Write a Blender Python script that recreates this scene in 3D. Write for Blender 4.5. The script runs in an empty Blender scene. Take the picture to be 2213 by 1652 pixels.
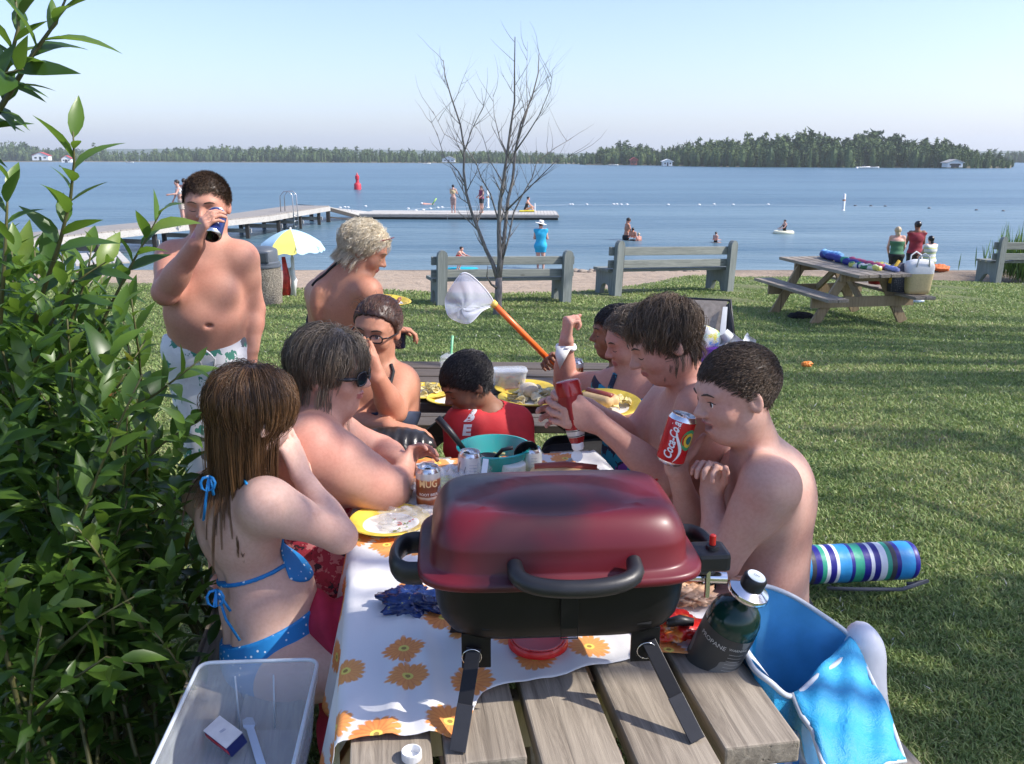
import bpy, bmesh, math, random
import numpy as np
from mathutils import Vector, Matrix, Quaternion
rnd = random.Random(7)
rng = np.random.default_rng(7)
SC = bpy.context.scene
COL = SC.collection
PITCH = math.radians(14.71); F = 1844.0; CX = 1106.5; CY = 826.0; H = 1.68
SUN = Vector((0.72, -0.13, 0.68)).normalized()

# ---------- photograph pixel (2213 wide) -> point at forward distance Y, or on plane z
def ray(px, py):
    u = (px - CX) / F; v = -(py - CY) / F
    return Vector((u, math.cos(PITCH) + v * math.sin(PITCH), -math.sin(PITCH) + v * math.cos(PITCH)))
def A(px, py, Y):
    d = ray(px, py); return Vector((0, 0, H)) + d * (Y / d.y)
def AZ(px, py, z):
    d = ray(px, py); return Vector((0, 0, H)) + d * ((z - H) / d.z)
def V(*a): return Vector(a)
WZ = -1.9   # lake level
def sstep(a, b, x):
    t = np.clip((np.asarray(x, float) - a) / (b - a), 0, 1); return t * t * (3 - 2 * t)
def edge_y(x):
    return 14.6 + 4.6 * sstep(0.5, 4.5, x) + 3.0 * sstep(4.5, 10, x) + .25 * np.sin(np.asarray(x, float) * 1.7)
def gz(x, y):
    x = np.asarray(x, float); y = np.asarray(y, float)
    def lawn(yy): return -.045 * np.maximum(0, yy - 2) - .0017 * np.clip(x, -12, 12) * np.maximum(0, yy - 2)
    e = edge_y(x); le = lawn(e)
    sand = le - .03 + (y - e) / (28.5 - e) * (WZ - le)
    z = np.where(y < e, lawn(y), np.maximum(sand, -6)) - .30 * sstep(19.9, 21.4, y) * sstep(5, 8, x) * (1 - sstep(24, 28, y))
    return z
def gzf(x, y): return float(gz(x, y))

# ---------- object helpers
def tag(o, label=None, cat=None, group=None, kind=None):
    if label: o['label'] = label
    if cat: o['category'] = cat
    if group: o['group'] = group
    if kind: o['kind'] = kind
    return o
def thing(name, label, cat, loc=(0, 0, 0), rotz=0, group=None):
    o = bpy.data.objects.new(name, None); COL.objects.link(o)
    o.empty_display_size = .05
    o.location = loc; o.rotation_euler = (0, 0, rotz)
    return tag(o, label, cat, group)
def link(name, me, mat=None, parent=None, smooth=True):
    o = bpy.data.objects.new(name, me); COL.objects.link(o)
    if mat is not None:
        for m in (mat if isinstance(mat, (list, tuple)) else [mat]):
            me.materials.append(m)
    if smooth and len(me.polygons):
        me.polygons.foreach_set('use_smooth', [True] * len(me.polygons))
    if parent is not None: o.parent = parent
    return o
def mesh_np(name, v, faces, mat=None, parent=None, smooth=True):
    """v (n,3); faces (m,k) array of equal-size polygons"""
    me = bpy.data.meshes.new(name)
    v = np.asarray(v, np.float32); faces = np.asarray(faces, np.int32)
    m, k = faces.shape
    me.vertices.add(len(v)); me.vertices.foreach_set('co', v.ravel())
    me.loops.add(m * k); me.loops.foreach_set('vertex_index', faces.ravel())
    me.polygons.add(m)
    me.polygons.foreach_set('loop_start', np.arange(0, m * k, k, dtype=np.int32))
    me.update(calc_edges=True)
    return link(name, me, mat, parent, smooth)
def local(o, parent):
    """re-express an object modelled in world coordinates under a placed parent"""
    o.parent = parent
    o.matrix_parent_inverse = Matrix.Translation(parent.location).inverted() if True else None
    return o
class MB:
    """mesh builder around one bmesh"""
    def __init__(s): s.bm = bmesh.new(); s.mi = 0
    def _mark(s, n0):
        s.bm.faces.ensure_lookup_table()
        for f in s.bm.faces[n0:]: f.material_index = s.mi
    def box(s, c, size, rot=None, bevel=0.0):
        n0 = len(s.bm.faces)
        r = bmesh.ops.create_cube(s.bm, size=1)
        vs = r['verts']
        for v in vs: v.co = Vector((v.co.x * size[0], v.co.y * size[1], v.co.z * size[2]))
        if bevel > 0:
            es = list({e for v in vs for e in v.link_edges})
            rb = bmesh.ops.bevel(s.bm, geom=es, offset=bevel, segments=2, affect='EDGES', profile=.6)
            vs = list({v for f in rb['faces'] for v in f.verts} | {v for v in vs if v.is_valid})
        M = Matrix.Translation(Vector(c))
        if rot is not None: M = M @ rot.to_4x4()
        for v in vs: v.co = M @ v.co
        s._mark(n0); return vs
    def beam(s, a, b, w, h, up=Vector((0, 0, 1)), bevel=0.004):
        a = Vector(a); b = Vector(b); d = (b - a); L = d.length; d.normalize()
        x = d.cross(up)
        if x.length < 1e-4: x = d.cross(Vector((0, 1, 0)))
        x.normalize(); z = x.cross(d)
        R = Matrix((x, d, z)).transposed()
        return s.box((a + b) / 2, (w, L, h), R, bevel)
    def tube(s, pts, rad, seg=10, cap=True, closed=False):
        n0 = len(s.bm.faces)
        pts = [Vector(p) for p in pts]; n = len(pts)
        if not hasattr(rad, '__len__'): rad = [rad] * n
        rings = []; nrm = None
        for i, p in enumerate(pts):
            if closed: d = pts[(i + 1) % n] - pts[i - 1]
            else: d = pts[min(i + 1, n - 1)] - pts[max(i - 1, 0)]
            d.normalize()
            if nrm is None:
                nrm = d.cross(Vector((0, 0, 1)))
                if nrm.length < .1: nrm = d.cross(Vector((1, 0, 0)))
            nrm = (nrm - d * nrm.dot(d)).normalized(); b = d.cross(nrm)
            rings.append([s.bm.verts.new(p + (nrm * math.cos(t) + b * math.sin(t)) * rad[i]) for t in [2 * math.pi * k / seg for k in range(seg)]])
        m = n if closed else n - 1
        for i in range(m):
            r0, r1 = rings[i], rings[(i + 1) % n]
            for k in range(seg):
                s.bm.faces.new((r0[k], r0[(k + 1) % seg], r1[(k + 1) % seg], r1[k]))
        if cap and not closed:
            s.bm.faces.new(rings[0][::-1]); s.bm.faces.new(rings[-1])
        s._mark(n0); return rings
    def lathe(s, prof, seg=32, M=Matrix.Identity(4)):
        n0 = len(s.bm.faces); rings = []
        for r, z in prof:
            if r < 1e-6: rings.append([s.bm.verts.new(M @ Vector((0, 0, z)))])
            else: rings.append([s.bm.verts.new(M @ Vector((r * math.cos(2 * math.pi * k / seg), r * math.sin(2 * math.pi * k / seg), z))) for k in range(seg)])
        for a, b in zip(rings, rings[1:]):
            for k in range(seg):
                k2 = (k + 1) % seg
                if len(a) == 1 and len(b) == 1: continue
                if len(a) == 1: s.bm.faces.new((a[0], b[k2], b[k]))
                elif len(b) == 1: s.bm.faces.new((a[k], a[k2], b[0]))
                else: s.bm.faces.new((a[k], a[k2], b[k2], b[k]))
        s._mark(n0)
    def prism(s, pts, a, b, M=Matrix.Identity(4)):
        """2-D outline pts in the local xz plane, extruded along y from a to b"""
        n0 = len(s.bm.faces)
        f = [s.bm.verts.new(M @ Vector((x, a, z))) for x, z in pts]; g = [s.bm.verts.new(M @ Vector((x, b, z))) for x, z in pts]
        n = len(pts)
        s.bm.faces.new(f); s.bm.faces.new(g[::-1])
        for k in range(n): s.bm.faces.new((f[k], g[k], g[(k + 1) % n], f[(k + 1) % n]))
        s._mark(n0)
    def grid(s, fn, nu, nv):
        n0 = len(s.bm.faces)
        vs = [[s.bm.verts.new(fn(i / nu, j / nv)) for j in range(nv + 1)] for i in range(nu + 1)]
        for i in range(nu):
            for j in range(nv): s.bm.faces.new((vs[i][j], vs[i + 1][j], vs[i + 1][j + 1], vs[i][j + 1]))
        s._mark(n0)
    def build(s, name, mat, parent=None, smooth=False, mods=None):
        bmesh.ops.recalc_face_normals(s.bm, faces=s.bm.faces)
        me = bpy.data.meshes.new(name); s.bm.to_mesh(me); s.bm.free()
        o = link(name, me, mat, parent, smooth)
        if smooth == 'auto':
            try: me.set_sharp_from_angle(angle=math.radians(40))
            except Exception: pass
        return o
def solid(o, t, off=0):
    m = o.modifiers.new('thick', 'SOLIDIFY'); m.thickness = t; m.offset = off; return o
def copy_tree(o, parent=None):
    c = o.copy(); COL.objects.link(c); c.parent = parent
    for ch in list(o.children): copy_tree(ch, c)
    return c

# ---------- materials
MATS = {}
class NT:
    def __init__(s, name):
        s.m = bpy.data.materials.new(name); s.m.use_nodes = True; s.t = s.m.node_tree
        s.b = s.t.nodes['Principled BSDF']
    def n(s, typ, **k):
        nd = s.t.nodes.new(typ)
        for a, v in k.items():
            if a in ('operation', 'blend_type', 'data_type', 'noise_dimensions', 'feature', 'wave_type', 'bands_direction', 'attribute_name', 'distance', 'interpolation'): setattr(nd, a, v)
            else: nd.inputs[a.replace('_', ' ')].default_value = v
        return nd
    def l(s, a, b): s.t.links.new(a, b)
    def coord(s, scale=(1, 1, 1), kind='Object', rnd_off=False):
        tc = s.n('ShaderNodeTexCoord'); mp = s.n('ShaderNodeMapping'); mp.inputs['Scale'].default_value = scale
        s.l(tc.outputs[kind], mp.inputs['Vector'])
        if rnd_off:
            oi = s.n('ShaderNodeObjectInfo'); ad = s.n('ShaderNodeVectorMath', operation='MULTIPLY_ADD')
            ad.inputs[1].default_value = (17, 31, 23)
            s.l(oi.outputs['Random'], ad.inputs[0]); s.l(mp.outputs[0], ad.inputs[2]); return ad.outputs[0]
        return mp.outputs[0]
    def noise(s, vec, scale, detail=4, rough=.55, dist=0):
        nd = s.n('ShaderNodeTexNoise'); nd.inputs['Scale'].default_value = scale; nd.inputs['Detail'].default_value = detail
        nd.inputs['Roughness'].default_value = rough; nd.inputs['Distortion'].default_value = dist
        if vec is not None: s.l(vec, nd.inputs['Vector'])
        return nd.outputs['Fac']
    def ramp(s, fac, stops, interp='LINEAR'):
        r = s.n('ShaderNodeValToRGB'); r.color_ramp.interpolation = interp
        e = r.color_ramp.elements
        while len(e) < len(stops): e.new(.5)
        for k, (p, c) in enumerate(stops):
            e[k].position = p; e[k].color = (*c, 1) if len(c) == 3 else c
        s.l(fac, r.inputs[0]); return r.outputs[0]
    def mix(s, fac, a, b, blend='MIX'):
        m = s.n('ShaderNodeMix', data_type='RGBA', blend_type=blend)
        for sock, v in ((m.inputs[0], fac), (m.inputs[6], a), (m.inputs[7], b)):
            if hasattr(v, 'is_linked'): s.l(v, sock)
            elif isinstance(v, (int, float)): sock.default_value = v
            else: sock.default_value = (*v, 1)
        return m.outputs[2]
    def math(s, op, a, b=0.0):
        m = s.n('ShaderNodeMath', operation=op)
        for sock, v in ((m.inputs[0], a), (m.inputs[1], b)):
            if hasattr(v, 'is_linked'): s.l(v, sock)
            else: sock.default_value = v
        return m.outputs[0]
    def bump(s, h, strength=.3, dist=.01):
        b = s.n('ShaderNodeBump'); b.inputs['Strength'].default_value = strength; b.inputs['Distance'].default_value = dist
        s.l(h, b.inputs['Height']); s.l(b.outputs[0], s.b.inputs['Normal']); return b
    def set(s, **k):
        for a, v in k.items():
            i = s.b.inputs[a.replace('_', ' ')]
            if hasattr(v, 'is_linked'): s.l(v, i)
            elif isinstance(v, tuple) and len(v) == 3: i.default_value = (*v, 1)
            else: i.default_value = v
        return s.m
def plain(name, col, rough=.5, var=.12, scale=30, bump=0.0, bscale=200, **k):
    if name in MATS: return MATS[name]
    t = NT(name); vec = t.coord()
    f = t.noise(vec, scale, 5)
    lo = tuple(max(0, c * (1 - var)) for c in col); hi = tuple(min(1, c * (1 + var)) for c in col)
    c = t.ramp(f, [(.3, lo), (.7, hi)])
    t.set(Base_Color=c, Roughness=rough, **k)
    if bump: t.bump(t.noise(vec, bscale, 4), bump, .002)
    MATS[name] = t.m; return t.m
def skin(name, col, red=.25):
    t = NT(name); vec = t.coord()
    hi = col; lo = (col[0] * .93, col[1] * (1 - red), col[2] * (1 - red))
    f = t.noise(vec, 7, 3, .5); c = t.ramp(f, [(.35, hi), (.7, lo)])
    f2 = t.noise(vec, 120, 3); c = t.mix(.16, c, t.ramp(f2, [(.35, (col[0] * .6, col[1] * .45, col[2] * .4)), (.6, hi)]))
    t.set(Base_Color=c, Roughness=.54, Subsurface_Weight=.10, Subsurface_Scale=.02)
    t.b.inputs['Subsurface Radius'].default_value = (1, .35, .2)
    t.b.inputs['Specular IOR Level'].default_value = .28
    f3 = t.ramp(t.noise(vec, 38, 2), [(.70, (0, 0, 0)), (.76, (1, 1, 1))]); t.l(t.mix(t.math('MULTIPLY', f3, .18), c, (col[0] * .62, col[1] * .42, col[2] * .36)), t.b.inputs['Base Color'])
    t.bump(t.noise(vec, 240, 5, .7), .22, .0015)
    return t.m
def hairmat(name, dark, light, rough=.42):
    t = NT(name)
    at = t.n('ShaderNodeAttribute'); at.attribute_name = 'tone'
    vec = t.coord(); f = t.noise(vec, 60, 3)
    f = t.math('ADD', t.math('MULTIPLY', at.outputs['Fac'], .8), t.math('MULTIPLY', f, .2))
    c = t.ramp(f, [(.1, dark), (.9, light)])
    t.set(Base_Color=c, Roughness=rough); t.b.inputs['Specular IOR Level'].default_value = .5
    t.bump(t.noise(vec, 400, 2), .3, .002)
    return t.m
def woodmat(name, a, b, axis=1, scale=1.0, rough=.75):
    """weathered board, grain along the object's local axis"""
    t = NT(name); sc = [14 * scale] * 3; sc[axis] = .9 * scale
    vec = t.coord(tuple(sc), rnd_off=True)
    g = t.noise(vec, 4, 8, .7, .6)
    sc2 = [3 * scale] * 3; sc2[axis] = .5 * scale
    v2 = t.coord(tuple(sc2), rnd_off=True); k = t.noise(v2, 1.6, 4, .6, .3)
    c = t.ramp(g, [(.3, a), (.62, b), (.8, tuple(min(1, x * 1.25) for x in b))])
    c = t.mix(t.math('MULTIPLY', k, .55), c, (a[0] * .55, a[1] * .55, a[2] * .55), 'MIX')
    # long dry cracks
    sc3 = [30 * scale] * 3; sc3[axis] = .35 * scale
    v3 = t.coord(tuple(sc3), rnd_off=True); cr = t.noise(v3, 1.4, 3, .5)
    crf = t.ramp(cr, [(.30, (1, 1, 1)), (.36, (0, 0, 0))])
    c = t.mix(t.math('MULTIPLY', crf, .75), c, (a[0] * .25, a[1] * .22, a[2] * .2))
    kn = t.n('ShaderNodeTexVoronoi'); kn.inputs['Scale'].default_value = 1.0
    sc4 = [7 * scale] * 3; sc4[axis] = 2.6 * scale
    t.l(t.coord(tuple(sc4), rnd_off=True), kn.inputs['Vector'])
    kf = t.ramp(kn.outputs['Distance'], [(.05, (1, 1, 1)), (.11, (0, 0, 0))])
    c = t.mix(t.math('MULTIPLY', kf, .6), c, (a[0] * .3, a[1] * .25, a[2] * .2))
    t.set(Base_Color=c, Roughness=rough)
    hgt = t.math('SUBTRACT', g, t.math('MULTIPLY', crf, .8))
    t.bump(hgt, .5, .004)
    return t.m
def G(px, py):
    d = ray(px, py); t = np.arange(1.0, 45, .01); x = d.x * t; y = d.y * t; z = H + d.z * t
    k = int(np.argmax(z < gz(x, y))); return Vector((x[k], y[k], z[k]))
def wloc(o):
    v = Vector((0, 0, 0))
    while o is not None: v = v + o.location; o = o.parent
    return v
def wb(mb, name, mat, parent=None, smooth=False):
    """build a mesh modelled in world coordinates under its (unrotated) parent"""
    o = mb.build(name, mat, None, smooth)
    if parent is not None:
        o.data.transform(Matrix.Translation(-wloc(parent))); o.parent = parent
    return o
def text_mesh(name, s, size, M, mat, parent, bend_r=0.0, shear=0.0, depth=.0006, bold=0.0, wfit=None, post=None):
    """lettering as a thin mesh, laid on a plane (M: x right, y up, z out) or bent round a cylinder of radius bend_r"""
    cu = bpy.data.curves.new(name, 'FONT'); cu.body = s; cu.size = size; cu.align_x = 'CENTER'; cu.align_y = 'CENTER'; cu.shear = shear; cu.extrude = 0; cu.offset = bold; cu.resolution_u = 3
    t = bpy.data.objects.new('tmp', cu); COL.objects.link(t)
    bpy.context.view_layer.update()
    dg = bpy.context.evaluated_depsgraph_get(); me = bpy.data.meshes.new_from_object(t.evaluated_get(dg)); bpy.data.objects.remove(t)
    bm = bmesh.new(); bm.from_mesh(me)
    xs = [v.co.x for v in bm.verts]; w = max(xs) - min(xs); kx = wfit / w if wfit else 1
    for v in bm.verts: v.co.x *= kx
    if bend_r:
        bmesh.ops.triangulate(bm, faces=bm.faces)
        for _ in range(2):
            bmesh.ops.subdivide_edges(bm, edges=[e for e in bm.edges if abs(e.verts[0].co.x - e.verts[1].co.x) > bend_r * .12], cuts=1)
        bmesh.ops.triangulate(bm, faces=bm.faces)
    for v in bm.verts:
        x, y = v.co.x, v.co.y
        if bend_r: a = x / bend_r; v.co = Vector((math.sin(a) * (bend_r + depth), y, math.cos(a) * (bend_r + depth)))
        else: v.co = Vector((x, y, depth))
        v.co = M @ v.co
        if post: v.co = post(v.co)
    bm.to_mesh(me); bm.free(); me.materials.clear()
    o = link(name, me, mat, None, False)
    if parent is not None: o.data.transform(Matrix.Translation(-wloc(parent))); o.parent = parent
    return o
# ---------- smooth implicit bodies, polygonised with surface nets
def vn(v): return np.array(v, np.float32)
class Sdf:
    def __init__(s, k=.012): s.p = []; s.k = k; s.noise = None
    def cone(s, a, b, ra, rb, k=None, n=None, flat=1.0, op='u', g=''):
        s.p.append(dict(t='c', a=vn(a), b=vn(b), ra=ra, rb=rb, k=s.k if k is None else k, n=None if n is None else vn(Vector(n).normalized()), f=flat, op=op, g=g)); return s
    def ell(s, c, r, R=None, k=None, op='u', g=''):
        s.p.append(dict(t='e', c=vn(c), r=vn(r), R=np.eye(3, dtype=np.float32) if R is None else np.array(R, np.float32), k=s.k if k is None else k, op=op, g=g)); return s
    def subset(s, groups, infl=0.0, k=None):
        o = Sdf(s.k)
        for q in s.p:
            if q['g'] in groups and q['op'] == 'u':
                q = dict(q)
                if q['t'] == 'c': q['ra'] += infl; q['rb'] += infl
                else: q['r'] = q['r'] + infl
                if k is not None: q['k'] = k
                o.p.append(q)
        return o
    @staticmethod
    def dist(q, P):
        if q['t'] == 'c':
            ba = q['b'] - q['a']; L2 = float(ba @ ba) + 1e-9
            pa = P - q['a']; t = np.clip(pa @ ba / L2, 0, 1)
            w = pa - t[:, None] * ba
            d2 = (w * w).sum(1)
            if q['n'] is not None and q['f'] != 1.0:
                c = w @ q['n']; d2 = d2 + (1 / q['f'] ** 2 - 1) * c * c
                return (np.sqrt(d2) - (q['ra'] + (q['rb'] - q['ra']) * t)) * min(1, q['f'])
            return np.sqrt(d2) - (q['ra'] + (q['rb'] - q['ra']) * t)
        l = (P - q['c']) @ q['R']   # columns of R are the axes
        k0 = np.sqrt(((l / q['r']) ** 2).sum(1)); k1 = np.sqrt(((l / q['r'] ** 2) ** 2).sum(1)) + 1e-6
        return k0 * (k0 - 1) / k1
    def ev(s, P, idx=None):
        D = None
        for i, q in enumerate(s.p):
            if idx is not None and not idx[i]: continue
            d = s.dist(q, P); k = q['k']
            if q['op'] == 'u':
                if D is None: D = d; continue
                h = np.maximum(k - np.abs(D - d), 0) / k; D = np.minimum(D, d) - h * h * k * .25
            elif q['op'] == 's':
                if D is None: continue
                d = -d; h = np.maximum(k - np.abs(D - d), 0) / k; D = np.maximum(D, d) + h * h * k * .25
        if D is None: D = np.full(len(P), 1.0, np.float32)
        if s.noise is not None: D = D + s.noise(P)
        return D
    def mesh(s, h=.005, clip=None):
        lo = np.full(3, 1e9); hi = -lo
        for q in s.p:
            if q['op'] != 'u': continue
            if q['t'] == 'c':
                r = max(q['ra'], q['rb']); lo = np.minimum(lo, np.minimum(q['a'], q['b']) - r); hi = np.maximum(hi, np.maximum(q['a'], q['b']) + r)
            else:
                r = np.sqrt(((q['R'] * q['r']) ** 2).sum(1)); lo = np.minimum(lo, q['c'] - r); hi = np.maximum(hi, q['c'] + r)
        mg = 3 * h + .015; lo -= mg; hi += mg
        B = 12
        nb = np.ceil((hi - lo) / (B * h)).astype(int); N = nb * B + 1
        bi = np.stack(np.meshgrid(*[np.arange(n) for n in nb], indexing='ij'), -1).reshape(-1, 3)
        cen = (lo + (bi + .5) * B * h).astype(np.float32)
        per = np.stack([s.dist(q, cen) for q in s.p], 1)
        un = np.array([q['op'] == 'u' for q in s.p])
        half = B * h * .87; kmax = max(q['k'] for q in s.p)
        dmin = per[:, un].min(1)
        val = np.full(N, 1.0, np.float32)
        inside = dmin < -(half * 1.6 + kmax)
        keep = dmin < (half * 1.25 + kmax * .5 + .006)
        g = np.stack(np.meshgrid(*[np.arange(B + 1)] * 3, indexing='ij'), -1).reshape(-1, 3)
        gl = (g * h).astype(np.float32)
        for j in np.nonzero(keep)[0]:
            x, y, z = bi[j] * B
            sl = (slice(x, x + B + 1), slice(y, y + B + 1), slice(z, z + B + 1))
            if inside[j] and clip is None and not (per[j][~un] < half * 2).any():
                val[sl] = np.minimum(val[sl], -1.0) if False else -1.0; continue
            P = gl + (lo + bi[j] * B * h).astype(np.float32)
            idx = per[j] < max(dmin[j], 0) + 2.3 * half + kmax
            D = s.ev(P, idx)
            if clip is not None: D = clip(P, D)
            val[sl] = D.reshape(B + 1, B + 1, B + 1)
        return nets(val, lo, h)
def nets(val, lo, h):
    ins = val < 0
    cnt = np.zeros(tuple(n - 1 for n in val.shape), np.int8)
    for dx in (0, 1):
        for dy in (0, 1):
            for dz in (0, 1):
                cnt += ins[dx:ins.shape[0] - 1 + dx, dy:ins.shape[1] - 1 + dy, dz:ins.shape[2] - 1 + dz]
    cells = np.argwhere((cnt > 0) & (cnt < 8))
    if len(cells) == 0: return np.zeros((0, 3)), np.zeros((0, 4), int)
    idm = np.full(cnt.shape, -1, np.int32); idm[tuple(cells.T)] = np.arange(len(cells))
    corner = {}
    for dx in (0, 1):
        for dy in (0, 1):
            for dz in (0, 1): corner[dx, dy, dz] = val[cells[:, 0] + dx, cells[:, 1] + dy, cells[:, 2] + dz]
    acc = np.zeros((len(cells), 3)); n = np.zeros(len(cells))
    for ax in range(3):
        for u in (0, 1):
            for w in (0, 1):
                o = [0, 0, 0]; others = [k for k in range(3) if k != ax]; o[others[0]] = u; o[others[1]] = w
                a = corner[tuple(o)]; o2 = list(o); o2[ax] = 1; b = corner[tuple(o2)]
                m = (a < 0) != (b < 0)
                t = np.where(m, a / np.where(m, a - b, 1), 0)
                p = np.zeros((len(cells), 3)); p[:, others[0]] = u; p[:, others[1]] = w; p[:, ax] = t
                acc[m] += p[m]; n[m] += 1
    verts = lo + (cells + acc / n[:, None]) * h
    faces = []
    for ax in range(3):
        o1, o2 = [(1, 2), (2, 0), (0, 1)][ax]
        sl0 = [slice(None)] * 3; sl1 = [slice(None)] * 3; sl0[ax] = slice(0, -1); sl1[ax] = slice(1, None)
        ch = ins[tuple(sl0)] != ins[tuple(sl1)]
        E = np.argwhere(ch)
        ok = (E[:, o1] > 0) & (E[:, o2] > 0) & (E[:, o1] < cnt.shape[o1]) & (E[:, o2] < cnt.shape[o2]) & (E[:, ax] < cnt.shape[ax])
        E = E[ok]; fl = ins[tuple(E.T)]
        def at(d1, d2):
            q = E.copy(); q[:, o1] -= d1; q[:, o2] -= d2; return idm[tuple(q.T)]
        Q = np.stack([at(0, 0), at(1, 0), at(1, 1), at(0, 1)], 1)
        Q = np.where(fl[:, None], Q, Q[:, ::-1])
        faces.append(Q)
    Fc = np.concatenate(faces); Fc = Fc[(Fc >= 0).all(1)]
    return verts, Fc
def fold_noise(amp, scale, seed=0):
    r = np.random.default_rng(seed); D = r.normal(size=(7, 3)).astype(np.float32) * scale; ph = r.uniform(0, 6.28, 7).astype(np.float32)
    def f(P):
        return (np.sin(P @ D.T + ph).sum(1) * amp / 3).astype(np.float32)
    return f
def sdf_obj(name, S, mat, parent, h, clip=None, matfn=None):
    v, f = S.mesh(h, clip)
    if len(f) == 0: print('EMPTY', name); return None
    if parent is not None: v = v - np.array(parent.location)
    o = mesh_np(name, v, f, mat, parent)
    if matfn is not None:
        vw = v + (np.array(parent.location) if parent is not None else 0)
        mi = matfn(vw[f].mean(1)).astype(np.int32)
        o.data.polygons.foreach_set('material_index', mi)
    return o
def plane_clip(*pls):
    """keep the side n.(p-o) < 0 of every plane"""
    pl = [(vn(o), vn(Vector(n).normalized())) for o, n in pls]
    def f(P, D):
        for o, n in pl: D = np.maximum(D, (P - o) @ n)
        return D
    return f

# ---------- frames
def frame(fwd, up=(0, 0, 1)):
    y = Vector(fwd).normalized(); z = Vector(up); z = (z - y * z.dot(y)).normalized(); x = y.cross(z)
    return Matrix((x, y, z)).transposed()     # columns: right, forward, up

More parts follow.
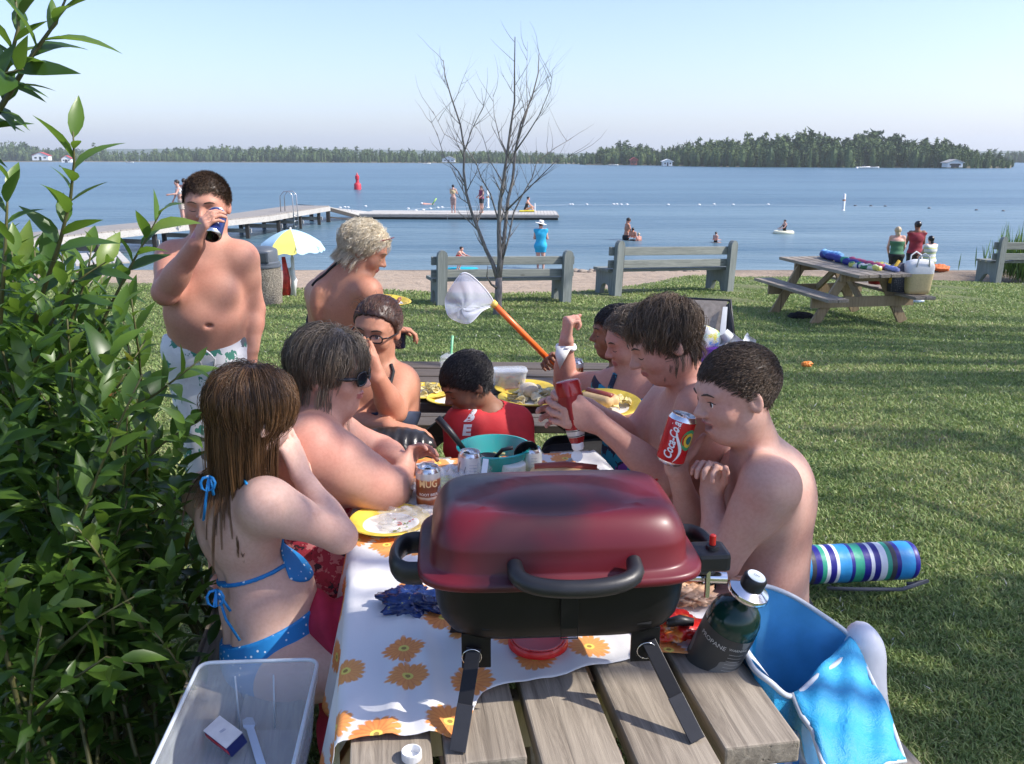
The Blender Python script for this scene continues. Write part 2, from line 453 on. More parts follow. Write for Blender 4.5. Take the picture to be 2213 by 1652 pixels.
class Head:
    """adult head 0.225 m tall for s = 1; local x right, y forward, z up, origin between the ears"""
    def __init__(s, c, fwd, up=(0, 0, 1), sc=1.0): s.c = Vector(c); s.R = frame(fwd, up); s.s = sc
    def w(s, x, y, z): return s.c + s.R @ Vector((x, y, z)) * s.s
    def toloc(s, P): return (P - np.array(s.c)) @ np.array(s.R) / s.s
    def add(s, B, fem=0, fat=0.0, mouth_open=0, nose=1.0, chin=1.0):
        R = np.array(s.R); q = s.s; s.B = B
        def E(c, r, k=.02, op='u', g='head'): B.ell(s.w(*c), [a * q for a in r], R, k * q, op, g)
        def C(a, b, ra, rb, k=.012, op='u', g='head'): B.cone(s.w(*a), s.w(*b), ra * q, rb * q, k * q, op=op, g=g)
        E((0, -.014, .038), (.074, .094, .080), .03)
        E((0, .024, .022), (.064, .064, .062), .03)
        E((0, .022, -.028), (.057 + fat * .5, .062, .078), .03)
        E((0, .036, -.078), (.032 + fat * .4, .036 * chin + fat * .3, .026), .03)
        if fat > 0: E((0, .005, -.085), (.05 + fat * .5, .05, .03), .03)
        for sx in (-1, 1):
            E((sx * .046, -.002, -.052), (.016 + fat * .6, .03, .026), .025)       # jaw corner
            E((sx * .036, .056, -.022), (.024 + fat * .4, .022, .026), .02)        # cheek
        E((0, .074, .030), (.048, .016, .010), .016)                               # brow
        for sx in (-1, 1):
            E((sx * .031, .094, .006), (.017, .015, .011), .010, 's')
            E((sx * .031, .070, .005), (.0155, .0125, .0115), .004)                # lid
        C((0, .080, .016), (0, .103 * (.94 + .06 * nose), -.020), .0075, .0105 * nose, .010)
        for sx in (-1, 1): E((sx * .0115, .092, -.024), (.0085, .011, .0075), .006)
        if mouth_open:
            E((0, .080, -.045), (.022, .013, .0055), .007, 'u', 'lips'); E((0, .073, -.069), (.019, .014, .0065), .007, 'u', 'lips')
            E((0, .088, -.057), (.017, .022, .0085), .004, 's')
        else:
            E((0, .079, -.0475), (.022, .0135, .0055), .007, 'u', 'lips'); E((0, .077, -.0570), (.019, .0135, .0065), .006, 'u', 'lips')
            E((0, .0945, -.052), (.024, .008, .0013), .003, 's')
        for sx in (-1, 1):
            e = s.w(sx * .0765, -.008, .002)
            ER = s.R @ Matrix.Rotation(sx * .35, 3, 'Z') @ Matrix.Rotation(-.2, 3, 'X')
            B.ell(e, [.0075 * q, .018 * q, .030 * q], np.array(ER), .006 * q, g='head')
            B.ell(e + s.R @ Vector((sx * .0085, .003, .002)) * q, [.006 * q, .010 * q, .018 * q], np.array(ER), .004 * q, 's', 'head')
    def lipfn(s, P):
        l = s.toloc(P)
        return ((np.abs(l[:, 0]) < .0225) & (np.abs(l[:, 2] + .0525 + .0) < .0115 - (l[:, 0] / .0225) ** 2 * .006) & (l[:, 1] > .079))
    def details(s, parent, brow_mat, eye='closed', mouth_open=0):
        q = s.s; pl = Vector(parent.location); pr = onto(s.B, s.R @ Vector((0, 1, 0)), .06, .0004)
        b = MB()
        for sx in (-1, 1):
            pts = [pr(s.w(sx * x, y, z)) - pl for x, y, z in ((.013, .09, .0265), (.022, .09, .0300), (.032, .086, .0318), (.042, .078, .0300), (.048, .074, .0265))]
            b.tube(pts, [.0016 * q, .0028 * q, .0028 * q, .0020 * q, .0008 * q], 6)
        b.build('eyebrows', brow_mat, parent, True)
        if eye == 'none': return
        if eye == 'open':
            for sx in (-1, 1):
                m = MB(); m.lathe([(0, -.0118 * q), (.006 * q, -.010 * q), (.0105 * q, -.005 * q), (.0118 * q, 0), (.0105 * q, .005 * q), (.006 * q, .010 * q), (0, .0118 * q)], 14,
                                  Matrix.Translation(s.w(sx * .031, .0727, .0045) - pl) @ s.R.to_4x4() @ Matrix.Rotation(-math.pi / 2, 4, 'X'))
                for f in m.bm.faces:
                    c = Matrix(s.R).transposed() @ (f.calc_center_median() + pl - s.w(sx * .031, .0727, .0045))
                    if c.y > .0098 * q: f.material_index = 1
                m.build('eye', [plain('eye white', (.75, .72, .7), .2, .03), plain('iris', (.05, .035, .03), .15, .1)], parent, True)
        l = MB()
        for sx in (-1, 1):
            z0 = .008 if eye == 'open' else .0
            yy = .0845
            pts = [pr(s.w(sx * (.031 + x), yy, z0 + (.0012 if eye == 'open' else -.0022) * (1 - (x / .014) ** 2) * 2)) - pl for x in (-.0135, -.007, 0, .007, .0145)]
            l.tube(pts, [.0006 * q, .0014 * q, .0016 * q, .0014 * q, .0006 * q], 5)
        l.build('eyelashes', brow_mat, parent, True)
        if mouth_open:
            m = MB(); m.tube([s.w(x, .080 - abs(x) * .6, -.0500) - pl for x in (-.013, -.006, 0, .006, .013)], .0032 * q, 6)
            m.build('teeth', plain('teeth', (.8, .76, .68), .3, .04), parent, True)

def hand(B, W, d, pn, curl=(.3, .35, .3), thumb=(.5, .5), side=1, s=1.0, spread=.06, tcurl=.25):
    """W wrist, d direction wrist->knuckles, pn direction the palm faces, side: +1 thumb along d x pn"""
    d = Vector(d).normalized(); pn = Vector(pn); pn = (pn - d * pn.dot(d)).normalized(); sd = d.cross(pn) * side
    W = Vector(W); n = tuple(pn)
    for i in range(4):
        kx = (1.5 - i) * .0195 * s
        K = W + d * (.088 - abs(i - 1) * .004) * s + sd * kx
        B.cone(W + sd * kx * .55 + d * .01 * s, K, .0155 * s, .0115 * s, .016 * s, n=n, flat=.85, g='hand')
    for i, L in enumerate((.94, 1.0, .95, .76)):
        kx = (1.5 - i) * .0195 * s
        p = W + d * (.088 - abs(i - 1) * .004) * s + sd * kx
        ang = 0; dd = d.copy(); c3 = curl if not hasattr(curl[0], '__len__') else curl[i]
        r = .0098 * s * (.86 if i == 3 else 1)
        for j, (l, c) in enumerate(zip((.042, .026, .021), c3)):
            ang += c
            dd = (d * math.cos(ang) + pn * math.sin(ang) + sd * spread * (1.5 - i)).normalized()
            p2 = p + dd * l * L * s
            B.cone(p, p2, r, r * .9, .0035 * s, g='hand'); p = p2; r *= .9
    T0 = W + d * .022 * s + sd * .022 * s
    a, b = thumb
    d1 = (d * math.cos(a) + sd * math.sin(a) + pn * tcurl).normalized()
    T1 = T0 + d1 * .045 * s
    d2 = (d * math.cos(a - b) + sd * math.sin(a - b) + pn * (tcurl + .15)).normalized(); T2 = T1 + d2 * .033 * s
    d3 = (d2 + pn * .25 + d * .1).normalized(); T3 = T2 + d3 * .026 * s
    B.cone(T0, T1, .0155 * s, .0125 * s, .012 * s, g='hand'); B.cone(T1, T2, .0115 * s, .0105 * s, .004 * s, g='hand'); B.cone(T2, T3, .0105 * s, .0085 * s, .004 * s, g='hand')

def torso(B, pel, che, neck, sl, sr, hl, hr, fwd, P):
    """P: dict of sizes. sl, sr shoulders, hl, hr hips"""
    pel, che, neck, sl, sr, hl, hr = map(Vector, (pel, che, neck, sl, sr, hl, hr))
    up = (che - pel).normalized(); R = np.array(frame(fwd, up)); Rf = Matrix(frame(fwd, up))
    f = Rf @ Vector((0, 1, 0))
    cw, cd, ch = P.get('chest', (.15, .10, .16)); bw, bd, bh = P.get('belly', (.14, .10, .14)); pw, pd, ph = P.get('pelvis', (.16, .11, .12))
    B.ell(che, (cw, cd, ch), R, .04, g='chest')
    bc = pel.lerp(che, P.get('bt', .45)) + f * P.get('bf', .01)
    B.ell(bc, (bw, bd, bh), R, .06, g='belly')
    B.ell(pel, (pw, pd, ph), R, .06, g='pelvis')
    r = P.get('sh', .052)
    for q in (sl, sr):
        B.cone(neck - up * .02, q, r * .8, r, .05, g='chest')
        B.cone(che + (q - che) * .35 - up * .05, q, r * 1.15, r * .95, .05, g='chest')
    return Rf
def limb(B, pts, rs, k=.012, k0=.03, g='arm', bulge=True):
    pts = [Vector(p) for p in pts]
    for i in range(len(pts) - 1):
        a, b = pts[i], pts[i + 1]; ra, rb = rs[i], rs[i + 1]
        B.cone(a, b, ra, rb, k0 if i == 0 else k, g=g)
        if bulge: 
            m = a.lerp(b, .33); rr = ra + (rb - ra) * .33
            R = np.array(frame((b - a)))
            B.ell(m, (rr * 1.07, (b - a).length * .33, rr * 1.07), R, .02, g=g)
def foot(B, an, fwd, s=1.0, g='foot'):
    an = Vector(an); f = Vector(fwd); f.z = 0; f.normalize()
    B.cone(an, an + Vector((0, 0, -.04 * s)) - f * .02 * s, .034 * s, .03 * s, .02, g=g)
    B.cone(an + Vector((0, 0, -.045 * s)) - f * .02 * s, an + f * .15 * s + Vector((0, 0, -.06 * s)), .032 * s, .022 * s, .03, g=g)

# ---------- hair: thin tapered strands grown over the skull
def strands(name, hd, mat, parent, N=1200, L=.05, region=None, flow=None, grav=.2, lift=.5, seg=6, r=.0011, clump=1, curl=0.0, seed=1, wob=.15, thick=.012, colliders=(), spread=.012, Lvar=.3, hug=1.0, zlow=-.03, ell=(.076, .096, .082), ec=(0, -.014, .038)):
    g = np.random.default_rng(seed); s = hd.s; R = np.array(hd.R); c = np.array(hd.c)
    E = np.array(ell); C = np.array(ec)
    G = max(1, N // clump); d = g.normal(size=(G * 14, 3)); d /= np.linalg.norm(d, axis=1)[:, None]
    p = C + d * E
    m = region(p); p = p[m][:G]; G = len(p)
    nrm = (p - C) / E ** 2; nrm /= np.linalg.norm(nrm, axis=1)[:, None]
    fl = flow(p) if flow is not None else np.array([0, .2, -1.0]) * np.ones((G, 1))
    gl = np.array(Matrix(hd.R).transposed() @ Vector((0, 0, -1)))
    tang = fl - nrm * (fl * nrm).sum(1)[:, None]; tang /= np.linalg.norm(tang, axis=1)[:, None] + 1e-6
    dirn = nrm * lift + tang * (1 - lift) + g.normal(size=(G, 3)) * wob
    dirn /= np.linalg.norm(dirn, axis=1)[:, None]
    Ls = L * (1 + g.uniform(-Lvar, Lvar, G)) if not callable(L) else L(p) * (1 + g.uniform(-Lvar, Lvar, G))
    pts = [p.copy()]; step = Ls / seg
    th = thick * g.uniform(.35, 1.0, G)
    ph = g.uniform(0, 6.28, G)
    cols = [(np.array(Matrix(hd.R).transposed() @ (Vector(cc) - hd.c)) / s, rr / s) for cc, rr in colliders]
    for i in range(seg):
        q = pts[-1] + dirn * step[:, None]
        l = (q - C) / (E + th[:, None]); kk = np.linalg.norm(l, axis=1); ins = kk < 1
        q[ins] = C + (l[ins] / kk[ins][:, None]) * (E + th[:, None])[ins]
        if hug:
            l = (q - C) / (E + th[:, None]); kk = np.linalg.norm(l, axis=1); hi = (kk > 1) & (q[:, 2] > zlow)
            tgt = C + (l / kk[:, None]) * (E + th[:, None]); q[hi] = q[hi] + (tgt[hi] - q[hi]) * hug
            lo_ = q[:, 2] <= zlow; lh = (q[:, :2] - C[:2]) / (E[:2] + th[:, None]); kh = np.linalg.norm(lh, axis=1); ii = lo_ & (kh > 1)
            q[ii, :2] = q[ii, :2] + (C[:2] + lh[ii] / kh[ii][:, None] * (E[:2] + th[ii][:, None]) - q[ii, :2]) * hug
        for cc, rr in cols:
            w = q - cc; dd = np.linalg.norm(w, axis=1); ii = dd < rr + th * .5; q[ii] = cc + w[ii] / dd[ii][:, None] * (rr + th * .5)[ii][:, None]
        dirn = q - pts[-1]; dirn /= np.linalg.norm(dirn, axis=1)[:, None] + 1e-6
        dirn = dirn + gl * grav + g.normal(size=(G, 3)) * wob * .35
        if curl:
            a = ph + i * 1.1
            dirn = dirn + np.stack([np.cos(a), np.sin(a), np.sin(a * 1.3) * .5], 1) * curl
        dirn /= np.linalg.norm(dirn, axis=1)[:, None]
        pts.append(q)
    P = np.stack(pts, 1)     # G, seg+1, 3
    tone = g.uniform(0, 1, G)
    if clump > 1:
        off = g.normal(size=(G, clump, 1, 3)) * spread
        tp = np.linspace(1, .25, seg + 1)[None, None, :, None]
        P = P[:, None] + off * tp + g.normal(size=(G, clump, 1, 3)) * spread * .25
        P = P.reshape(-1, seg + 1, 3); tone = np.repeat(tone, clump) * .7 + g.uniform(0, .3, G * clump)
        l = (P - C) / E; kk = np.linalg.norm(l, axis=2); ii = kk < 1.0; P[ii] = C + (l[ii] / kk[ii][:, None]) * E * 1.01
    n = len(P)
    W = c + (P @ R.T) * s
    T = np.gradient(W, axis=1); T /= np.linalg.norm(T, axis=2)[:, :, None] + 1e-9
    ref = g.normal(size=(n, 1, 3)); a = np.cross(T, ref); a /= np.linalg.norm(a, axis=2)[:, :, None] + 1e-9; b = np.cross(T, a)
    taper = (1 - np.linspace(0, 1, seg + 1) ** 2 * .8)[None, :, None] * r
    ring = np.stack([W + (a * math.cos(t) + b * math.sin(t)) * taper for t in (0, 2.094, 4.189)], 2)   # n,seg+1,3,3
    v = ring.reshape(-1, 3); base = (np.arange(n)[:, None] * (seg + 1) + np.arange(seg)[None])[..., None] * 3
    k = np.arange(3); k2 = (k + 1) % 3
    f = np.stack([base + k, base + k2, base + 3 + k2, base + 3 + k], -1).reshape(-1, 4)
    o = mesh_np(name, v - np.array(parent.location), f, mat, parent)
    at = o.data.attributes.new('tone', 'FLOAT', 'POINT'); at.data.foreach_set('value', np.repeat(tone, (seg + 1) * 3).astype(np.float32))
    return o
def haircap(hd, mat, parent, region, t=.006, h=.004, nz=.003, extra=(), ell=(.074, .094, .080), ec=(0, -.014, .038), tone=.3):
    """the mass of hair close to the skull: a shell cut along the hairline; extra: (local centre, radii)"""
    S = Sdf(.02); R = np.array(hd.R); q = hd.s
    S.ell(hd.w(*ec), [(a + t) * q for a in ell], R)
    for c, r in extra: S.ell(hd.w(*c), [a * q for a in r], R, .02)
    S.noise = fold_noise(nz, 150, 3)
    def clip(P, D):
        l = hd.toloc(P); m = region(l, True)
        return np.maximum(D, m * q)
    o = sdf_obj('hair', S, mat, parent, h, clip)
    return o
# ================= camera, light, sky =================
cam = bpy.data.cameras.new('camera'); co = bpy.data.objects.new('camera', cam); COL.objects.link(co)
co.location = (0, 0, H); co.rotation_euler = (math.pi / 2 - PITCH, 0, 0)
cam.sensor_width = 36; cam.lens = 36 * F / 2213; cam.clip_start = .05; cam.clip_end = 20000
SC.camera = co
w = bpy.data.worlds.new('World'); SC.world = w; w.use_nodes = True
sky = w.node_tree.nodes.new('ShaderNodeTexSky'); sky.sky_type = 'NISHITA'; sky.sun_disc = False
el = math.asin(SUN.z); az = math.atan2(SUN.x, SUN.y)
sky.sun_elevation = el; sky.sun_rotation = az; sky.air_density = 1.0; sky.dust_density = 1.2; sky.ozone_density = 3.0
bg = w.node_tree.nodes['Background']; tint = w.node_tree.nodes.new('ShaderNodeMix'); tint.data_type = 'RGBA'; tint.blend_type = 'MULTIPLY'; tint.inputs[0].default_value = 1; tint.inputs[7].default_value = (.98, .935, 1.05, 1); w.node_tree.links.new(sky.outputs[0], tint.inputs[6]); w.node_tree.links.new(tint.outputs[2], bg.inputs[0]); bg.inputs[1].default_value = .15
sl = bpy.data.lights.new('sun', 'SUN'); so = bpy.data.objects.new('sun', sl); COL.objects.link(so)
sl.energy = 4.0; sl.angle = math.radians(.53); sl.color = (1, .94, .86)
so.rotation_euler = SUN.to_track_quat('Z', 'Y').to_euler(); so.location = (20, -5, 20)
SC.view_settings.view_transform = 'Standard'; SC.view_settings.look = 'None'; SC.view_settings.exposure = .74; SC.view_settings.gamma = 1
SC.cycles.max_bounces = 8; SC.cycles.transparent_max_bounces = 16; SC.cycles.use_denoising = True
SC.cycles.sample_clamp_indirect = 6; SC.cycles.caustics_reflective = False; SC.cycles.caustics_refractive = False

# ================= ground =================
xs = np.unique(np.concatenate([-np.geomspace(8, 4000, 40), np.linspace(-8, 14, 111), np.geomspace(14.2, 4000, 40)]))
ys = np.unique(np.concatenate([np.array([-3000, -600, -100, -30, -10, -4]), np.linspace(-2, 34, 181), np.geomspace(34.5, 6000, 50)]))
X, Y = np.meshgrid(xs, ys, indexing='ij'); Z = gz(X, Y)
r5 = np.random.default_rng(5)
Z = Z + np.where(Y < 14, .012 * np.sin(X * 1.9 + Y * .7) * np.sin(Y * 1.3 - X), .02 * np.sin(X * 3.1 + Y * 1.1) * np.sin(Y * 2.7) * (Y < 28.2))
nx, ny = X.shape
v = np.stack([X, Y, Z], -1).reshape(-1, 3)
i = np.arange(nx - 1)[:, None] * ny + np.arange(ny - 1)[None]
f = np.stack([i, i + ny, i + ny + 1, i + 1], -1).reshape(-1, 4)
t = NT('lawn and sand')
at = t.n('ShaderNodeAttribute'); at.attribute_name = 'sand'
vec = t.coord()
g1 = t.noise(vec, .55, 5, .6); g2 = t.noise(vec, 45, 6, .7); g3 = t.noise(vec, 3.5, 4, .6)
gc = t.ramp(g1, [(.36, (.15, .19, .06)), (.5, (.22, .24, .09)), (.64, (.31, .27, .14))])
gc = t.mix(t.math('MULTIPLY', g3, .35), gc, (.045, .08, .014))
gc = t.mix(t.math('MULTIPLY', g2, .6), gc, (.02, .04, .008))
s1 = t.noise(vec, 2.2, 6, .65); s2 = t.noise(vec, 30, 5, .7)
scol = t.ramp(s1, [(.3, (.33, .25, .175)), (.7, (.46, .36, .265))]); scol = t.mix(t.math('MULTIPLY', s2, .35), scol, (.17, .12, .08))
wet = t.n('ShaderNodeSeparateXYZ'); t.l(vec, wet.inputs[0])
wf = t.n('ShaderNodeMapRange'); wf.inputs[1].default_value = WZ + .16; wf.inputs[2].default_value = WZ + .02; t.l(wet.outputs[2], wf.inputs[0])
scol = t.mix(t.math('MULTIPLY', wf.outputs[0], .7), scol, (.11, .085, .06))
edge = t.math('ADD', at.outputs['Fac'], t.math('MULTIPLY', t.math('SUBTRACT', t.noise(vec, 6, 5, .7), .5), .9))
ef = t.ramp(edge, [(.42, (0, 0, 0)), (.58, (1, 1, 1))])
t.set(Base_Color=t.mix(ef, gc, scol), Roughness=.95)
hg = t.mix(ef, g2, t.math('MULTIPLY', t.noise(vec, 4.5, 6, .6), 3.0)); t.bump(hg, .7, .05)
ground = mesh_np('ground', v, f, t.m); tag(ground, kind='structure')
a = ground.data.attributes.new('sand', 'FLOAT', 'POINT')
a.data.foreach_set('value', sstep(-.35, .35, Y - edge_y(X)).ravel().astype(np.float32))

# grass blades: one mass nobody could count
def grass(n=720000):
    g = np.random.default_rng(11)
    y = np.exp(g.uniform(math.log(1.15), math.log(22.5), n * 2)); x = g.uniform(-.68, .68, n * 2) * (y + .9)
    m = (y < edge_y(x) + g.normal(0, .12, n * 2)) & (gz(x, y) > -9); y = y[m][:n]; x = x[m][:n]; n = len(x)
    z = gz(x, y) + .012 * np.sin(x * 1.9 + y * .7) * np.sin(y * 1.3 - x) - .002
    patch = .5 + .28 * np.sin(x * 2.1 + 1.3 * np.sin(y * 1.7)) * np.sin(y * 1.4 + x * .8) + .22 * np.sin(x * 5.3 + 2 * np.sin(y * 3.1 + x)) * np.sin(y * 4.4 - x * 1.7)
    h = g.uniform(.009, .021, n) * (1 + .35 * patch) * (1 + .04 * y); wd = g.uniform(.0012, .0024, n) * (1 + .27 * y)
    a = g.uniform(0, 6.283, n); lean = g.uniform(.3, 1.5, n) * h; b = g.uniform(0, 6.283, n)
    p = np.stack([x, y, z], 1); s = np.stack([np.cos(a), np.sin(a), 0 * a], 1) * wd[:, None]
    l = np.stack([np.cos(b) * lean, np.sin(b) * lean, 0 * a], 1)
    up = np.array([0, 0, 1.]) * h[:, None]
    v = np.stack([p - s, p + s, p + s * .8 + l * .35 + up * .6, p - s * .8 + l * .35 + up * .6, p + l * 1.1 + up], 1).reshape(-1, 3)
    i = np.arange(n) * 5
    q = np.stack([i, i + 1, i + 2, i + 3], 1); q2 = np.stack([i + 3, i + 2, i + 4, i + 4], 1)
    tri = np.concatenate([np.stack([i, i + 1, i + 2], 1), np.stack([i, i + 2, i + 3], 1), np.stack([i + 3, i + 2, i + 4], 1)])
    t = NT('grass blades'); at = t.n('ShaderNodeAttribute'); at.attribute_name = 'tone'
    c = t.ramp(at.outputs['Fac'], [(0, (.11, .175, .045)), (.35, (.22, .315, .09)), (.65, (.36, .41, .15)), (.88, (.52, .47, .24)), (.992, (.32, .28, .13)), (.995, (.6, .6, .52))])
    t.set(Base_Color=c, Roughness=.6, Transmission_Weight=0.0)
    tr = t.n('ShaderNodeBsdfTranslucent'); t.l(c, tr.inputs[0]); mx = t.n('ShaderNodeMixShader'); mx.inputs[0].default_value = .3
    t.l(t.b.outputs[0], mx.inputs[1]); t.l(tr.outputs[0], mx.inputs[2]); t.l(mx.outputs[0], t.t.nodes['Material Output'].inputs[0])
    o = mesh_np('grass', v, tri, t.m); tag(o, 'short green lawn with dry yellow blades and white clover specks', 'grass', kind='stuff')
    dry = np.clip(.5 + .5 * np.sin(x * 1.1 + .5) * np.sin(y * .9 + 1), 0, 1) * (y < 6)
    tone = np.clip(g.beta(1.7, 2.4, n) * .75 + .38 * (patch - .3) + .30 * dry * g.uniform(0, 1, n), 0, .99); tone[g.uniform(0, 1, n) < .004] = 1.0
    at = o.data.attributes.new('tone', 'FLOAT', 'POINT'); at.data.foreach_set('value', np.repeat(tone, 5).astype(np.float32))
grass()

# ================= water =================
t = NT('lake water'); vec = t.coord((1, 1, 1))
tc = t.coord((.35, 1.6, 1)); w1 = t.noise(tc, 1.1, 6, .62, .3)
w2 = t.noise(t.coord((.04, .12, 1)), .6, 4, .6)
sep = t.n('ShaderNodeSeparateXYZ'); t.l(vec, sep.inputs[0])
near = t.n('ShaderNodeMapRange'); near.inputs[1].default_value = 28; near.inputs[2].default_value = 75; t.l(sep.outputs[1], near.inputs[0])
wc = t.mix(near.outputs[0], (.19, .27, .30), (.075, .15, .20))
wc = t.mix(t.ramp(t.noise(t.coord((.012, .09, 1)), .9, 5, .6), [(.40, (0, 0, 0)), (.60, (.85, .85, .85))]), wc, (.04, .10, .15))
t.set(Base_Color=wc, Roughness=.28, IOR=1.33); t.b.inputs['Specular IOR Level'].default_value = .32
b = t.bump(t.math('ADD', w1, t.math('MULTIPLY', t.noise(t.coord((.10, .5, 1)), 1.0, 5, .65), 1.6)), 1.0, .20)
wy = np.concatenate([np.linspace(24, 60, 10), np.geomspace(65, 9000, 30)]); wx = np.concatenate([-np.geomspace(9000, 20, 20), np.geomspace(20, 9000, 20)])
X, Y = np.meshgrid(wx, wy, indexing='ij'); v = np.stack([X, Y, 0 * X + WZ], -1).reshape(-1, 3)
nx, ny = X.shape; i = np.arange(nx - 1)[:, None] * ny + np.arange(ny - 1)[None]
f = np.stack([i, i + ny, i + ny + 1, i + 1], -1).reshape(-1, 4)
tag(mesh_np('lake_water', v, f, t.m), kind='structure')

# ================= far shores =================
def foliage_mat(name, cols):
    t = NT(name); at = t.n('ShaderNodeAttribute'); at.attribute_name = 'tone'
    c = t.ramp(at.outputs['Fac'], cols); t.set(Base_Color=c, Roughness=.8)
    t.b.inputs['Specular IOR Level'].default_value = .2; return t.m
FM = foliage_mat('far foliage', [(0, (.035, .065, .028)), (.45, (.075, .12, .045)), (.8, (.12, .17, .06)), (1, (.17, .20, .08))])
BARK = plain('bark', (.13, .10, .075), .9, .3, 12, .6, 40)
def tree_tris(base, h, kind, n, g, size):
    """small leaf-clump faces through the crown's volume"""
    u = g.uniform(0, 1, n)
    if kind == 0:      # spruce / pine: ragged cone with whorls
        z = u ** 1.35; wh = .75 + .35 * np.sin(z * 38 + g.uniform(0, 6)); r = (1 - z) * .21 * h * wh * np.sqrt(g.uniform(.15, 1, n)) + .01 * h; z = .1 + .9 * z
    elif kind == 1:    # broad deciduous
        z = u; r = np.sqrt(np.clip(1 - (2 * z - 1) ** 2, 0, 1)) * .27 * h * g.uniform(.5, 1.05, n); z = .12 + .88 * z
    else:              # white pine: bare trunk with flat tufts
        k = g.integers(0, 6, n); z = .45 + k * .1 + g.normal(0, .018, n); r = (.2 - .02 * k) * h * g.uniform(.1, 1, n)
    a = g.uniform(0, 6.283, n)
    if kind == 1: r = r * (1 + .25 * np.sin(a * 3 + z * 9))
    if kind == 2: a = a * .35 + k * 2.1
    c = np.stack([np.cos(a) * r, np.sin(a) * r, z * h], 1) + base
    d1 = g.normal(size=(n, 3)); d2 = g.normal(size=(n, 3)); d1[:, 2] *= .6
    s = (size * g.uniform(.6, 1.4, n))[:, None]
    return np.stack([c, c + d1 * s, c + d2 * s], 1)
def forest(name, label, pts, seed, per=150, size=.55, parent=None):
    g = np.random.default_rng(seed); T = []; tone = []
    for (x, y, h, kind) in pts:
        b = np.array([x, y, WZ - .3])
        tr = tree_tris(b, h, kind, per, g, size * h / 12)
        # solid heart so that the crown is opaque
        T.append(tr.reshape(-1, 3)); bt = g.uniform(.1, .85)
        tone.append(np.repeat(np.clip(bt + g.uniform(-.15, .15, per), 0, 1), 3))
        m = 7; ang = np.arange(m) * 6.283 / m; rr = h * (.11 if kind == 0 else .2 if kind == 1 else .018)
        hs = (.0, .35, .7, .97) if kind != 2 else (0, .3, .7, .95)
        prof = (1, .8, .45, .03) if kind == 0 else (.5, 1, .85, .15) if kind == 1 else (1, .9, .6, .3)
        rings = [np.stack([np.cos(ang) * rr * q, np.sin(ang) * rr * q, np.full(m, z * h)], 1) + b for z, q in zip(hs, prof)]
        for r0, r1 in zip(rings, rings[1:]):
            r0n, r1n = np.roll(r0, -1, 0), np.roll(r1, -1, 0)
            T.append(np.concatenate([np.stack([r0, r0n, r1n], 1), np.stack([r0, r1n, r1], 1)]).reshape(-1, 3)); tone.append(np.full(m * 6, bt * .8))
    v = np.concatenate(T); f = np.arange(len(v)).reshape(-1, 3)
    o = mesh_np(name, v, f, FM, parent, False)
    at = o.data.attributes.new('tone', 'FLOAT', 'POINT'); at.data.foreach_set('value', np.concatenate(tone).astype(np.float32))
    return tag(o, label, 'woods', kind='stuff') if parent is None else o
def shore_pts(prof, rows, dens, seed, depth, mix=(.45, .5, .05)):
    """prof: (px, shore y, top y) along the shoreline"""
    g = np.random.default_rng(seed); out = []
    px = prof[0][0]
    P = np.array(prof, float)
    while px < prof[-1][0]:
        ys_, yt = np.interp(px, P[:, 0], P[:, 1]), np.interp(px, P[:, 0], P[:, 2])
        b = AZ(px, ys_, WZ)
        for r in range(rows):
            k = r / max(1, rows - 1); sc = 1 + k * depth / b.y
            x = b.x * sc + g.normal(0, 1); y = b.y * sc + g.uniform(-3, 3)
            top = A(px, yt, y).z - WZ
            h = top * (.66 + .32 * k) * g.uniform(.78, 1.12)
            kind = g.choice(3, p=mix)
            if kind == 2: h *= 1.12
            out.append((x, y, max(2.5, h), kind))
        px += dens * g.uniform(.5, 1.5)
    return out
left = [(-260, 350, 312), (-60, 350, 311), (60, 350, 309), (100, 350, 320), (150, 350, 323), (200, 350, 323), (300, 350.5, 327), (330, 350.5, 324), (400, 351, 318), (620, 351.5, 317), (760, 352, 321), (900, 352.5, 326), (1050, 353.5, 325), (1200, 354.5, 330), (1300, 355.5, 331), (1420, 356, 325)]
forest('far_shore_woods', 'long wooded shore across the lake on the left, behind the bare tree', shore_pts(left, 4, 5.5, 1, 60), 2, 110, .8)
isl = [(1262, 356.5, 336), (1290, 357, 322), (1330, 357, 307), (1380, 357.5, 312), (1420, 358, 320), (1500, 360, 306), (1560, 361, 302), (1620, 361.5, 298), (1700, 362, 293), (1735, 362, 288), (1800, 362.5, 296), (1860, 362.5, 290), (1950, 363, 299), (2040, 363.5, 306), (2100, 364, 320), (2150, 364, 332), (2185, 364, 345)]
forest('island_woods', 'dense mixed woods covering the island on the right of the lake', shore_pts(isl, 7, 8, 3, 40), 4, 230, .62)
rp = [(2120, 352, 330), (2213, 352, 323), (2330, 352, 321), (2500, 352, 320)]
forest('distant_woods', 'hazy low woods beyond the right end of the island', shore_pts(rp, 3, 6, 5, 60), 6, 90, .9)
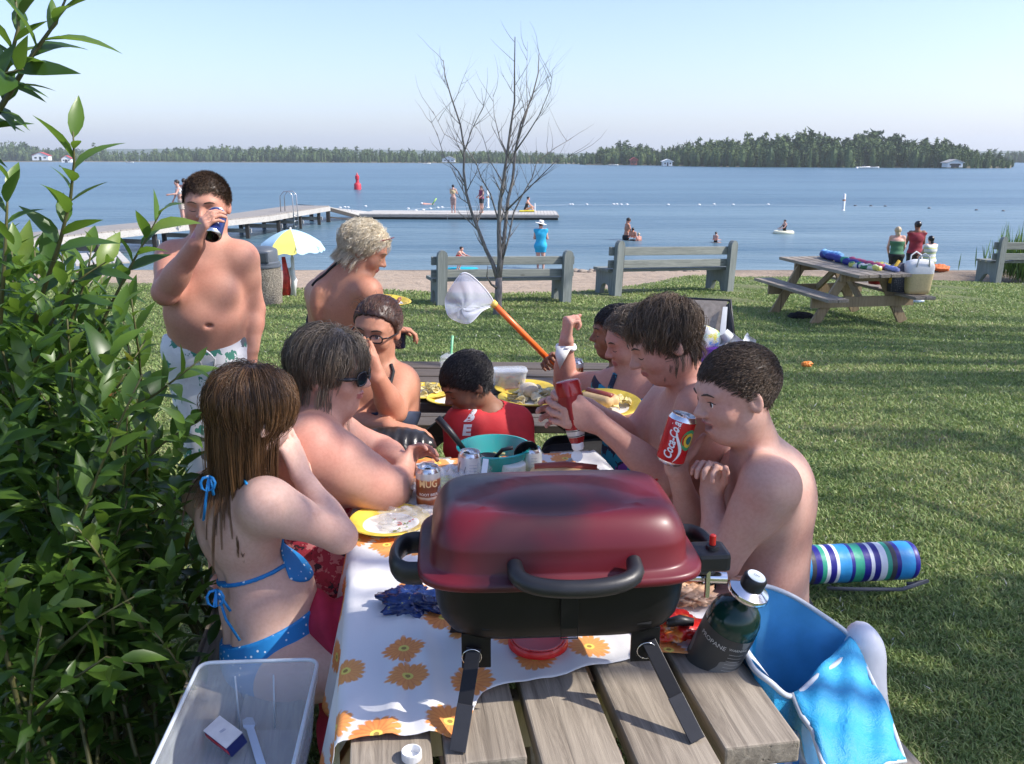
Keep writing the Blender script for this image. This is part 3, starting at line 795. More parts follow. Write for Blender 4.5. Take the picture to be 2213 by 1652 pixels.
# pines that stand out above the woods
for j, (px, ys_, yt, lab) in enumerate([(207, 350.5, 309, 'dark lone pine above the left shore beside the white house'), (222, 350.5, 316, 'shorter dark pine close right of the lone pine on the left shore'),
        (1733, 362, 280, 'tallest spire of a spruce above the island'), (1860, 362, 282, 'tall broad topped pine right of the tallest spruce on the island'), (1925, 362.5, 288, 'tall tufted pine between the broad topped pine and the right island end'), (1942, 363, 291, 'slender pine close right of the tufted pine on the island'),
        (2018, 363, 297, 'pine standing above the boathouse on the right island end'), (1352, 357, 303, 'tall thin pine on the left tip of the island')]):
    b = AZ(px, ys_ - 1.2, WZ); h = A(px, yt, b.y).z - WZ
    th = thing('pine_tree', lab, 'tree', b, 0, 'pines standing out of the far woods')
    o = forest('crown', '', [(0, 0, h, 2 if j in (0, 1, 3, 4, 5, 7) else 0)], 30 + j, 420, .34, th)
    o.data.transform(Matrix.Translation((0, 0, -WZ + .3)))
    m = MB(); m.tube([(0, 0, -.5), (0, 0, h * .96)], [h * .014, h * .004], 6); m.build('trunk', BARK, th)
# far ridges
def ridge(name, pts, Y, depth):
    m = MB(); g = random.Random(3)
    P = [(A(px, py, Y)) for px, py in pts]
    prof = []
    for a, b in zip(P, P[1:]):
        for k in range(12): prof.append(a.lerp(b, k / 12) + Vector((0, 0, g.uniform(-1.5, 1.5))))
    m.grid(lambda u, v: Vector((prof[min(len(prof) - 1, int(u * (len(prof) - 1) + .5))].x, Y + (v - .5) * depth, WZ - 3 + (prof[min(len(prof) - 1, int(u * (len(prof) - 1) + .5))].z - WZ + 3) * math.sin(math.pi * v) ** .7)), len(prof) - 1, 6)
    tag(m.build(name, plain('far wooded hill', (.045, .075, .035), .9, .4, .03, 1, .05), None, True), kind='structure')
ridge('hills', [(-400, 330), (100, 326), (225, 323), (500, 322), (800, 324), (1100, 330), (1400, 333), (1900, 330), (2200, 327), (2600, 324)], 2600, 900)
# low earth bank under the far woods
def bank(name, pts, w):
    m = MB(); P = [AZ(px, py, WZ) for px, py in pts]
    n = len(P) - 1
    m.grid(lambda u, v: (lambda p: Vector((p.x, p.y, 0)) * (1 + v * w / p.y) + Vector((0, 0, WZ - .4 + 1.3 * math.sin(min(1, v * 2.2) * 1.4))))(P[min(n - 1, int(u * n))].lerp(P[min(n, min(n - 1, int(u * n)) + 1)], u * n - min(n - 1, int(u * n)))), 120, 4)
    tag(m.build(name, plain('far bank', (.17, .15, .09), .9, .4, .1), None, True), kind='structure')
bank('far_bank', [(p[0], p[1] + .4) for p in left], 120); bank('island_bank', [(p[0], p[1] + .35) for p in isl], 60)

WHITE = plain('white paint', (.78, .78, .76), .6, .04)
REDROOF = plain('red roof', (.42, .05, .045), .6, .1)
DARKGLASS = plain('dark window', (.03, .035, .04), .1, .1)
GREYROOF = plain('grey roof', (.34, .34, .33), .8, .15)
def house(name, label, px, py, w, d, h, rh, wallm, roofm, z0=0.0, rot=0, door=None, group=None):
    b = AZ(px, py, WZ); k = b.y
    th = thing(name, label, 'house', b + Vector((0, 0, z0)), rot, group)
    m = MB(); m.box((0, 0, h / 2), (w, d, h))
    m.prism([(-w / 2, h + .002), (w / 2, h + .002), (0, h + rh - .1)], -d / 2, d / 2); m.build('wall', wallm, th)
    m = MB()
    for sx in (-1, 1):
        a = Vector((sx * (w / 2 + .5), 0, h - .15)); c = Vector((0, 0, h + rh))
        m.beam(a, c, d + 1, .2, Vector((0, 1, 0)).cross(c - a))
    m.build('roof', roofm, th)
    for q, zz in ((-.28, .55), (.28, .55)):
        m = MB(); m.box((q * w, -d / 2 - .05, h * zz), (w * .14, .1, h * .3)); m.build('window', DARKGLASS, th)
    m = MB(); m.box((0, -d / 2 - .05, h * .38), (w * (door or .13), .1, h * .75)); m.build('door', DARKGLASS, th)
    return th
house('lake_house', 'white house with a red roof on the far left shore', 92, 351.2, 13, 8, 4, 2.8, WHITE, REDROOF, 1.6, .15)
house('boathouse', 'small white boathouse with red roof at the water on the far left shore', 146, 351.6, 7, 8, 3.2, 2.4, WHITE, REDROOF, 0, .25, .3)
house('cottage', 'low pale cottage on the far shore seen through the bare tree', 970, 353.6, 8.5, 6, 2.2, 1.8, WHITE, GREYROOF, .8)
house('boathouse', 'wide white boathouse with grey roof at the right end of the island', 2057, 364.6, 5.4, 4, 1.7, 1.0, WHITE, GREYROOF, .4, 0, .5)
house('shed', 'little red shed at the water on the left part of the island', 1369, 358.6, 3.0, 3, 2.4, 1.2, plain('red shed', (.33, .09, .06), .7), REDROOF, .3)
house('cottage', 'small white cottage on the shore between the red shed and the tall spruce', 1441, 360.2, 4, 4, 2.0, .9, WHITE, WHITE, .2)
def boat(px, py, L, label):
    b = AZ(px, py, WZ); th = thing('motorboat', label, 'boat', b, rnd.uniform(-.4, .4), 'boats far across the lake')
    m = MB()
    def fn(u, v):
        w = .17 * L * math.sin(min(1, (1 - u) * 1.6 + .02) * 1.57); a = (v - .5) * math.pi
        return Vector(((u - .5) * L, math.sin(a) * w, .09 * L - math.cos(a) * .12 * L + .05 * L * u * u))
    m.grid(fn, 10, 8); solid(m.build('hull', WHITE, th, True), .05)
    m = MB(); m.box((-.05 * L, 0, .16 * L), (.22 * L, .2 * L, .1 * L), None, .02 * L); m.build('cabin', DARKGLASS, th)
for px, py, L, lab in [(281, 352.6, 6, 'tiny white boat off the left shore beyond the bush'), (1325, 358.6, 5, 'white boat at the left tip of the island'), (1868, 364.2, 5.5, 'small white boat moored below the broad topped pine'), (1885, 364.3, 4.5, 'second small boat moored right beside the white boat under the island'), (922, 355, 5, 'pale boat at the far shore left of the cottage')]: boat(px, py, L, lab)

# hazy summer air
def haze_box():
    m = MB(); m.box((0, 1500, 55), (9000, 8200, 132)); t = NT('haze'); vol = t.n('ShaderNodeVolumePrincipled')
    vol.inputs['Color'].default_value = (.88, .955, 1, 1); vol.inputs['Density'].default_value = .00027; vol.inputs['Anisotropy'].default_value = .2
    o = t.t.nodes['Material Output']; t.l(vol.outputs[0], o.inputs['Volume']); t.t.nodes.remove(t.b)
    o = m.build('haze', t.m); tag(o, 'thin pale haze over the lake', 'haze', kind='stuff')
haze_box()
# ================= dock =================
DECK = woodmat('grey deck boards', (.22, .20, .175), (.42, .39, .35), 0, .5)
DECKLIGHT = woodmat('pale dock fascia', (.40, .38, .34), (.60, .58, .53), 0, .4)
DARKWOOD = woodmat('dark wet timber', (.03, .028, .025), (.07, .06, .05), 2, .6)
STEEL = plain('steel', (.45, .46, .47), .3, .1, 40, 0, 200, Metallic=.9)
def pier():
    th = thing('pier', 'long grey wooden pier on posts rising out from the left shore into the lake', 'pier', (-11, 42, WZ))
    F_ = [V(-24, 14, -1.15), V(-16.6, 27.3, -.93), V(-11.5, 41, -.93), V(-10.35, 49.3, -.93)]
    W = [V(-2.2, .8, 0), V(-2.1, .8, 0), V(-2.2, .45, 0), V(-2.25, .3, 0)]
    m = MB(); fa = MB(); un = MB()
    for k in range(3):
        a, b = F_[k], F_[k + 1]; n = int((b - a).length / .3)
        for i in range(n):
            p0 = a.lerp(b, i / n); p1 = a.lerp(b, (i + .93) / n); w0 = W[k].lerp(W[k + 1], i / n)
            c = [p0, p1, p1 + w0, p0 + w0]; vs = [m.bm.verts.new(q) for q in c] + [m.bm.verts.new(q - V(0, 0, .05)) for q in c]
            for q in ((0, 1, 2, 3), (7, 6, 5, 4), (0, 4, 5, 1), (1, 5, 6, 2), (2, 6, 7, 3), (3, 7, 4, 0)): m.bm.faces.new([vs[z] for z in q])
        fa.beam(a + V(.03, -.03, -.17), b + V(.03, -.03, -.17), .06, .24); un.beam(a + W[k] * .9 - V(0, 0, .3), b + W[k + 1] * .9 - V(0, 0, .3), .1, .4)
        un.beam(a + W[k] * .4 - V(0, 0, .2), b + W[k + 1] * .4 - V(0, 0, .2), .1, .26)
        for i in range(int((b - a).length / 3.2) + 1):
            t_ = (i + .5) / (int((b - a).length / 3.2) + 1); p = a.lerp(b, t_); w0 = W[k].lerp(W[k + 1], t_)
            for s_ in (.06, .95):
                po = MB(); po.beam(p + w0 * s_ + V(0, 0, -.3), p + w0 * s_ + V(0, 0, -3.2), .16, .16, V(1, 0, 0)); wb(po, 'post', DARKWOOD, th)
            fa.beam(p + V(.06, 0, -.62), p + w0 + V(0, 0, -.62), .05, .18)
    wb(m, 'deck', DECK, th); wb(fa, 'fascia', DECKLIGHT, th); wb(un, 'joists', DARKWOOD, th)
    # a lower landing by the beach on the near side
    t2 = thing('landing', 'low pale board landing beside the pier behind the leafy bush', 'dock', (-14.5, 24, WZ))
    m = MB()
    for i in range(26): m.box((-17.2 + i * .21, 23.2 + i * .12, -1.25), (.19, 3.2, .05), Matrix.Rotation(.5, 3, 'Z'))
    wb(m, 'deck', DECKLIGHT, t2)
    for i in range(4): m = MB(); m.box((-16.8 + i * 1.5, 22.6 + i * .9, -1.75), (.14, .14, .94)); wb(m, 'post', DARKWOOD, t2)
    l = thing('swim_ladder', 'curved steel ladder standing on the edge of the high pier', 'ladder', (-11, 44, -.9))
    for s_ in (0, .55):
        m = MB(); bx = V(-11.15 + s_ * .12, 43.2 + s_, -.9)
        m.tube([bx + V(-.35, 0, 0), bx + V(-.34, 0, .75), bx + V(-.15, 0, .98), bx + V(.1, 0, .98), bx + V(.27, 0, .8), bx + V(.3, 0, -1.4)], .025, 8); wb(m, 'rail', STEEL, l, True)
    for i in range(4):
        m = MB(); m.tube([V(-10.85, 43.2, -1.1 - i * .27), V(-10.79, 43.75, -1.1 - i * .27)], .022, 6); wb(m, 'rung', STEEL, l, True)
pier()
def ramp_float():
    th = thing('gangway', 'sloping board gangway leading down from the high pier to the floating dock', 'gangway', (-9.6, 51, WZ))
    a0, a1 = V(-10.35, 49.3, -.93), V(-12.3, 51.6, -.93); b0, b1 = V(-9.1, 52.8, -1.6), V(-10.3, 55.6, -1.6)
    a0 = A(712, 447, 50); a1 = A(640, 441, 52); b0 = A(778, 465, 52.5); b1 = A(812, 459, 55.5)
    m = MB(); n = 16
    for i in range(n):
        c = [a0.lerp(b0, i / n), a0.lerp(b0, (i + .9) / n), a1.lerp(b1, (i + .9) / n), a1.lerp(b1, i / n)]
        vs = [m.bm.verts.new(q) for q in c] + [m.bm.verts.new(q - V(0, 0, .05)) for q in c]
        for q in ((0, 1, 2, 3), (7, 6, 5, 4), (0, 4, 5, 1), (1, 5, 6, 2), (2, 6, 7, 3), (3, 7, 4, 0)): m.bm.faces.new([vs[z] for z in q])
    wb(m, 'deck', DECKLIGHT, th); m = MB(); m.beam(a0 - V(0, 0, .16), b0 - V(0, 0, .16), .06, .2); m.beam(a0 - V(0, 0, .6), b0 - V(0, 0, .32), .05, .08); wb(m, 'truss', DARKWOOD, th)
    for s_ in (0, .5, 1): m = MB(); m.beam(a0.lerp(a1, s_) + V(-.1, 0, -.1), a0.lerp(a1, s_) + V(-.1, 0, -2.6), .2, .2, V(1, 0, 0)); wb(m, 'post', DARKWOOD, th)
    th = thing('floating_dock', 'low floating wooden dock with dark sides stretching right across the swimming area', 'dock', (-3, 53.5, WZ))
    L0 = A(776, 465, 52.5); R0 = A(1206, 469, 51.6); L1 = A(808, 459, 56); R1 = A(1201, 456, 55.6)
    z = L0.z
    for q in (L0, R0, L1, R1): q.z = -1.58
    m = MB(); n = 60
    for i in range(n):
        c = [L0.lerp(R0, i / n), L0.lerp(R0, (i + .92) / n), L1.lerp(R1, (i + .92) / n), L1.lerp(R1, i / n)]
        vs = [m.bm.verts.new(q) for q in c] + [m.bm.verts.new(q - V(0, 0, .05)) for q in c]
        for q in ((0, 1, 2, 3), (7, 6, 5, 4), (0, 4, 5, 1), (1, 5, 6, 2), (2, 6, 7, 3), (3, 7, 4, 0)): m.bm.faces.new([vs[z_] for z_ in q])
    wb(m, 'deck', DECKLIGHT, th)
    m = MB(); m.beam(L0 + V(0, -.03, -.12), R0 + V(0, -.03, -.12), .06, .14); m.beam(R0 + V(.03, 0, -.12), R1 + V(.03, 0, -.12), .06, .14); wb(m, 'fascia', DECK, th)
    m = MB(); m.beam(L0 + V(0, .1, -.34), R0 + V(0, .1, -.34), .1, .3); m.beam(R0 + V(-.05, .1, -.34), R1 + V(-.05, .1, -.34), .1, .3); wb(m, 'float', DARKWOOD, th)
    l = thing('swim_ladder', 'short ladder hanging from the front of the floating dock', 'ladder', A(983, 466, 52.2))
    m = MB()
    for s_ in (-.45, .45): m.tube([V(s_, .1, .12), V(s_, -.08, .12), V(s_, -.1, -.45)], .02, 6)
    for k in range(2): m.tube([V(-.45, -.1, -.05 - k * .2), V(.45, -.1, -.05 - k * .2)], .02, 6)
    m.build('rails', STEEL, l, True)
    # white post at the end
    p = A(1156, 452, 54); m = MB(); m.tube([p + V(0, 0, -.5), p + V(0, 0, .35)], .035, 8); tag(wb(m, 'dock_post', WHITE, None), 'thin pale post standing near the right end of the floating dock', 'post')
ramp_float()
# ================= buoys =================
def buoy_post(px, py, h, r, label, name='marker_post', mat=None):
    b = AZ(px, py, WZ); th = thing(name, label, 'marker', b)
    m = MB(); m.lathe([(0, -.4), (r * 1.6, -.4), (r * 1.6, -.02), (r, .05), (r, h - .06), (r * .6, h), (0, h)], 16); m.build('post', WHITE, th, 'auto')
    m = MB(); m.lathe([(r * 1.02, h * .56), (r * 1.03, h * .57), (r * 1.03, h * .66), (r * 1.02, h * .67)], 16); m.build('band', plain('orange band', (.5, .25, .15), .5), th)
buoy_post(1822, 455, 1.15, .10, 'white marker post standing in open water on the right')
buoy_post(1054, 449, 1.25, .11, 'white marker post in the water right behind the floating dock')
b = AZ(773, 410, WZ); th = thing('channel_marker', 'tall red channel buoy with a narrow top far out on the lake', 'buoy', b)
RED = plain('red buoy', (.55, .03, .05), .5, .1)
m = MB(); m.lathe([(0, -.5), (.42, -.5), (.42, .55), (.34, .7), (.2, .8), (.18, 1.15), (.24, 1.2), (.24, 1.55), (.1, 1.7), (0, 1.7)], 20); m.build('float_body', RED, th, 'auto')
m = MB(); m.lathe([(.1, 1.71), (.1, 1.85), (0, 1.95)], 14); m.build('lamp', plain('buoy lamp', (.6, .2, .2), .3), th, 'auto')
k = 0
wl = thing('float_line', 'thin rope line that carries the small floats across the swimming area', 'rope', AZ(1250, 442, WZ))
def floats(pts, dark=False):
    for px, py in pts:
        b = AZ(px, py, WZ); L = .17
        m = MB(); m.lathe([(0, -L), (.05, -L * .8), (.08, -L * .3), (.08, L * .3), (.05, L * .8), (0, L)], 10, Matrix.Translation((0, 0, .03)) @ Matrix.Rotation(math.pi / 2, 4, 'Y') @ Matrix.Scale(.75, 4))
        o = m.build('line_float', plain('dark float', (.10, .11, .12), .4) if dark else WHITE, None, True); o.location = b
        tag(o, 'dark float on the rope line right of the white marker post' if dark else 'small white float on the rope line across the swimming area', 'float', 'floats of the rope line')
floats([(1232, 443), (1237, 443), (1268, 443), (1326, 442.5), (1333, 442.5), (1342, 443), (1355, 443), (1444, 443.5), (1511, 443.5), (1543, 442.5), (1584, 443.5), (1660, 443)])
floats([(1848, 445.5), (1882, 446), (1913, 446.5), (2008, 451), (2110, 455), (2168, 457)], True)
floats([(697, 455), (668, 460), (735, 450), (745, 449), (752, 449.5), (790, 447), (882, 452), (899, 456), (915, 455), (930, 452), (946, 450), (955, 449)])
m = MB(); pts = [AZ(px, py, WZ) for px, py in [(880, 453), (960, 449), (1060, 446), (1232, 443), (1326, 443), (1511, 443.7), (1660, 443.3), (1822, 446), (1913, 447), (2008, 451), (2213, 459)]]
m.tube(pts, .006, 5); o = wb(m, 'rope', WHITE, wl)

# ================= park benches =================
BW = woodmat('grey green painted bench wood', (.15, .17, .155), (.30, .32, .29), 0, .8)
BWv = woodmat('grey green painted bench post', (.15, .175, .165), (.29, .32, .30), 2, .8)
def bench_outline():
    return [(0, 0), (.14, 0), (.15, .86), (.135, .91), (.105, .94), (.075, .95), (.045, .94), (.015, .91), (0, .86)]
def bench(label, pa, pb, hgt, flip=1):
    """pa, pb: feet of the left and right posts; the seat faces the lake (flip=1)"""
    c = (pa + pb) / 2; d = pb - pa; L = math.hypot(d.x, d.y); rz = math.atan2(d.y, d.x); tilt = math.atan2(d.z, L)
    th = thing('park_bench', label, 'bench', c, 0, 'park benches along the beach'); th.rotation_euler = (0, -tilt, rz)
    s = hgt / .95
    for sx in (-1, 1):
        m = MB(); x0 = sx * (L / 2 - .02)
        m.prism([(x0 - .07 + px, pz * s - .05 * (pz == 0)) for px, pz in bench_outline()], -.05, .05); m.build('post', BWv, th)
        m = MB(); y0, y1 = .052, .60 * s
        out = [(y0, -.04), (y0 + .10, -.04), (y0 + .17, .16), (y0 + .26, .19), (y0 + .35, .16), (y1 - .12, -.04), (y1, -.04), (y1, .30 * s), (y1 + .02, .42 * s), (y0, .40 * s)]
        m.prism(out, -.045, .045, Matrix.Translation((x0, 0, 0)) @ Matrix.Rotation(math.pi / 2, 4, 'Z') @ Matrix.Scale(-1, 4, (1, 0, 0)) @ Matrix.Scale(-1, 4, (1, 0, 0)))
        m.build('leg', BWv, th)
    m = MB(); m.box((0, .085, .76 * s), (L + .24, .06, .145 * s), None, .008); m.build('back_rail', BW, th)
    m = MB(); m.box((0, .09, .54 * s), (L + .24, .06, .135 * s), None, .008); m.build('back_rail', BW, th)
    m = MB()
    for q in (.20, .36, .52): m.box((0, q * s, .425 * s), (L + .2, .14, .05), None, .006)
    m.build('seat', BW, th)
    return th
def foot_at(px, py): return G(px, py)
def bench_px(label, a, b, topy):
    pa, pb = G(*a), G(*b); h = A(b[0], topy, pb.y).z - pb.z
    return bench(label, pa, pb, h)
bench_px('left grey green bench behind the bare tree, back to the camera', (951, 661), (1225, 655), 541)
bench_px('middle grey green bench with sun patches on its rails, back to the camera', (1330, 641), (1576, 632), 520)
# the right bench is turned and cut by the frame
pa = G(2152, 613); hb = A(2168, 512, pa.y).z - pa.z
tb = bench('right grey green bench cut by the picture edge, seat facing left', pa, pa + V(2.1, .35, -.05), hb)
tb.rotation_euler[2] += .0
# ================= picnic tables =================
GREYW = woodmat('weathered grey plank', (.15, .12, .09), (.45, .385, .30), 1, 1.0)
GREYWEND = GREYW
TANW = woodmat('tan treated lumber', (.27, .19, .105), (.46, .35, .21), 2, .9)
DARKW = woodmat('dark old lumber', (.07, .055, .045), (.16, .13, .105), 1, .9)
def picnic_table(label, loc, rz, L, top, seat, topm, legm, W=.735, n=5, gap=.02, ground=(0, 0), inset=.3, plank_off=None, th_=.042, seatx=.62, group='picnic tables'):
    """local: length along y; ground = z of the ground (relative) under the two frames"""
    t = thing('picnic_table', label, 'table', loc, rz, group)
    pw = (W - gap * (n - 1)) / n; m = MB(); r = random.Random(int(L * 1000 + top * 77))
    for i in range(n):
        x = -W / 2 + pw / 2 + i * (pw + gap); o = plank_off[i] if plank_off else r.uniform(-.008, .008)
        m.box((x, o / 2, top - th_ / 2), (pw, L - abs(o) * 0 + o * -1, th_), None, .004)
    m.build('tabletop', topm, t)
    for sx in (-1, 1):
        m = MB()
        for q in (-.075, .075): m.box((sx * (seatx + q), 0, seat - .02), (.14, L * .995, .04), None, .004)
        m.build('seat', topm, t)
    for k, sy in enumerate((-1, 1)):
        y = sy * (L / 2 - inset); z0 = ground[k]
        for sx in (-1, 1):
            m = MB(); m.beam((sx * .26, y, top - th_), (sx * .66, y, z0), .04, .14, V(0, 0, 1), .004)
            for v in m.bm.verts:
                if v.co.z < z0 - .02: v.co.z = z0 - .02
                if v.co.z > top - th_ - .001: v.co.z = top - th_ - .001
            m.build('leg', legm, t)
        m = MB(); m.box((0, y + sy * .041, top - th_ - .055), (W * .95, .038, .105), None, .004); m.build('top_cleat', legm, t)
        m = MB(); m.box((0, y + sy * .041, seat - .04 - .072), (2 * seatx + .26, .038, .14), None, .004); m.build('seat_beam', legm, t)
    m = MB()
    for sy in (-1, 1): m.beam((0, sy * (L / 2 - inset), seat - .10), (0, sy * .12, top - th_ - .04), .09, .04, V(1, 0, 0), .003)
    m.build('brace', legm, t)
    return t
# table 1: the foreground
TC = V(.477, 1.213, 0); TD = V(-.153, .988, 0); TW = V(-.988, -.153, 0); TRZ = math.atan2(TD.y, TD.x) - math.pi / 2; TL = 1.47
def T1(u, w, z=.75):
    """u metres from the front edge, w metres left from the right edge of the near tabletop"""
    p = TC + TD * u + TW * w; p.z = z; return p
c1 = T1(TL / 2, .3675, 0)
picnic_table('weathered grey picnic table in the foreground under the red grill', c1, TRZ, TL, .75, .45, GREYW, TANW, plank_off=[.0, .03, -.01, -.035, .0], seatx=.65)
# table 2: crosswise behind it
c2 = V(.0, 3.62, gzf(0, 3.6))
picnic_table('dark old picnic table standing crosswise behind the boy in red', c2, math.pi / 2 - .03, 1.82, .745 - c2.z - .01, .45, DARKW, DARKW, seatx=.62, W=.72)
# table 3: by the beach on the right
m1 = (G(1756, 704) + G(1949, 695.5)) / 2; m2 = (G(1664, 680) + G(1852, 673.6)) / 2
ax = (m1 - m2); ax.z = 0; Lf = ax.length; ax.normalize(); c3 = (m1 + m2) / 2
T3RZ = math.atan2(ax.y, ax.x) + math.pi / 2
C3 = c3
print('table3', m1, m2, Lf, c3)
picnic_table('tan legged picnic table by the beach loaded with towels and a straw bag', c3, T3RZ, 2.15, .76, .45, GREYW, TANW, ground=(m1.z - c3.z, m2.z - c3.z), W=.76, inset=(2.15 - min(1.5, Lf)) / 2)
def T3(u, w, z=.76):
    """u along the table towards the camera end, w to the picture's right"""
    r = V(-ax.y, ax.x, 0); r = r if r.x > 0 else -r
    p = c3 + ax * u + r * w; p.z = c3.z + z; return p

# ================= bare tree =================
def bare_tree():
    base = G(1075, 681); th = thing('bare_tree', 'leafless young tree with several stems in front of the left bench', 'tree', base)
    t = NT('bare bark'); vec = t.coord((6, 6, 1.5)); g = t.noise(vec, 8, 6, .7)
    t.set(Base_Color=t.ramp(g, [(.35, (.10, .09, .08)), (.6, (.25, .23, .21)), (.75, (.33, .31, .24))]), Roughness=.85); t.bump(g, .7, .01)
    Y0 = base.y
    def q(px, py, dy=0): return A(px, py, Y0 + dy) - base
    tr = MB(); tr.tube([q(1075, 684), q(1075, 672), q(1077, 640), q(1078, 600)], [.075, .06, .052, .046], 12); tr.build('trunk', t.m, th, True)
    r = random.Random(4)
    stems = [([(1078, 612), (1065, 570), (1050, 540), (1035, 500), (1020, 462), (1008, 420), (1002, 370), (1003, 320), (995, 270), (975, 210), (962, 165), (958, 130)], .042, 0),
             ([(1077, 605), (1080, 560), (1078, 500), (1080, 440), (1088, 390), (1095, 340), (1103, 280), (1112, 220), (1112, 150), (1113, 80)], .05, -.1),
             ([(1079, 600), (1086, 550), (1092, 490), (1098, 430), (1108, 390), (1113, 330), (1125, 270), (1150, 210), (1163, 160), (1165, 115)], .045, .12),
             ([(1078, 625), (1062, 615), (1052, 598), (1055, 570)], .03, -.15),
             ([(1086, 560), (1098, 520), (1110, 460), (1130, 420), (1150, 385), (1160, 350), (1200, 320), (1235, 300)], .022, .1),
             ([(1083, 520), (1075, 470), (1060, 420), (1040, 385), (1030, 355), (1005, 315), (960, 290), (935, 240)], .018, -.2),
             ([(1095, 455), (1130, 420), (1165, 385), (1200, 350), (1240, 335)], .018, -.1),
             ([(1006, 400), (990, 370), (960, 340), (945, 290), (930, 262)], .015, .1),
             ([(1100, 340), (1080, 300), (1068, 250), (1065, 200)], .014, .2),
             ([(1112, 330), (1140, 290), (1165, 250), (1190, 190), (1195, 150)], .016, -.1),
             ([(1003, 330), (1020, 280), (1045, 230), (1040, 190)], .012, 0),
             ([(1120, 300), (1140, 240), (1138, 180), (1140, 90)], .013, .15),
             ([(1090, 400), (1060, 350), (1045, 300), (1020, 260)], .012, .2)]
    def grow(b, p, d, L, r0, depth):
        n = 4; pts = [p]; rr = [r0]
        for i in range(n):
            d = (d + V(r.uniform(-.25, .25), r.uniform(-.3, .3), r.uniform(-.08, .22))).normalized(); p = p + d * L / n; pts.append(p); rr.append(r0 * (1 - .75 * (i + 1) / n))
        b.tube(pts, rr, 5)
        if depth > 0:
            for i in range(1, n + 1):
                for _ in range(1 + (r.random() < .4)):
                    d2 = (d + V(r.uniform(-1, 1), r.uniform(-1, 1), r.uniform(-.3, .7)) * .8).normalized(); grow(b, pts[i], d2, L * r.uniform(.4, .7), rr[i] * .7, depth - 1)
    for pl, r0, dy in stems:
        b = MB(); n = len(pl)
        pts = [q(px, py, dy * (i / (n - 1)) * 2) for i, (px, py) in enumerate(pl)]
        rr = [r0 * .78 * (1 - .86 * (i / (n - 1)) ** .8) for i in range(n)]
        b.tube(pts, rr, 8)
        for i in range(2, n):
            for _ in range(2 if i > n * .3 else 1):
                d = (pts[i] - pts[i - 1]).normalized(); side = V(r.choice((-1, 1)) * r.uniform(.4, 1), r.uniform(-.8, .8), r.uniform(.1, .6))
                if pts[i].z > .9: grow(b, pts[i].lerp(pts[i - 1], r.random()), (d * .7 + side).normalized(), r.uniform(.25, .6), max(.0035, rr[i] * .5), 1 if rr[i] > .006 else 0)
                elif r.random() < .5: grow(b, pts[i], (d * .5 + side).normalized(), .1, rr[i] * .4, 0)
        b.build('branch', t.m, th, True)
bare_tree()

# ================= litter bin, umbrella =================
def bin_():
    b = G(575, 657); th = thing('litter_bin', 'round concrete litter bin with a dark grey dome lid and flap', 'bin', b)
    R_ = .5 * 72 / F * (b.y / .968) ; hh = A(575, 578, b.y).z - b.z
    t = NT('pebble concrete'); vec = t.coord(); vo = t.n('ShaderNodeTexVoronoi'); vo.inputs['Scale'].default_value = 55; t.l(vec, vo.inputs['Vector'])
    t.set(Base_Color=t.mix(.75, t.ramp(t.noise(vec, 70, 3), [(.3, (.11, .095, .075)), (.7, (.27, .24, .19))]), vo.outputs['Distance'], 'SOFT_LIGHT'), Roughness=.9); t.bump(vo.outputs['Distance'], .5, .01)
    m = MB(); m.lathe([(0, 0), (R_ * .93, 0), (R_ * .95, .03), (R_ * .985, hh), (0, hh)], 40); m.build('barrel', t.m, th, 'auto')
    g = plain('dark grey plastic', (.085, .10, .12), .45, .08)
    s = hh / .95
    m = MB(); m.lathe([(R_ * .99, hh + .002), (R_ * 1.03, hh + .01), (R_ * 1.03, hh + .06 * s), (R_ * .95, hh + .07 * s), (R_ * .95, hh + .13 * s), (R_ * .88, hh + .16 * s), (R_ * .86, hh + .42 * s), (R_ * .82, hh + .46 * s), (R_ * .5, hh + .53 * s), (0, hh + .55 * s)], 40); lid = m.build('lid', g, th, 'auto')
    m = MB(); m.box((0, -R_ * .80, hh + .29 * s), (R_ * 1.15, R_ * .24, .27 * s), None, .012); m.build('flap_frame', g, lid)
    m = MB(); m.box((-.0, -R_ * .925, hh + .29 * s), (R_ * .95, .02, .21 * s), None, .005); m.build('flap', plain('darker grey plastic', (.05, .06, .07), .5, .08), lid)
bin_()
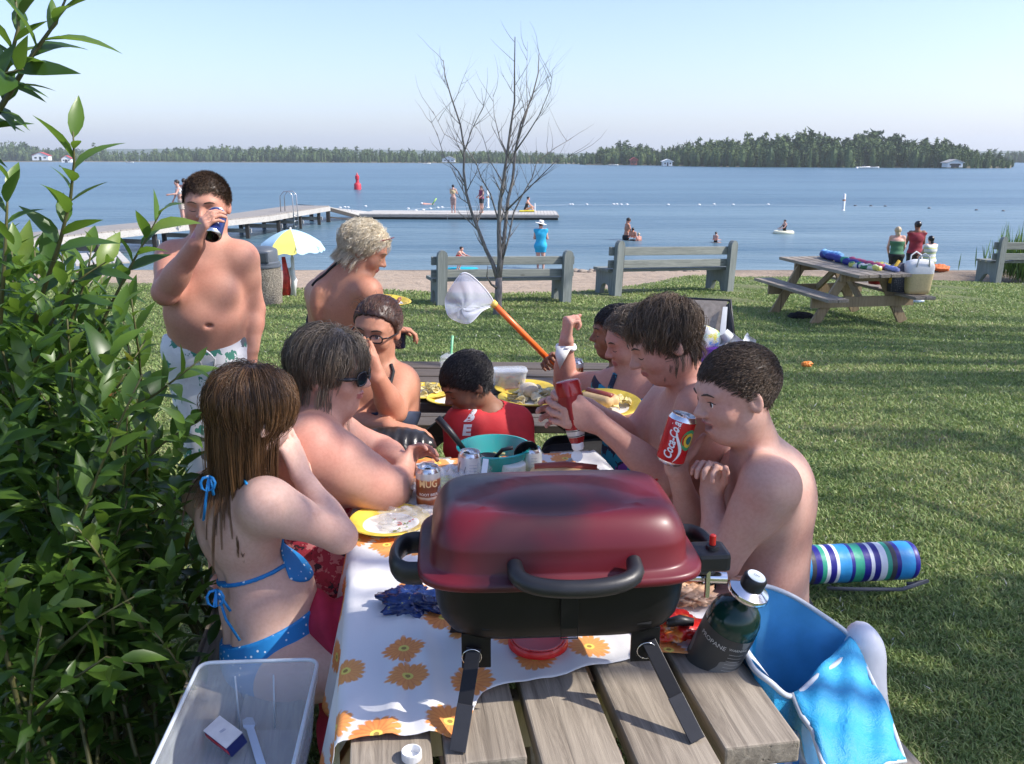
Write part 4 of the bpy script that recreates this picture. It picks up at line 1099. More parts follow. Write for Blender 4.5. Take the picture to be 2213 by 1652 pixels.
def umbrella():
    b = G(637, 641); Yc = b.y; th = thing('beach_umbrella', 'open beach umbrella in pale blue and yellow panels on a thin white pole', 'umbrella', b)
    top = A(635, 496, Yc).z - b.z; rim = A(635, 533, Yc).z - b.z; R_ = 70 / F * Yc / .968
    m = MB(); m.tube([V(0, 0, 0), V(0, 0, top + .03)], .016, 10); m.build('pole', plain('pale pole', (.6, .6, .58), .4), th, True)
    m = MB(); m.tube([V(0, 0, 0), V(0, 0, .62)], .028, 10); m.build('pole_sleeve', WHITE, th, True)
    blue = plain('pale blue cloth', (.42, .62, .76), .7, .05); yel = plain('yellow cloth', (.76, .68, .16), .7, .05)
    for k in range(8):
        a0 = k * math.pi / 4 - math.pi / 2 - math.pi / 8; m = MB()
        def fn(u, v):
            sag = math.sin(v * math.pi); a = a0 + v * math.pi / 4
            r = R_ * u * (1 - .06 * sag * u); z = top - (top - rim) * (u ** 1.7) + .0 - .03 * sag * u ** 3
            if u > .999: z -= .05 + .02 * math.sin(v * 9); r *= .992
            return V(math.cos(a) * r, math.sin(a) * r, z)
        m.grid(lambda u, v: fn(min(1, u * 8 / 7), v) if u < .99 else fn(1, v), 8, 8)
        mt = yel if k in (0, 3, 5) else blue
        # a modelled panel, its far-side neighbours seen from below
        m.build('panel', mt, th, True)
    m = MB()
    for k in range(8):
        a = k * math.pi / 4 - math.pi / 2 - math.pi / 8; m.tube([V(0, 0, top - .02)] + [V(math.cos(a) * R_ * u, math.sin(a) * R_ * u, top - (top - rim) * u ** 1.7 - .012) for u in (.3, .6, .8, 1)], .004, 5)
    m.build('ribs', STEEL, th, True)
umbrella()
# ================= things on and around the near table =================
BLACKM = plain('black enamel', (.006, .006, .007), .42, .2, 20, .06, 300); BLACKM.node_tree.nodes['Principled BSDF'].inputs['Specular IOR Level'].default_value = .3
BLACKP = plain('black plastic', (.016, .016, .018), .42, .15, 40, .1, 500)
CHROME = plain('chrome', (.75, .75, .76), .16, .05, 40, 0, 200, Metallic=1.0)
CLEAR = NT('clear plastic'); CLEAR.set(Base_Color=(.80, .84, .88), Roughness=.22, Alpha=.34); CLEAR.b.inputs['Specular IOR Level'].default_value = .7; CLEAR = CLEAR.m
FROST = NT('frosted plastic'); FROST.set(Base_Color=(.72, .78, .82), Roughness=.28, Alpha=.27); FROST.bump(FROST.noise(FROST.coord(), 90, 3), .1, .001); FROST = FROST.m
BAGM = NT('cling bag plastic'); BAGM.set(Base_Color=(.9, .92, .95), Roughness=.08, Alpha=.22); BAGM.b.inputs['Specular IOR Level'].default_value = 1.0; BAGM = BAGM.m

def srect(hw, hd, z, n=48, e=.38):
    out = []
    for k in range(n):
        a = 2 * math.pi * k / n; c, s = math.cos(a), math.sin(a)
        out.append(V(math.copysign(abs(c) ** e, c) * hw, math.copysign(abs(s) ** e, s) * hd, z))
    return out
def loft(m, rings, cap0=True, cap1=True):
    n0 = len(m.bm.faces); R = [[m.bm.verts.new(p) for p in r] for r in rings]; n = len(R[0])
    for a, b in zip(R, R[1:]):
        for k in range(n): m.bm.faces.new((a[k], a[(k + 1) % n], b[(k + 1) % n], b[k]))
    if cap0: m.bm.faces.new(R[0][::-1])
    if cap1: m.bm.faces.new(R[-1])
    m._mark(n0)
def grill():
    cY = 1.415; c = A(1198, 1205, cY); c.z = 0
    th = thing('portable_grill', 'portable gas grill with heat stained red lid on folding black legs', 'grill', (c.x, cY, .752), math.radians(4))
    z0 = .752
    B0 = .888 - z0; RM = 1.005 - z0
    m = MB(); m_ = []
    for hw, hd, z in [(.158, .112, B0), (.178, .122, B0 + .004), (.196, .131, B0 + .016), (.208, .137, B0 + .034), (.2145, .1395, B0 + .058), (.219, .143, RM)]: m_.append(srect(hw, hd, z))
    loft(m, m_, True, True); body = m.build('firebox', BLACKM, th, 'auto')
    # lid
    t = NT('red heat stained enamel'); vec = t.coord((1, 1, 1))
    n1 = t.noise(vec, 7.5, 2, .45, .4)
    sp = t.n('ShaderNodeSeparateXYZ'); t.l(vec, sp.inputs[0])
    # scorch: a broad soot patch over the middle and the left shoulder
    def blob(cx, cy, r):
        dx = t.math('SUBTRACT', sp.outputs[0], cx); dy = t.math('SUBTRACT', sp.outputs[1], cy)
        d = t.math('SQRT', t.math('ADD', t.math('MULTIPLY', dx, dx), t.math('MULTIPLY', dy, dy)))
        mr = t.n('ShaderNodeMapRange'); mr.interpolation_type = 'SMOOTHSTEP'; mr.inputs[1].default_value = r; mr.inputs[2].default_value = r * .25; t.l(t.math('ADD', d, t.math('MULTIPLY', t.math('SUBTRACT', n1, .5), .12)), mr.inputs[0]); return mr.outputs[0]
    s = t.math('MAXIMUM', blob(-.03, -.04, .13), t.math('MAXIMUM', blob(-.17, .03, .15), t.math('MULTIPLY', blob(.05, .05, .17), .8)))
    s = t.math('MAXIMUM', s, t.math('MULTIPLY', blob(-.09, -.14, .09), .75))
    col = t.mix(t.math('MULTIPLY', s, .86), (.125, .008, .015), (.014, .011, .015))
    spk = t.ramp(t.noise(vec, 130, 2), [(.72, (0, 0, 0)), (.78, (1, 1, 1))]); col = t.mix(t.math('MULTIPLY', spk, .35), col, (.08, .03, .03))
    haze_ = t.noise(vec, 16, 5, .6)
    t.set(Base_Color=col, Roughness=t.ramp(haze_, [(.3, (.38, .38, .38)), (.75, (.50, .50, .50))])); t.b.inputs['Coat Weight'].default_value = .12; t.b.inputs['Coat Roughness'].default_value = .25
    t.b.inputs['Specular IOR Level'].default_value = .42
    LIDM = t.m
    m = MB(); prof = []
    W0, D0 = .2200, .1405
    prof += [(W0 + .020, D0 + .018, RM - .006), (W0 + .024, D0 + .021, RM - .003), (W0 + .024, D0 + .021, RM + .006), (W0 + .019, D0 + .017, RM + .010), (W0 + .004, D0 + .003, RM + .012), (W0, D0, RM + .018)]
    HL = .119
    for k in range(1, 15):
        a = k / 14 * math.pi / 2
        prof.append((W0 - .034 * (1 - math.cos(a)) - .010 * math.sin(a), D0 - .044 * (1 - math.cos(a)) - .008 * math.sin(a), RM + .045 + (HL - .058) * math.sin(a)))
    last = prof[-1]
    for k in range(1, 11):
        q = 1 - k / 10.5; prof.append((last[0] * q, last[1] * q, last[2] + .017 * (1 - q * q)))
    rings = [srect(a, b, z, 96, .38 + .25 * min(1, max(0, (i - 19) / 8))) for i, (a, b, z) in enumerate(prof)]
    for r in rings:
        for p in r:
            if p.z > RM + .05:
                # lens-shaped panel pressed into the front half of the top
                u = p.x / .165; yy = (p.y + .038) / .066
                e = 1 - (u * u + abs(yy) ** 1.5)
                if e > 0: p.z -= .0085 * min(1, e * 5) ** .6
    loft(m, rings, False, True)
    lid = m.build('lid', LIDM, th, True)
    # front bail handle
    m = MB(); hx = .098; pts = []
    for k in range(17):
        a = math.pi * k / 16; x = -math.cos(a) * hx; s_ = math.sin(a) ** .55
        pts.append(V(x + .015, -D0 - .004 - .062 * s_, RM + .036 - .014 * s_))
    rr = [.0145 if 0 < k < 16 else .0125 for k in range(17)]
    m.tube(pts, rr, 14); m.build('handle', BLACKP, lid, 'auto')
    # side handles: flat deep loops
    for sx in (-1, 1):
        m = MB(); pts = []
        for k in range(15):
            a = -math.pi / 2 + math.pi * k / 14
            x = W0 + .016 + .050 * abs(math.cos(a)) ** .5; y = .062 * math.sin(a) * (1 if abs(math.sin(a)) < .99 else 1)
            pts.append(V(sx * x, y, 0))
        m.tube(pts, .0115, 12)
        for v in m.bm.verts: v.co.z = v.co.z * 1.9 + RM - .016
        m.build('side_handle', BLACKP, th, 'auto')
    # gas control housing with red igniter button
    m = MB(); m.box((W0 + .052, -.045, RM - .010), (.062, .06, .034), None, .008); hs = m.build('igniter_housing', BLACKP, th)
    m = MB(); m.lathe([(0, 0), (.012, 0), (.011, .006), (0, .007)], 20, Matrix.Translation((W0 + .055, -.048, RM + .0072))); m.build('collar', BLACKP, hs, 'auto')
    m = MB(); m.lathe([(0, 0), (.0058, 0), (.0058, .017), (.004, .0185), (0, .0185)], 16, Matrix.Translation((W0 + .055, -.048, RM + .0145))); m.build('igniter_button', plain('red button', (.62, .03, .02), .35, .05), hs, 'auto')
    m = MB(); m.tube([V(W0 - .01, -.04, RM - .05), V(W0 + .045, -.042, RM - .052)], .0085, 12); m.tube([V(W0 + .045, -.042, RM - .052), V(W0 + .085, -.044, RM - .054)], .0115, 12); m.tube([V(W0 + .046, -.062, RM - .028), V(W0 + .046, -.062, RM - .080)], .005, 8); m.build('gas_pipe', CHROME, th, 'auto')
    # legs
    for sy in (-1, 1):
        for sx in (-1, 1):
            y = sy * .112; fy = -.10 if sy < 0 else .03
            m = MB(); m.box((sx * .146, y, B0 - .020), (.050, .008, .066), None, .0015); br = m.build('leg_bracket', BLACKM, th)
            m = MB(); a = V(sx * .150, y - .008 * 1, B0 - .012)
            m.beam(a, V(sx * (.180 if sx < 0 else .212), y - .008 + fy, .004), .007, .025, V(1, 0, 0), .001); lg = m.build('leg', BLACKM, th)
            m = MB(); m.beam(a.lerp(V(sx * (.180 if sx < 0 else .212), y - .008 + fy, .004), .55) + V(0, -.005, 0), V(sx * (.181 if sx < 0 else .213), y - .013 + fy, .003), .005, .027, V(1, 0, 0), .001); m.build('leg_tip', BLACKP, lg)
            if sy < 0:
                m = MB(); m.lathe([(0, .0), (.0052, 0), (.0052, .003), (.003, .0045), (0, .0045)], 12, Matrix.Translation((a.x, y - .0115, a.z - .012)) @ Matrix.Rotation(math.pi / 2, 4, 'X')); m.build('bolt', CHROME, br, 'auto')
                m = MB(); m.tube([V(a.x - .004 + math.cos(q) * .0165, y - .0135 - .002 * math.sin(q), a.z - .014 + math.sin(q) * .0165) for q in [k * 2 * math.pi / 20 for k in range(20)]], .0009, 6, closed=True); m.build('pull_ring', CHROME, br, True)
    # latch and vent slots
    m = MB(); m.box((.008, -.1485, RM - .05), (.030, .006, .062), None, .0015); m.box((.008, -.1435, RM - .012), (.024, .012, .01), None, .001); m.tube([V(-.006, -.1515, RM - .075), V(-.006, -.1515, RM - .098), V(.022, -.1515, RM - .098), V(.022, -.1515, RM - .075)], .0012, 6); m.build('latch', BLACKM, th)
    for x in (-.125, -.062, .078, .138):
        m = MB(); m.tube([V(x - .012, -.1300, B0 + .030), V(x + .012, -.1300, B0 + .030)], .0042, 8); 
        m.build('vent_slot', plain('vent black', (.002, .002, .002), .8), body)
    return th
GR = grill()

def propane():
    bot = AZ(1548, 1408, .765); top = A(1622, 1270, bot.y - .035)
    ax_ = (top - bot).normalized(); print('tank', bot, top, (top - bot).length)
    bot = top - ax_ * .235
    th = thing('propane_cylinder', 'small dark green propane cylinder leaning against the right edge of the grill', 'gas cylinder', bot)
    M = Matrix.Rotation(0, 4, 'X') @ ax_.to_track_quat('Z', 'Y').to_matrix().to_4x4()
    r = .0495
    tg = plain('dark green enamel', (.006, .035, .026), .14, .1); m = MB()
    m.lathe([(0, .004), (r * .8, 0), (r * .97, .006), (r, .018), (r, .150), (r * .97, .166), (r * .85, .182), (r * .6, .195), (r * .34, .201), (r * .3, .204), (0, .204)], 40, M); m.build('tank', tg, th, 'auto')
    lab = NT('printed grey label'); vec = lab.coord(kind='Object')
    lab.set(Base_Color=lab.ramp(lab.noise(lab.coord((1, 1, 1)), 9, 2), [(.45, (.035, .038, .038)), (.5, (.16, .165, .16))], 'CONSTANT'), Roughness=.5)
    m = MB(); m.lathe([(r + .0004, .018), (r + .0006, .020), (r + .0006, .142), (r + .0004, .144)], 40, M); m.build('label', lab.m, th, 'auto')
    up = ax_; toc = (V(0, 0, H) - bot).normalized(); out = (toc - up * toc.dot(up)).normalized(); xr = up.cross(out)
    def face(ang, z): 
        o2 = (out * math.cos(ang) + xr * math.sin(ang)); x2 = up.cross(o2)
        return Matrix.Translation(bot + up * z) @ Matrix((x2, up, o2)).transposed().to_4x4()
    wt = plain('label white', (.55, .55, .53), .5, .05)
    text_mesh('lettering', 'PROPANE', .013, face(-.3, .122), wt, th, r + .001)
    text_mesh('lettering', 'WARNING', .008, face(.75, .125), wt, th, r + .001)
    for i in range(6): text_mesh('print_line', '_____', .012, face(.75, .118 - i * .008), wt, th, r + .001)
    m = MB(); m.lathe([(0, 0), (r * .18, 0), (r * .3, .006), (r * .62, .010), (r * .74, .015), (r * .78, .020), (r * .74, .026), (r * .5, .032), (r * .36, .036), (0, .036)], 36, Matrix.Translation(ax_ * .204) @ M)
    rg = m.build('regulator', CHROME, th, 'auto')
    m = MB(); m.lathe([(0, 0), (r * .42, 0), (r * .44, .004), (r * .44, .022), (r * .38, .026), (0, .026)], 30, Matrix.Translation(ax_ * .236) @ M); kn = m.build('knob', BLACKP, rg, 'auto')
    m = MB(); m.lathe([(0, 0), (r * .34, 0), (r * .34, .0012), (0, .0014)], 30, Matrix.Translation(ax_ * .262) @ M); m.build('knob_cap', plain('pale cap', (.62, .68, .70), .35, .15), kn, 'auto')
    Mk = Matrix.Translation(bot + ax_ * .2636) @ M @ Matrix.Rotation(math.pi * .5, 4, 'Z')
    text_mesh('lettering', 'OFF', .007, Matrix.Translation(bot + ax_ * .2638) @ Matrix((xr * -1 if False else xr, (up.cross(xr)), up)).transposed().to_4x4(), BLACKP, kn)
    return th
propane()

# ---- tablecloth with printed orange gerberas
def tablecloth():
    t = NT('flower print cloth')
    at = t.n('ShaderNodeUVMap'); vo = t.n('ShaderNodeTexVoronoi'); vo.voronoi_dimensions = '2D'; vo.inputs['Scale'].default_value = 8.2; vo.inputs['Randomness'].default_value = .85
    t.l(at.outputs[0], vo.inputs['Vector'])
    sc = t.n('ShaderNodeVectorMath', operation='SCALE'); sc.inputs['Scale'].default_value = 8.2; t.l(at.outputs[0], sc.inputs[0])
    ps = t.n('ShaderNodeVectorMath', operation='SCALE'); ps.inputs['Scale'].default_value = 8.2; t.l(vo.outputs['Position'], ps.inputs[0])
    sb = t.n('ShaderNodeVectorMath', operation='SUBTRACT'); t.l(sc.outputs[0], sb.inputs[0]); t.l(ps.outputs[0], sb.inputs[1])
    sp = t.n('ShaderNodeSeparateXYZ'); t.l(sb.outputs[0], sp.inputs[0])
    ang = t.math('ARCTAN2', sp.outputs[1], sp.outputs[0])
    ln = t.n('ShaderNodeVectorMath', operation='LENGTH'); t.l(sb.outputs[0], ln.inputs[0]); d = ln.outputs['Value']
    pet = t.math('POWER', t.math('ABSOLUTE', t.math('COSINE', t.math('MULTIPLY', ang, 8.5))), .5)
    sp2 = t.n('ShaderNodeSeparateColor'); t.l(vo.outputs['Color'], sp2.inputs[0]); wob = t.math('MULTIPLY', t.math('SUBTRACT', t.noise(at.outputs[0], 40, 4), .5), .26)
    rad = t.math('ADD', t.math('ADD', t.math('ADD', .24, t.math('MULTIPLY', sp2.outputs[1], .09)), wob), t.math('MULTIPLY', pet, .085))
    inside = t.math('MINIMUM', t.math('MAXIMUM', t.math('MULTIPLY', t.math('SUBTRACT', rad, d), 22), 0), 1); core = t.math('LESS_THAN', d, .085); core2 = t.math('LESS_THAN', d, .04)
    streak = t.noise(at.outputs[0], 90, 3)
    org = t.mix(t.math('MULTIPLY', t.math('ADD', pet, streak), .5), (.60, .10, .03), (.90, .36, .09)); org = t.mix(t.math('MULTIPLY', sp2.outputs[0], .5), org, (.80, .40, .12))
    c = t.mix(inside, (.74, .73, .72), org); c = t.mix(core, c, (.78, .62, .12)); c = t.mix(core2, c, (.35, .22, .05))
    t.set(Base_Color=c, Roughness=.7); t.bump(t.noise(at.outputs[0], 30, 5), .25, .004)
    NU, NV = 150, 110; U1 = 1.44; W0_, W1_ = -.05, 1.06
    vs = []; uv = []
    g = random.Random(2)
    def nz(u, w): return .5 * math.sin(u * 31 + 3 * math.sin(w * 17)) * math.sin(w * 27 + 1.3 * u * 9) + .5 * math.sin(u * 13 - w * 19 + 1)
    for i in range(NU + 1):
        for j in range(NV + 1):
            w = W0_ + (W1_ - W0_) * j / NV
            fr = .235 + .03 * math.sin(w * 9) - (.12 * sstep(.50, .56, w)) - .05 * sstep(.6, .9, w)     # the front hem: lower left corner pulled towards the camera
            u = float(fr) + (U1 - float(fr)) * i / NU
            n = nz(u, w); front = math.exp(-((u - float(fr)) / .06) ** 2)
            z = .7545 + max(0, n) * .009 + front * .006 * max(0, math.sin(w * 40 + 2)) + .010 * math.exp(-((w - .60) / .02) ** 2) * (u < .5) + .008 * math.exp(-((w - .68 + .1 * u) / .015) ** 2)
            ww = w
            if w > .742:
                s_ = w - .742; R_ = .02
                if s_ < R_ * 1.57: ww = .742 + R_ * math.sin(s_ / R_); z -= R_ * (1 - math.cos(s_ / R_))
                else: k = s_ - R_ * 1.57; ww = .742 + R_ + k * .12 + .022 * k / .2 * math.sin(u * 22) ; z = .7545 - R_ - k * .97
            if w < -.01: z -= (-.01 - w) * .9
            p = T1(u, ww, z); vs.append(p); uv.append((u + .03, w))
    v = np.array([tuple(p) for p in vs]); i = np.arange(NU)[:, None] * (NV + 1) + np.arange(NV)[None]
    f = np.stack([i, i + NV + 1, i + NV + 2, i + 1], -1).reshape(-1, 4)
    o = mesh_np('tablecloth', v, f, t.m); uvl = o.data.uv_layers.new(name='UVMap'); ua = np.array(uv)[f.ravel()]; uvl.data.foreach_set('uv', ua.ravel().astype(np.float32))
    solid(o, .0012); tag(o, 'white cloth printed with orange gerbera flowers spread over the near picnic table', 'tablecloth')
tablecloth()

# ---- drink cans
CANTOP = plain('bare aluminium', (.72, .72, .73), .25, .05, 40, 0, 200, Metallic=1.0)
def can(name, label, base, axis, bodym, cat='can', group=None, face=None, s=1.0, open_=True):
    axis = Vector(axis).normalized(); th = thing(name, label, cat, base, 0, group)
    M = axis.to_track_quat('Z', 'Y').to_matrix().to_4x4(); r = .033 * s; h = .122 * s
    m = MB(); m.lathe([(r * .72, .009 * s), (r * .76, 0), (r * .82, .001), (r, .010 * s), (r, h * .9), (r * .82, h * .985), (r * .84, h), (r * .80, h), (r * .78, h - .006 * s), (0, h - .006 * s)], 40, M); 
    sh = m.build('shell', CANTOP, th, 'auto')
    m = MB(); m.lathe([(r + .0003, .0105 * s), (r + .0004, .012 * s), (r + .0004, h * .895), (r + .0002, h * .9)], 40, M); m.build('printed_body', bodym, th, 'auto')
    m = MB(); m.lathe([(0, 0), (.009 * s, 0), (.009 * s, .0012), (0, .0014)], 16, M @ Matrix.Translation((0, .010 * s, h - .0055 * s))); m.build('opening', plain('can opening', (.01, .01, .01), .6), sh)
    m = MB(); m.lathe([(.003 * s, .0), (.0075 * s, 0), (.0075 * s, .0012), (.003 * s, .0012)], 16, M @ Matrix.Translation((0, -.003 * s, h - .004 * s))); m.build('pull_tab', CANTOP, sh)
    return th
def canface(base, axis, h, ang=0):
    """frame on the can wall that faces the camera, turned by ang round the axis"""
    up = Vector(axis).normalized(); toc = (V(0, 0, H) - Vector(base)).normalized(); out = (toc - up * toc.dot(up)).normalized(); xr = up.cross(out)
    o2 = out * math.cos(ang) + xr * math.sin(ang)
    return Matrix.Translation(Vector(base) + up * h) @ Matrix((up.cross(o2), up, o2)).transposed().to_4x4()
def canmat(name, stops, scale=(0, 0, 1), noise_=None):
    t = NT(name); g = t.n('ShaderNodeTexCoord'); sp = t.n('ShaderNodeSeparateXYZ'); t.l(g.outputs['Generated'], sp.inputs[0])
    f = sp.outputs[2]
    if noise_: f = t.math('ADD', f, t.math('MULTIPLY', t.math('SUBTRACT', t.noise(t.coord(), noise_[0], 3), .5), noise_[1]))
    t.set(Base_Color=t.ramp(f, stops, 'LINEAR'), Roughness=.3, Metallic=.35); return t.m
ROOT = canmat('brown root beer print', [(0, (.10, .03, .015)), (.25, (.30, .09, .04)), (.32, (.55, .50, .45)), (.36, (.22, .06, .03)), (.6, (.17, .045, .02)), (.8, (.45, .13, .05)), (.84, (.55, .52, .5)), (1, (.6, .6, .6))], noise_=(40, .1))
GOLD = plain('gold lettering', (.72, .50, .26), .35, .1); WHT = plain('white ink', (.82, .82, .80), .45, .03)
REDCAN = plain('red can print', (.55, .012, .015), .25, .06, 30, 0, 200, Metallic=.25)
SILV = canmat('silver can print', [(0, (.5, .5, .52)), (.5, (.62, .63, .66)), (1, (.7, .7, .72))])
def tp(px, py, z=.756): return AZ(px, py, z)
b = tp(927, 1099, .757)
th = can('soda_can', 'brown root beer can lettered MUG standing by the seated woman\'s hand', b, (0, 0, 1), ROOT)
text_mesh('lettering', 'MUG', .029, canface(b, (0, 0, 1), .082), GOLD, th, .0334, 0, .0008, .0006, .050)
text_mesh('lettering', 'ROOT BEER', .010, canface(b, (0, 0, 1), .052), WHT, th, .0334, 0, .0008)
b = tp(1012, 1062, .757)
th = can('soda_can', 'open silver can with blue fine print beside the teal bowl', b, (.06, 0, 1), SILV)
for i in range(7): text_mesh('print_line', '____', .012, canface(b, (.06, 0, 1), .095 - i * .009, .35), plain('blue ink', (.05, .10, .30), .5), th, .0334)
m = MB(); m.mi = 0; Mf = canface(b, (.06, 0, 1), .055, -.85)
m.prism([(-.012, -.04), (.014, -.045), (.012, .0), (.018, .03), (-.004, .042), (-.016, .02)], .0332, .0338, Matrix.Identity(4)); 
for v_ in m.bm.verts:
    a_ = v_.co.x / .033; v_.co = Mf @ V(math.sin(a_) * v_.co.y, v_.co.z, math.cos(a_) * v_.co.y)
wb(m, 'dark_print', plain('dark print', (.03, .025, .03), .35), th)
b = tp(1150, 1040, .757)
th = can('soda_can', 'small grey can partly hidden behind the white capped jar', b, (0, 0, 1), SILV, s=.86)
for i in range(5): text_mesh('print_line', '___', .012, canface(b, (0, 0, 1), .085 - i * .009, .2), plain('blue ink', (.05, .10, .30), .5), th, .0287)

# ---- teal bowl, salad, ladle
def bowl():
    b = tp(1068, 1034, .757); th = thing('mixing_bowl', 'teal plastic bowl of salad at the far end of the near table', 'bowl', b)
    t = NT('teal plastic'); t.set(Base_Color=(.02, .36, .36), Roughness=.35, Subsurface_Weight=.3); t = t.m
    R_ = 80 / F * b.y / .96
    m = MB(); m.lathe([(0, .0), (R_ * .55, 0), (R_ * .6, .004), (R_ * .80, .04), (R_ * .94, .085), (R_ * .98, .097), (R_ * 1.03, .099), (R_ * 1.03, .102), (R_ * .97, .103), (R_ * .91, .088), (R_ * .77, .045), (R_ * .57, .010), (0, .008)], 56); m.build('basin', t, th, 'auto')
    m = MB(); r = random.Random(5); cols = []
    for i in range(90):
        a = r.uniform(0, 6.28); q = R_ * .66 * math.sqrt(r.random()); s_ = r.uniform(.006, .014)
        m.mi = r.choice((0, 0, 0, 1, 2)); m.box((math.cos(a) * q, math.sin(a) * q, .038 + r.uniform(0, .02)), (s_ * 1.6, s_, s_ * .6), Matrix.Rotation(r.uniform(0, 3), 3, 'Z') @ Matrix.Rotation(r.uniform(-.8, .8), 3, 'X'), s_ * .2)
    m.mi = 0; m.lathe([(0, .040), (R_ * .7, .036)], 24)
    tag(wb_l(m, 'salad', [plain('pasta', (.42, .42, .20), .6), plain('carrot', (.62, .18, .05), .5), plain('greens', (.10, .20, .05), .6)], b), 'bits of pasta, carrot and greens lying in the teal bowl', 'salad', kind='stuff')
    l = thing('serving_spoon', 'long black serving spoon leaning in the teal bowl with its handle up to the left', 'spoon', b)
    p0 = A(945, 903, b.y + .02); p1 = A(1003, 972, b.y + .0); p2 = b + V(-.02, 0, .06)
    m = MB(); m.tube([p0, p0.lerp(p1, .5) + V(0, 0, .004), p1], [.011, .010, .0075], 10); 
    wb(m, 'handle', BLACKP, l, True)
    m = MB(); m.tube([p1, p1.lerp(p2, .5), p2], [.0065, .005, .005], 8); wb(m, 'neck', CHROME, l, True)
    m = MB(); m.lathe([(0, 0), (.02, .004), (.032, .014), (.034, .02), (.030, .016), (.018, .007), (0, .004)], 20, Matrix.Translation(p2 - V(0, 0, .01))); wb(m, 'scoop', BLACKP, l, True)
    l = thing('ladle', 'black ladle head resting over the right rim of the teal bowl', 'ladle', b + V(R_, 0, .13))
    p = A(1130, 968, b.y - .02); m = MB(); m.lathe([(0, 0), (.022, .003), (.036, .016), (.038, .024), (.033, .018), (.02, .007), (0, .004)], 24, Matrix.Translation(p) @ Matrix.Rotation(1.9, 4, 'X') @ Matrix.Rotation(.4, 4, 'Y')); wb(m, 'cup', BLACKP, l, True)
    m = MB(); m.tube([p + V(-.03, 0, 0), p + V(-.06, .01, -.01), p + V(-.09, .03, -.05)], .006, 8); wb(m, 'handle', BLACKP, l, True)
def wb_l(mb, name, mats, base):
    o = mb.build(name, mats, None, False); o.location = base; return o
bowl()
def jar(px, py, r, h, label, bodym, capm, caph=.022, z=.757, text=None, rc=1.0):
    b = tp(px, py, z); th = thing('jar', label, 'jar', b)
    m = MB(); m.lathe([(0, 0), (r * .92, 0), (r, .005), (r, h - .014), (r * .82, h), (0, h)], 32); m.build('body', bodym, th, 'auto')
    m = MB(); m.lathe([(0, h + .001), (r * rc, h + .001), (r * rc, h + caph - .002), (r * rc * .94, h + caph), (0, h + caph)], 40); cp = m.build('cap', capm, th, 'auto')
    if text: text_mesh('lettering', text, .009, canface(b, (0, 0, 1), h + caph * .5), plain('pale grey ink', (.55, .56, .6), .5), cp, r * rc)
    return th
jar(1109, 1054, .036, .052, 'jar with a broad white screw cap in front of the teal bowl', plain('relish', (.30, .33, .08), .3), WHT, .024, text='TWIST OFF', rc=1.0)
jar(1142, 1036, .028, .070, 'small yellowish mustard jar behind the white capped jar', plain('mustard', (.42, .36, .08), .3), plain('yellow lid', (.5, .45, .2), .4), .012)

# ---- clear tray of buns, bags, packets, forks
def tray():
    b = tp(1120, 1068, .757); th = thing('plastic_tray', 'clear plastic tray with yellow green food just behind the grill lid', 'tray', b, .05)
    m = MB(); loft(m, [srect(.15, .075, .0, 40, .4), srect(.155, .08, .004, 40, .4), srect(.175, .095, .05, 40, .4), srect(.185, .104, .052, 40, .4), srect(.185, .104, .054, 40, .4), srect(.172, .092, .052, 40, .4), srect(.15, .076, .006, 40, .4)], True, True); m.build('shell', CLEAR, th, 'auto')
    o = sdf_obj('food', (lambda S: [S.ell(b + V(x, y, .03), (.05, .045, .02)) for x, y in ((-.10, 0), (-.03, .02), (.04, -.01), (.10, .02))] and S)(Sdf(.02)), plain('yellow green filling', (.45, .50, .08), .6, .3, 60, .4, 90), None, .005); tag(o, 'yellow green food lying in the clear tray behind the grill', 'food')
tray()
def crumple(name, label, cat, c, rad, mat, seed, amp=.4, flat=.6, seg=44, kind=None, parent=None, dome=True):
    g = np.random.default_rng(seed); D = g.normal(size=(9, 3)); fr = g.uniform(2, 7, 9); ph = g.uniform(0, 6, 9)
    m = MB(); n = seg
    def fn(u, v):
        a = u * 2 * math.pi; b_ = (v - .5) * math.pi
        d = np.array([math.cos(b_) * math.cos(a), math.cos(b_) * math.sin(a), math.sin(b_)])
        k = 1 + amp * float(np.mean(np.abs(np.sin(fr * (D @ d) + ph))) - .62) * 2.2
        p = V(d[0] * rad[0], d[1] * rad[1], d[2] * rad[2]) * k
        if p.z < -rad[2] * .75: p.z = -rad[2] * .75
        return p + V(*c)
    m.grid(fn, n, n // 2); bmesh.ops.remove_doubles(m.bm, verts=m.bm.verts, dist=.0005)
    o = m.build(name, mat, None, True); tag(o, label, cat) if label else None; return o
p = tp(965, 1080, .757); crumple('plastic_bag', 'crumpled clear plastic bag of buns beside the root beer can', 'bag', (p.x, p.y, .79), (.085, .07, .045), BAGM, 3, .8)
p = tp(985, 1062, .757); crumple('plastic_bag', 'clear plastic bag top standing up behind the left shoulder of the grill lid', 'bag', (p.x + .04, p.y, .795), (.06, .05, .05), BAGM, 5, .9)
p = tp(905, 1135, .757); crumple('plastic_wrap', 'clear plastic wrap trailing over the right half of the yellow rimmed plate', 'wrap', (p.x, p.y - .02, .775), (.085, .07, .024), BAGM, 8, .9)
p = tp(962, 1066, .757)
m = MB(); m.box((0, 0, .022), (.16, .07, .042), Matrix.Rotation(.15, 3, 'Z'), .008); o = m.build('snack_carton', NTc := plain('yellow green print', (.55, .60, .10), .4, .5, 25), None); o.location = p; tag(o, 'yellow green printed food packet under the clear plastic bag', 'packet')
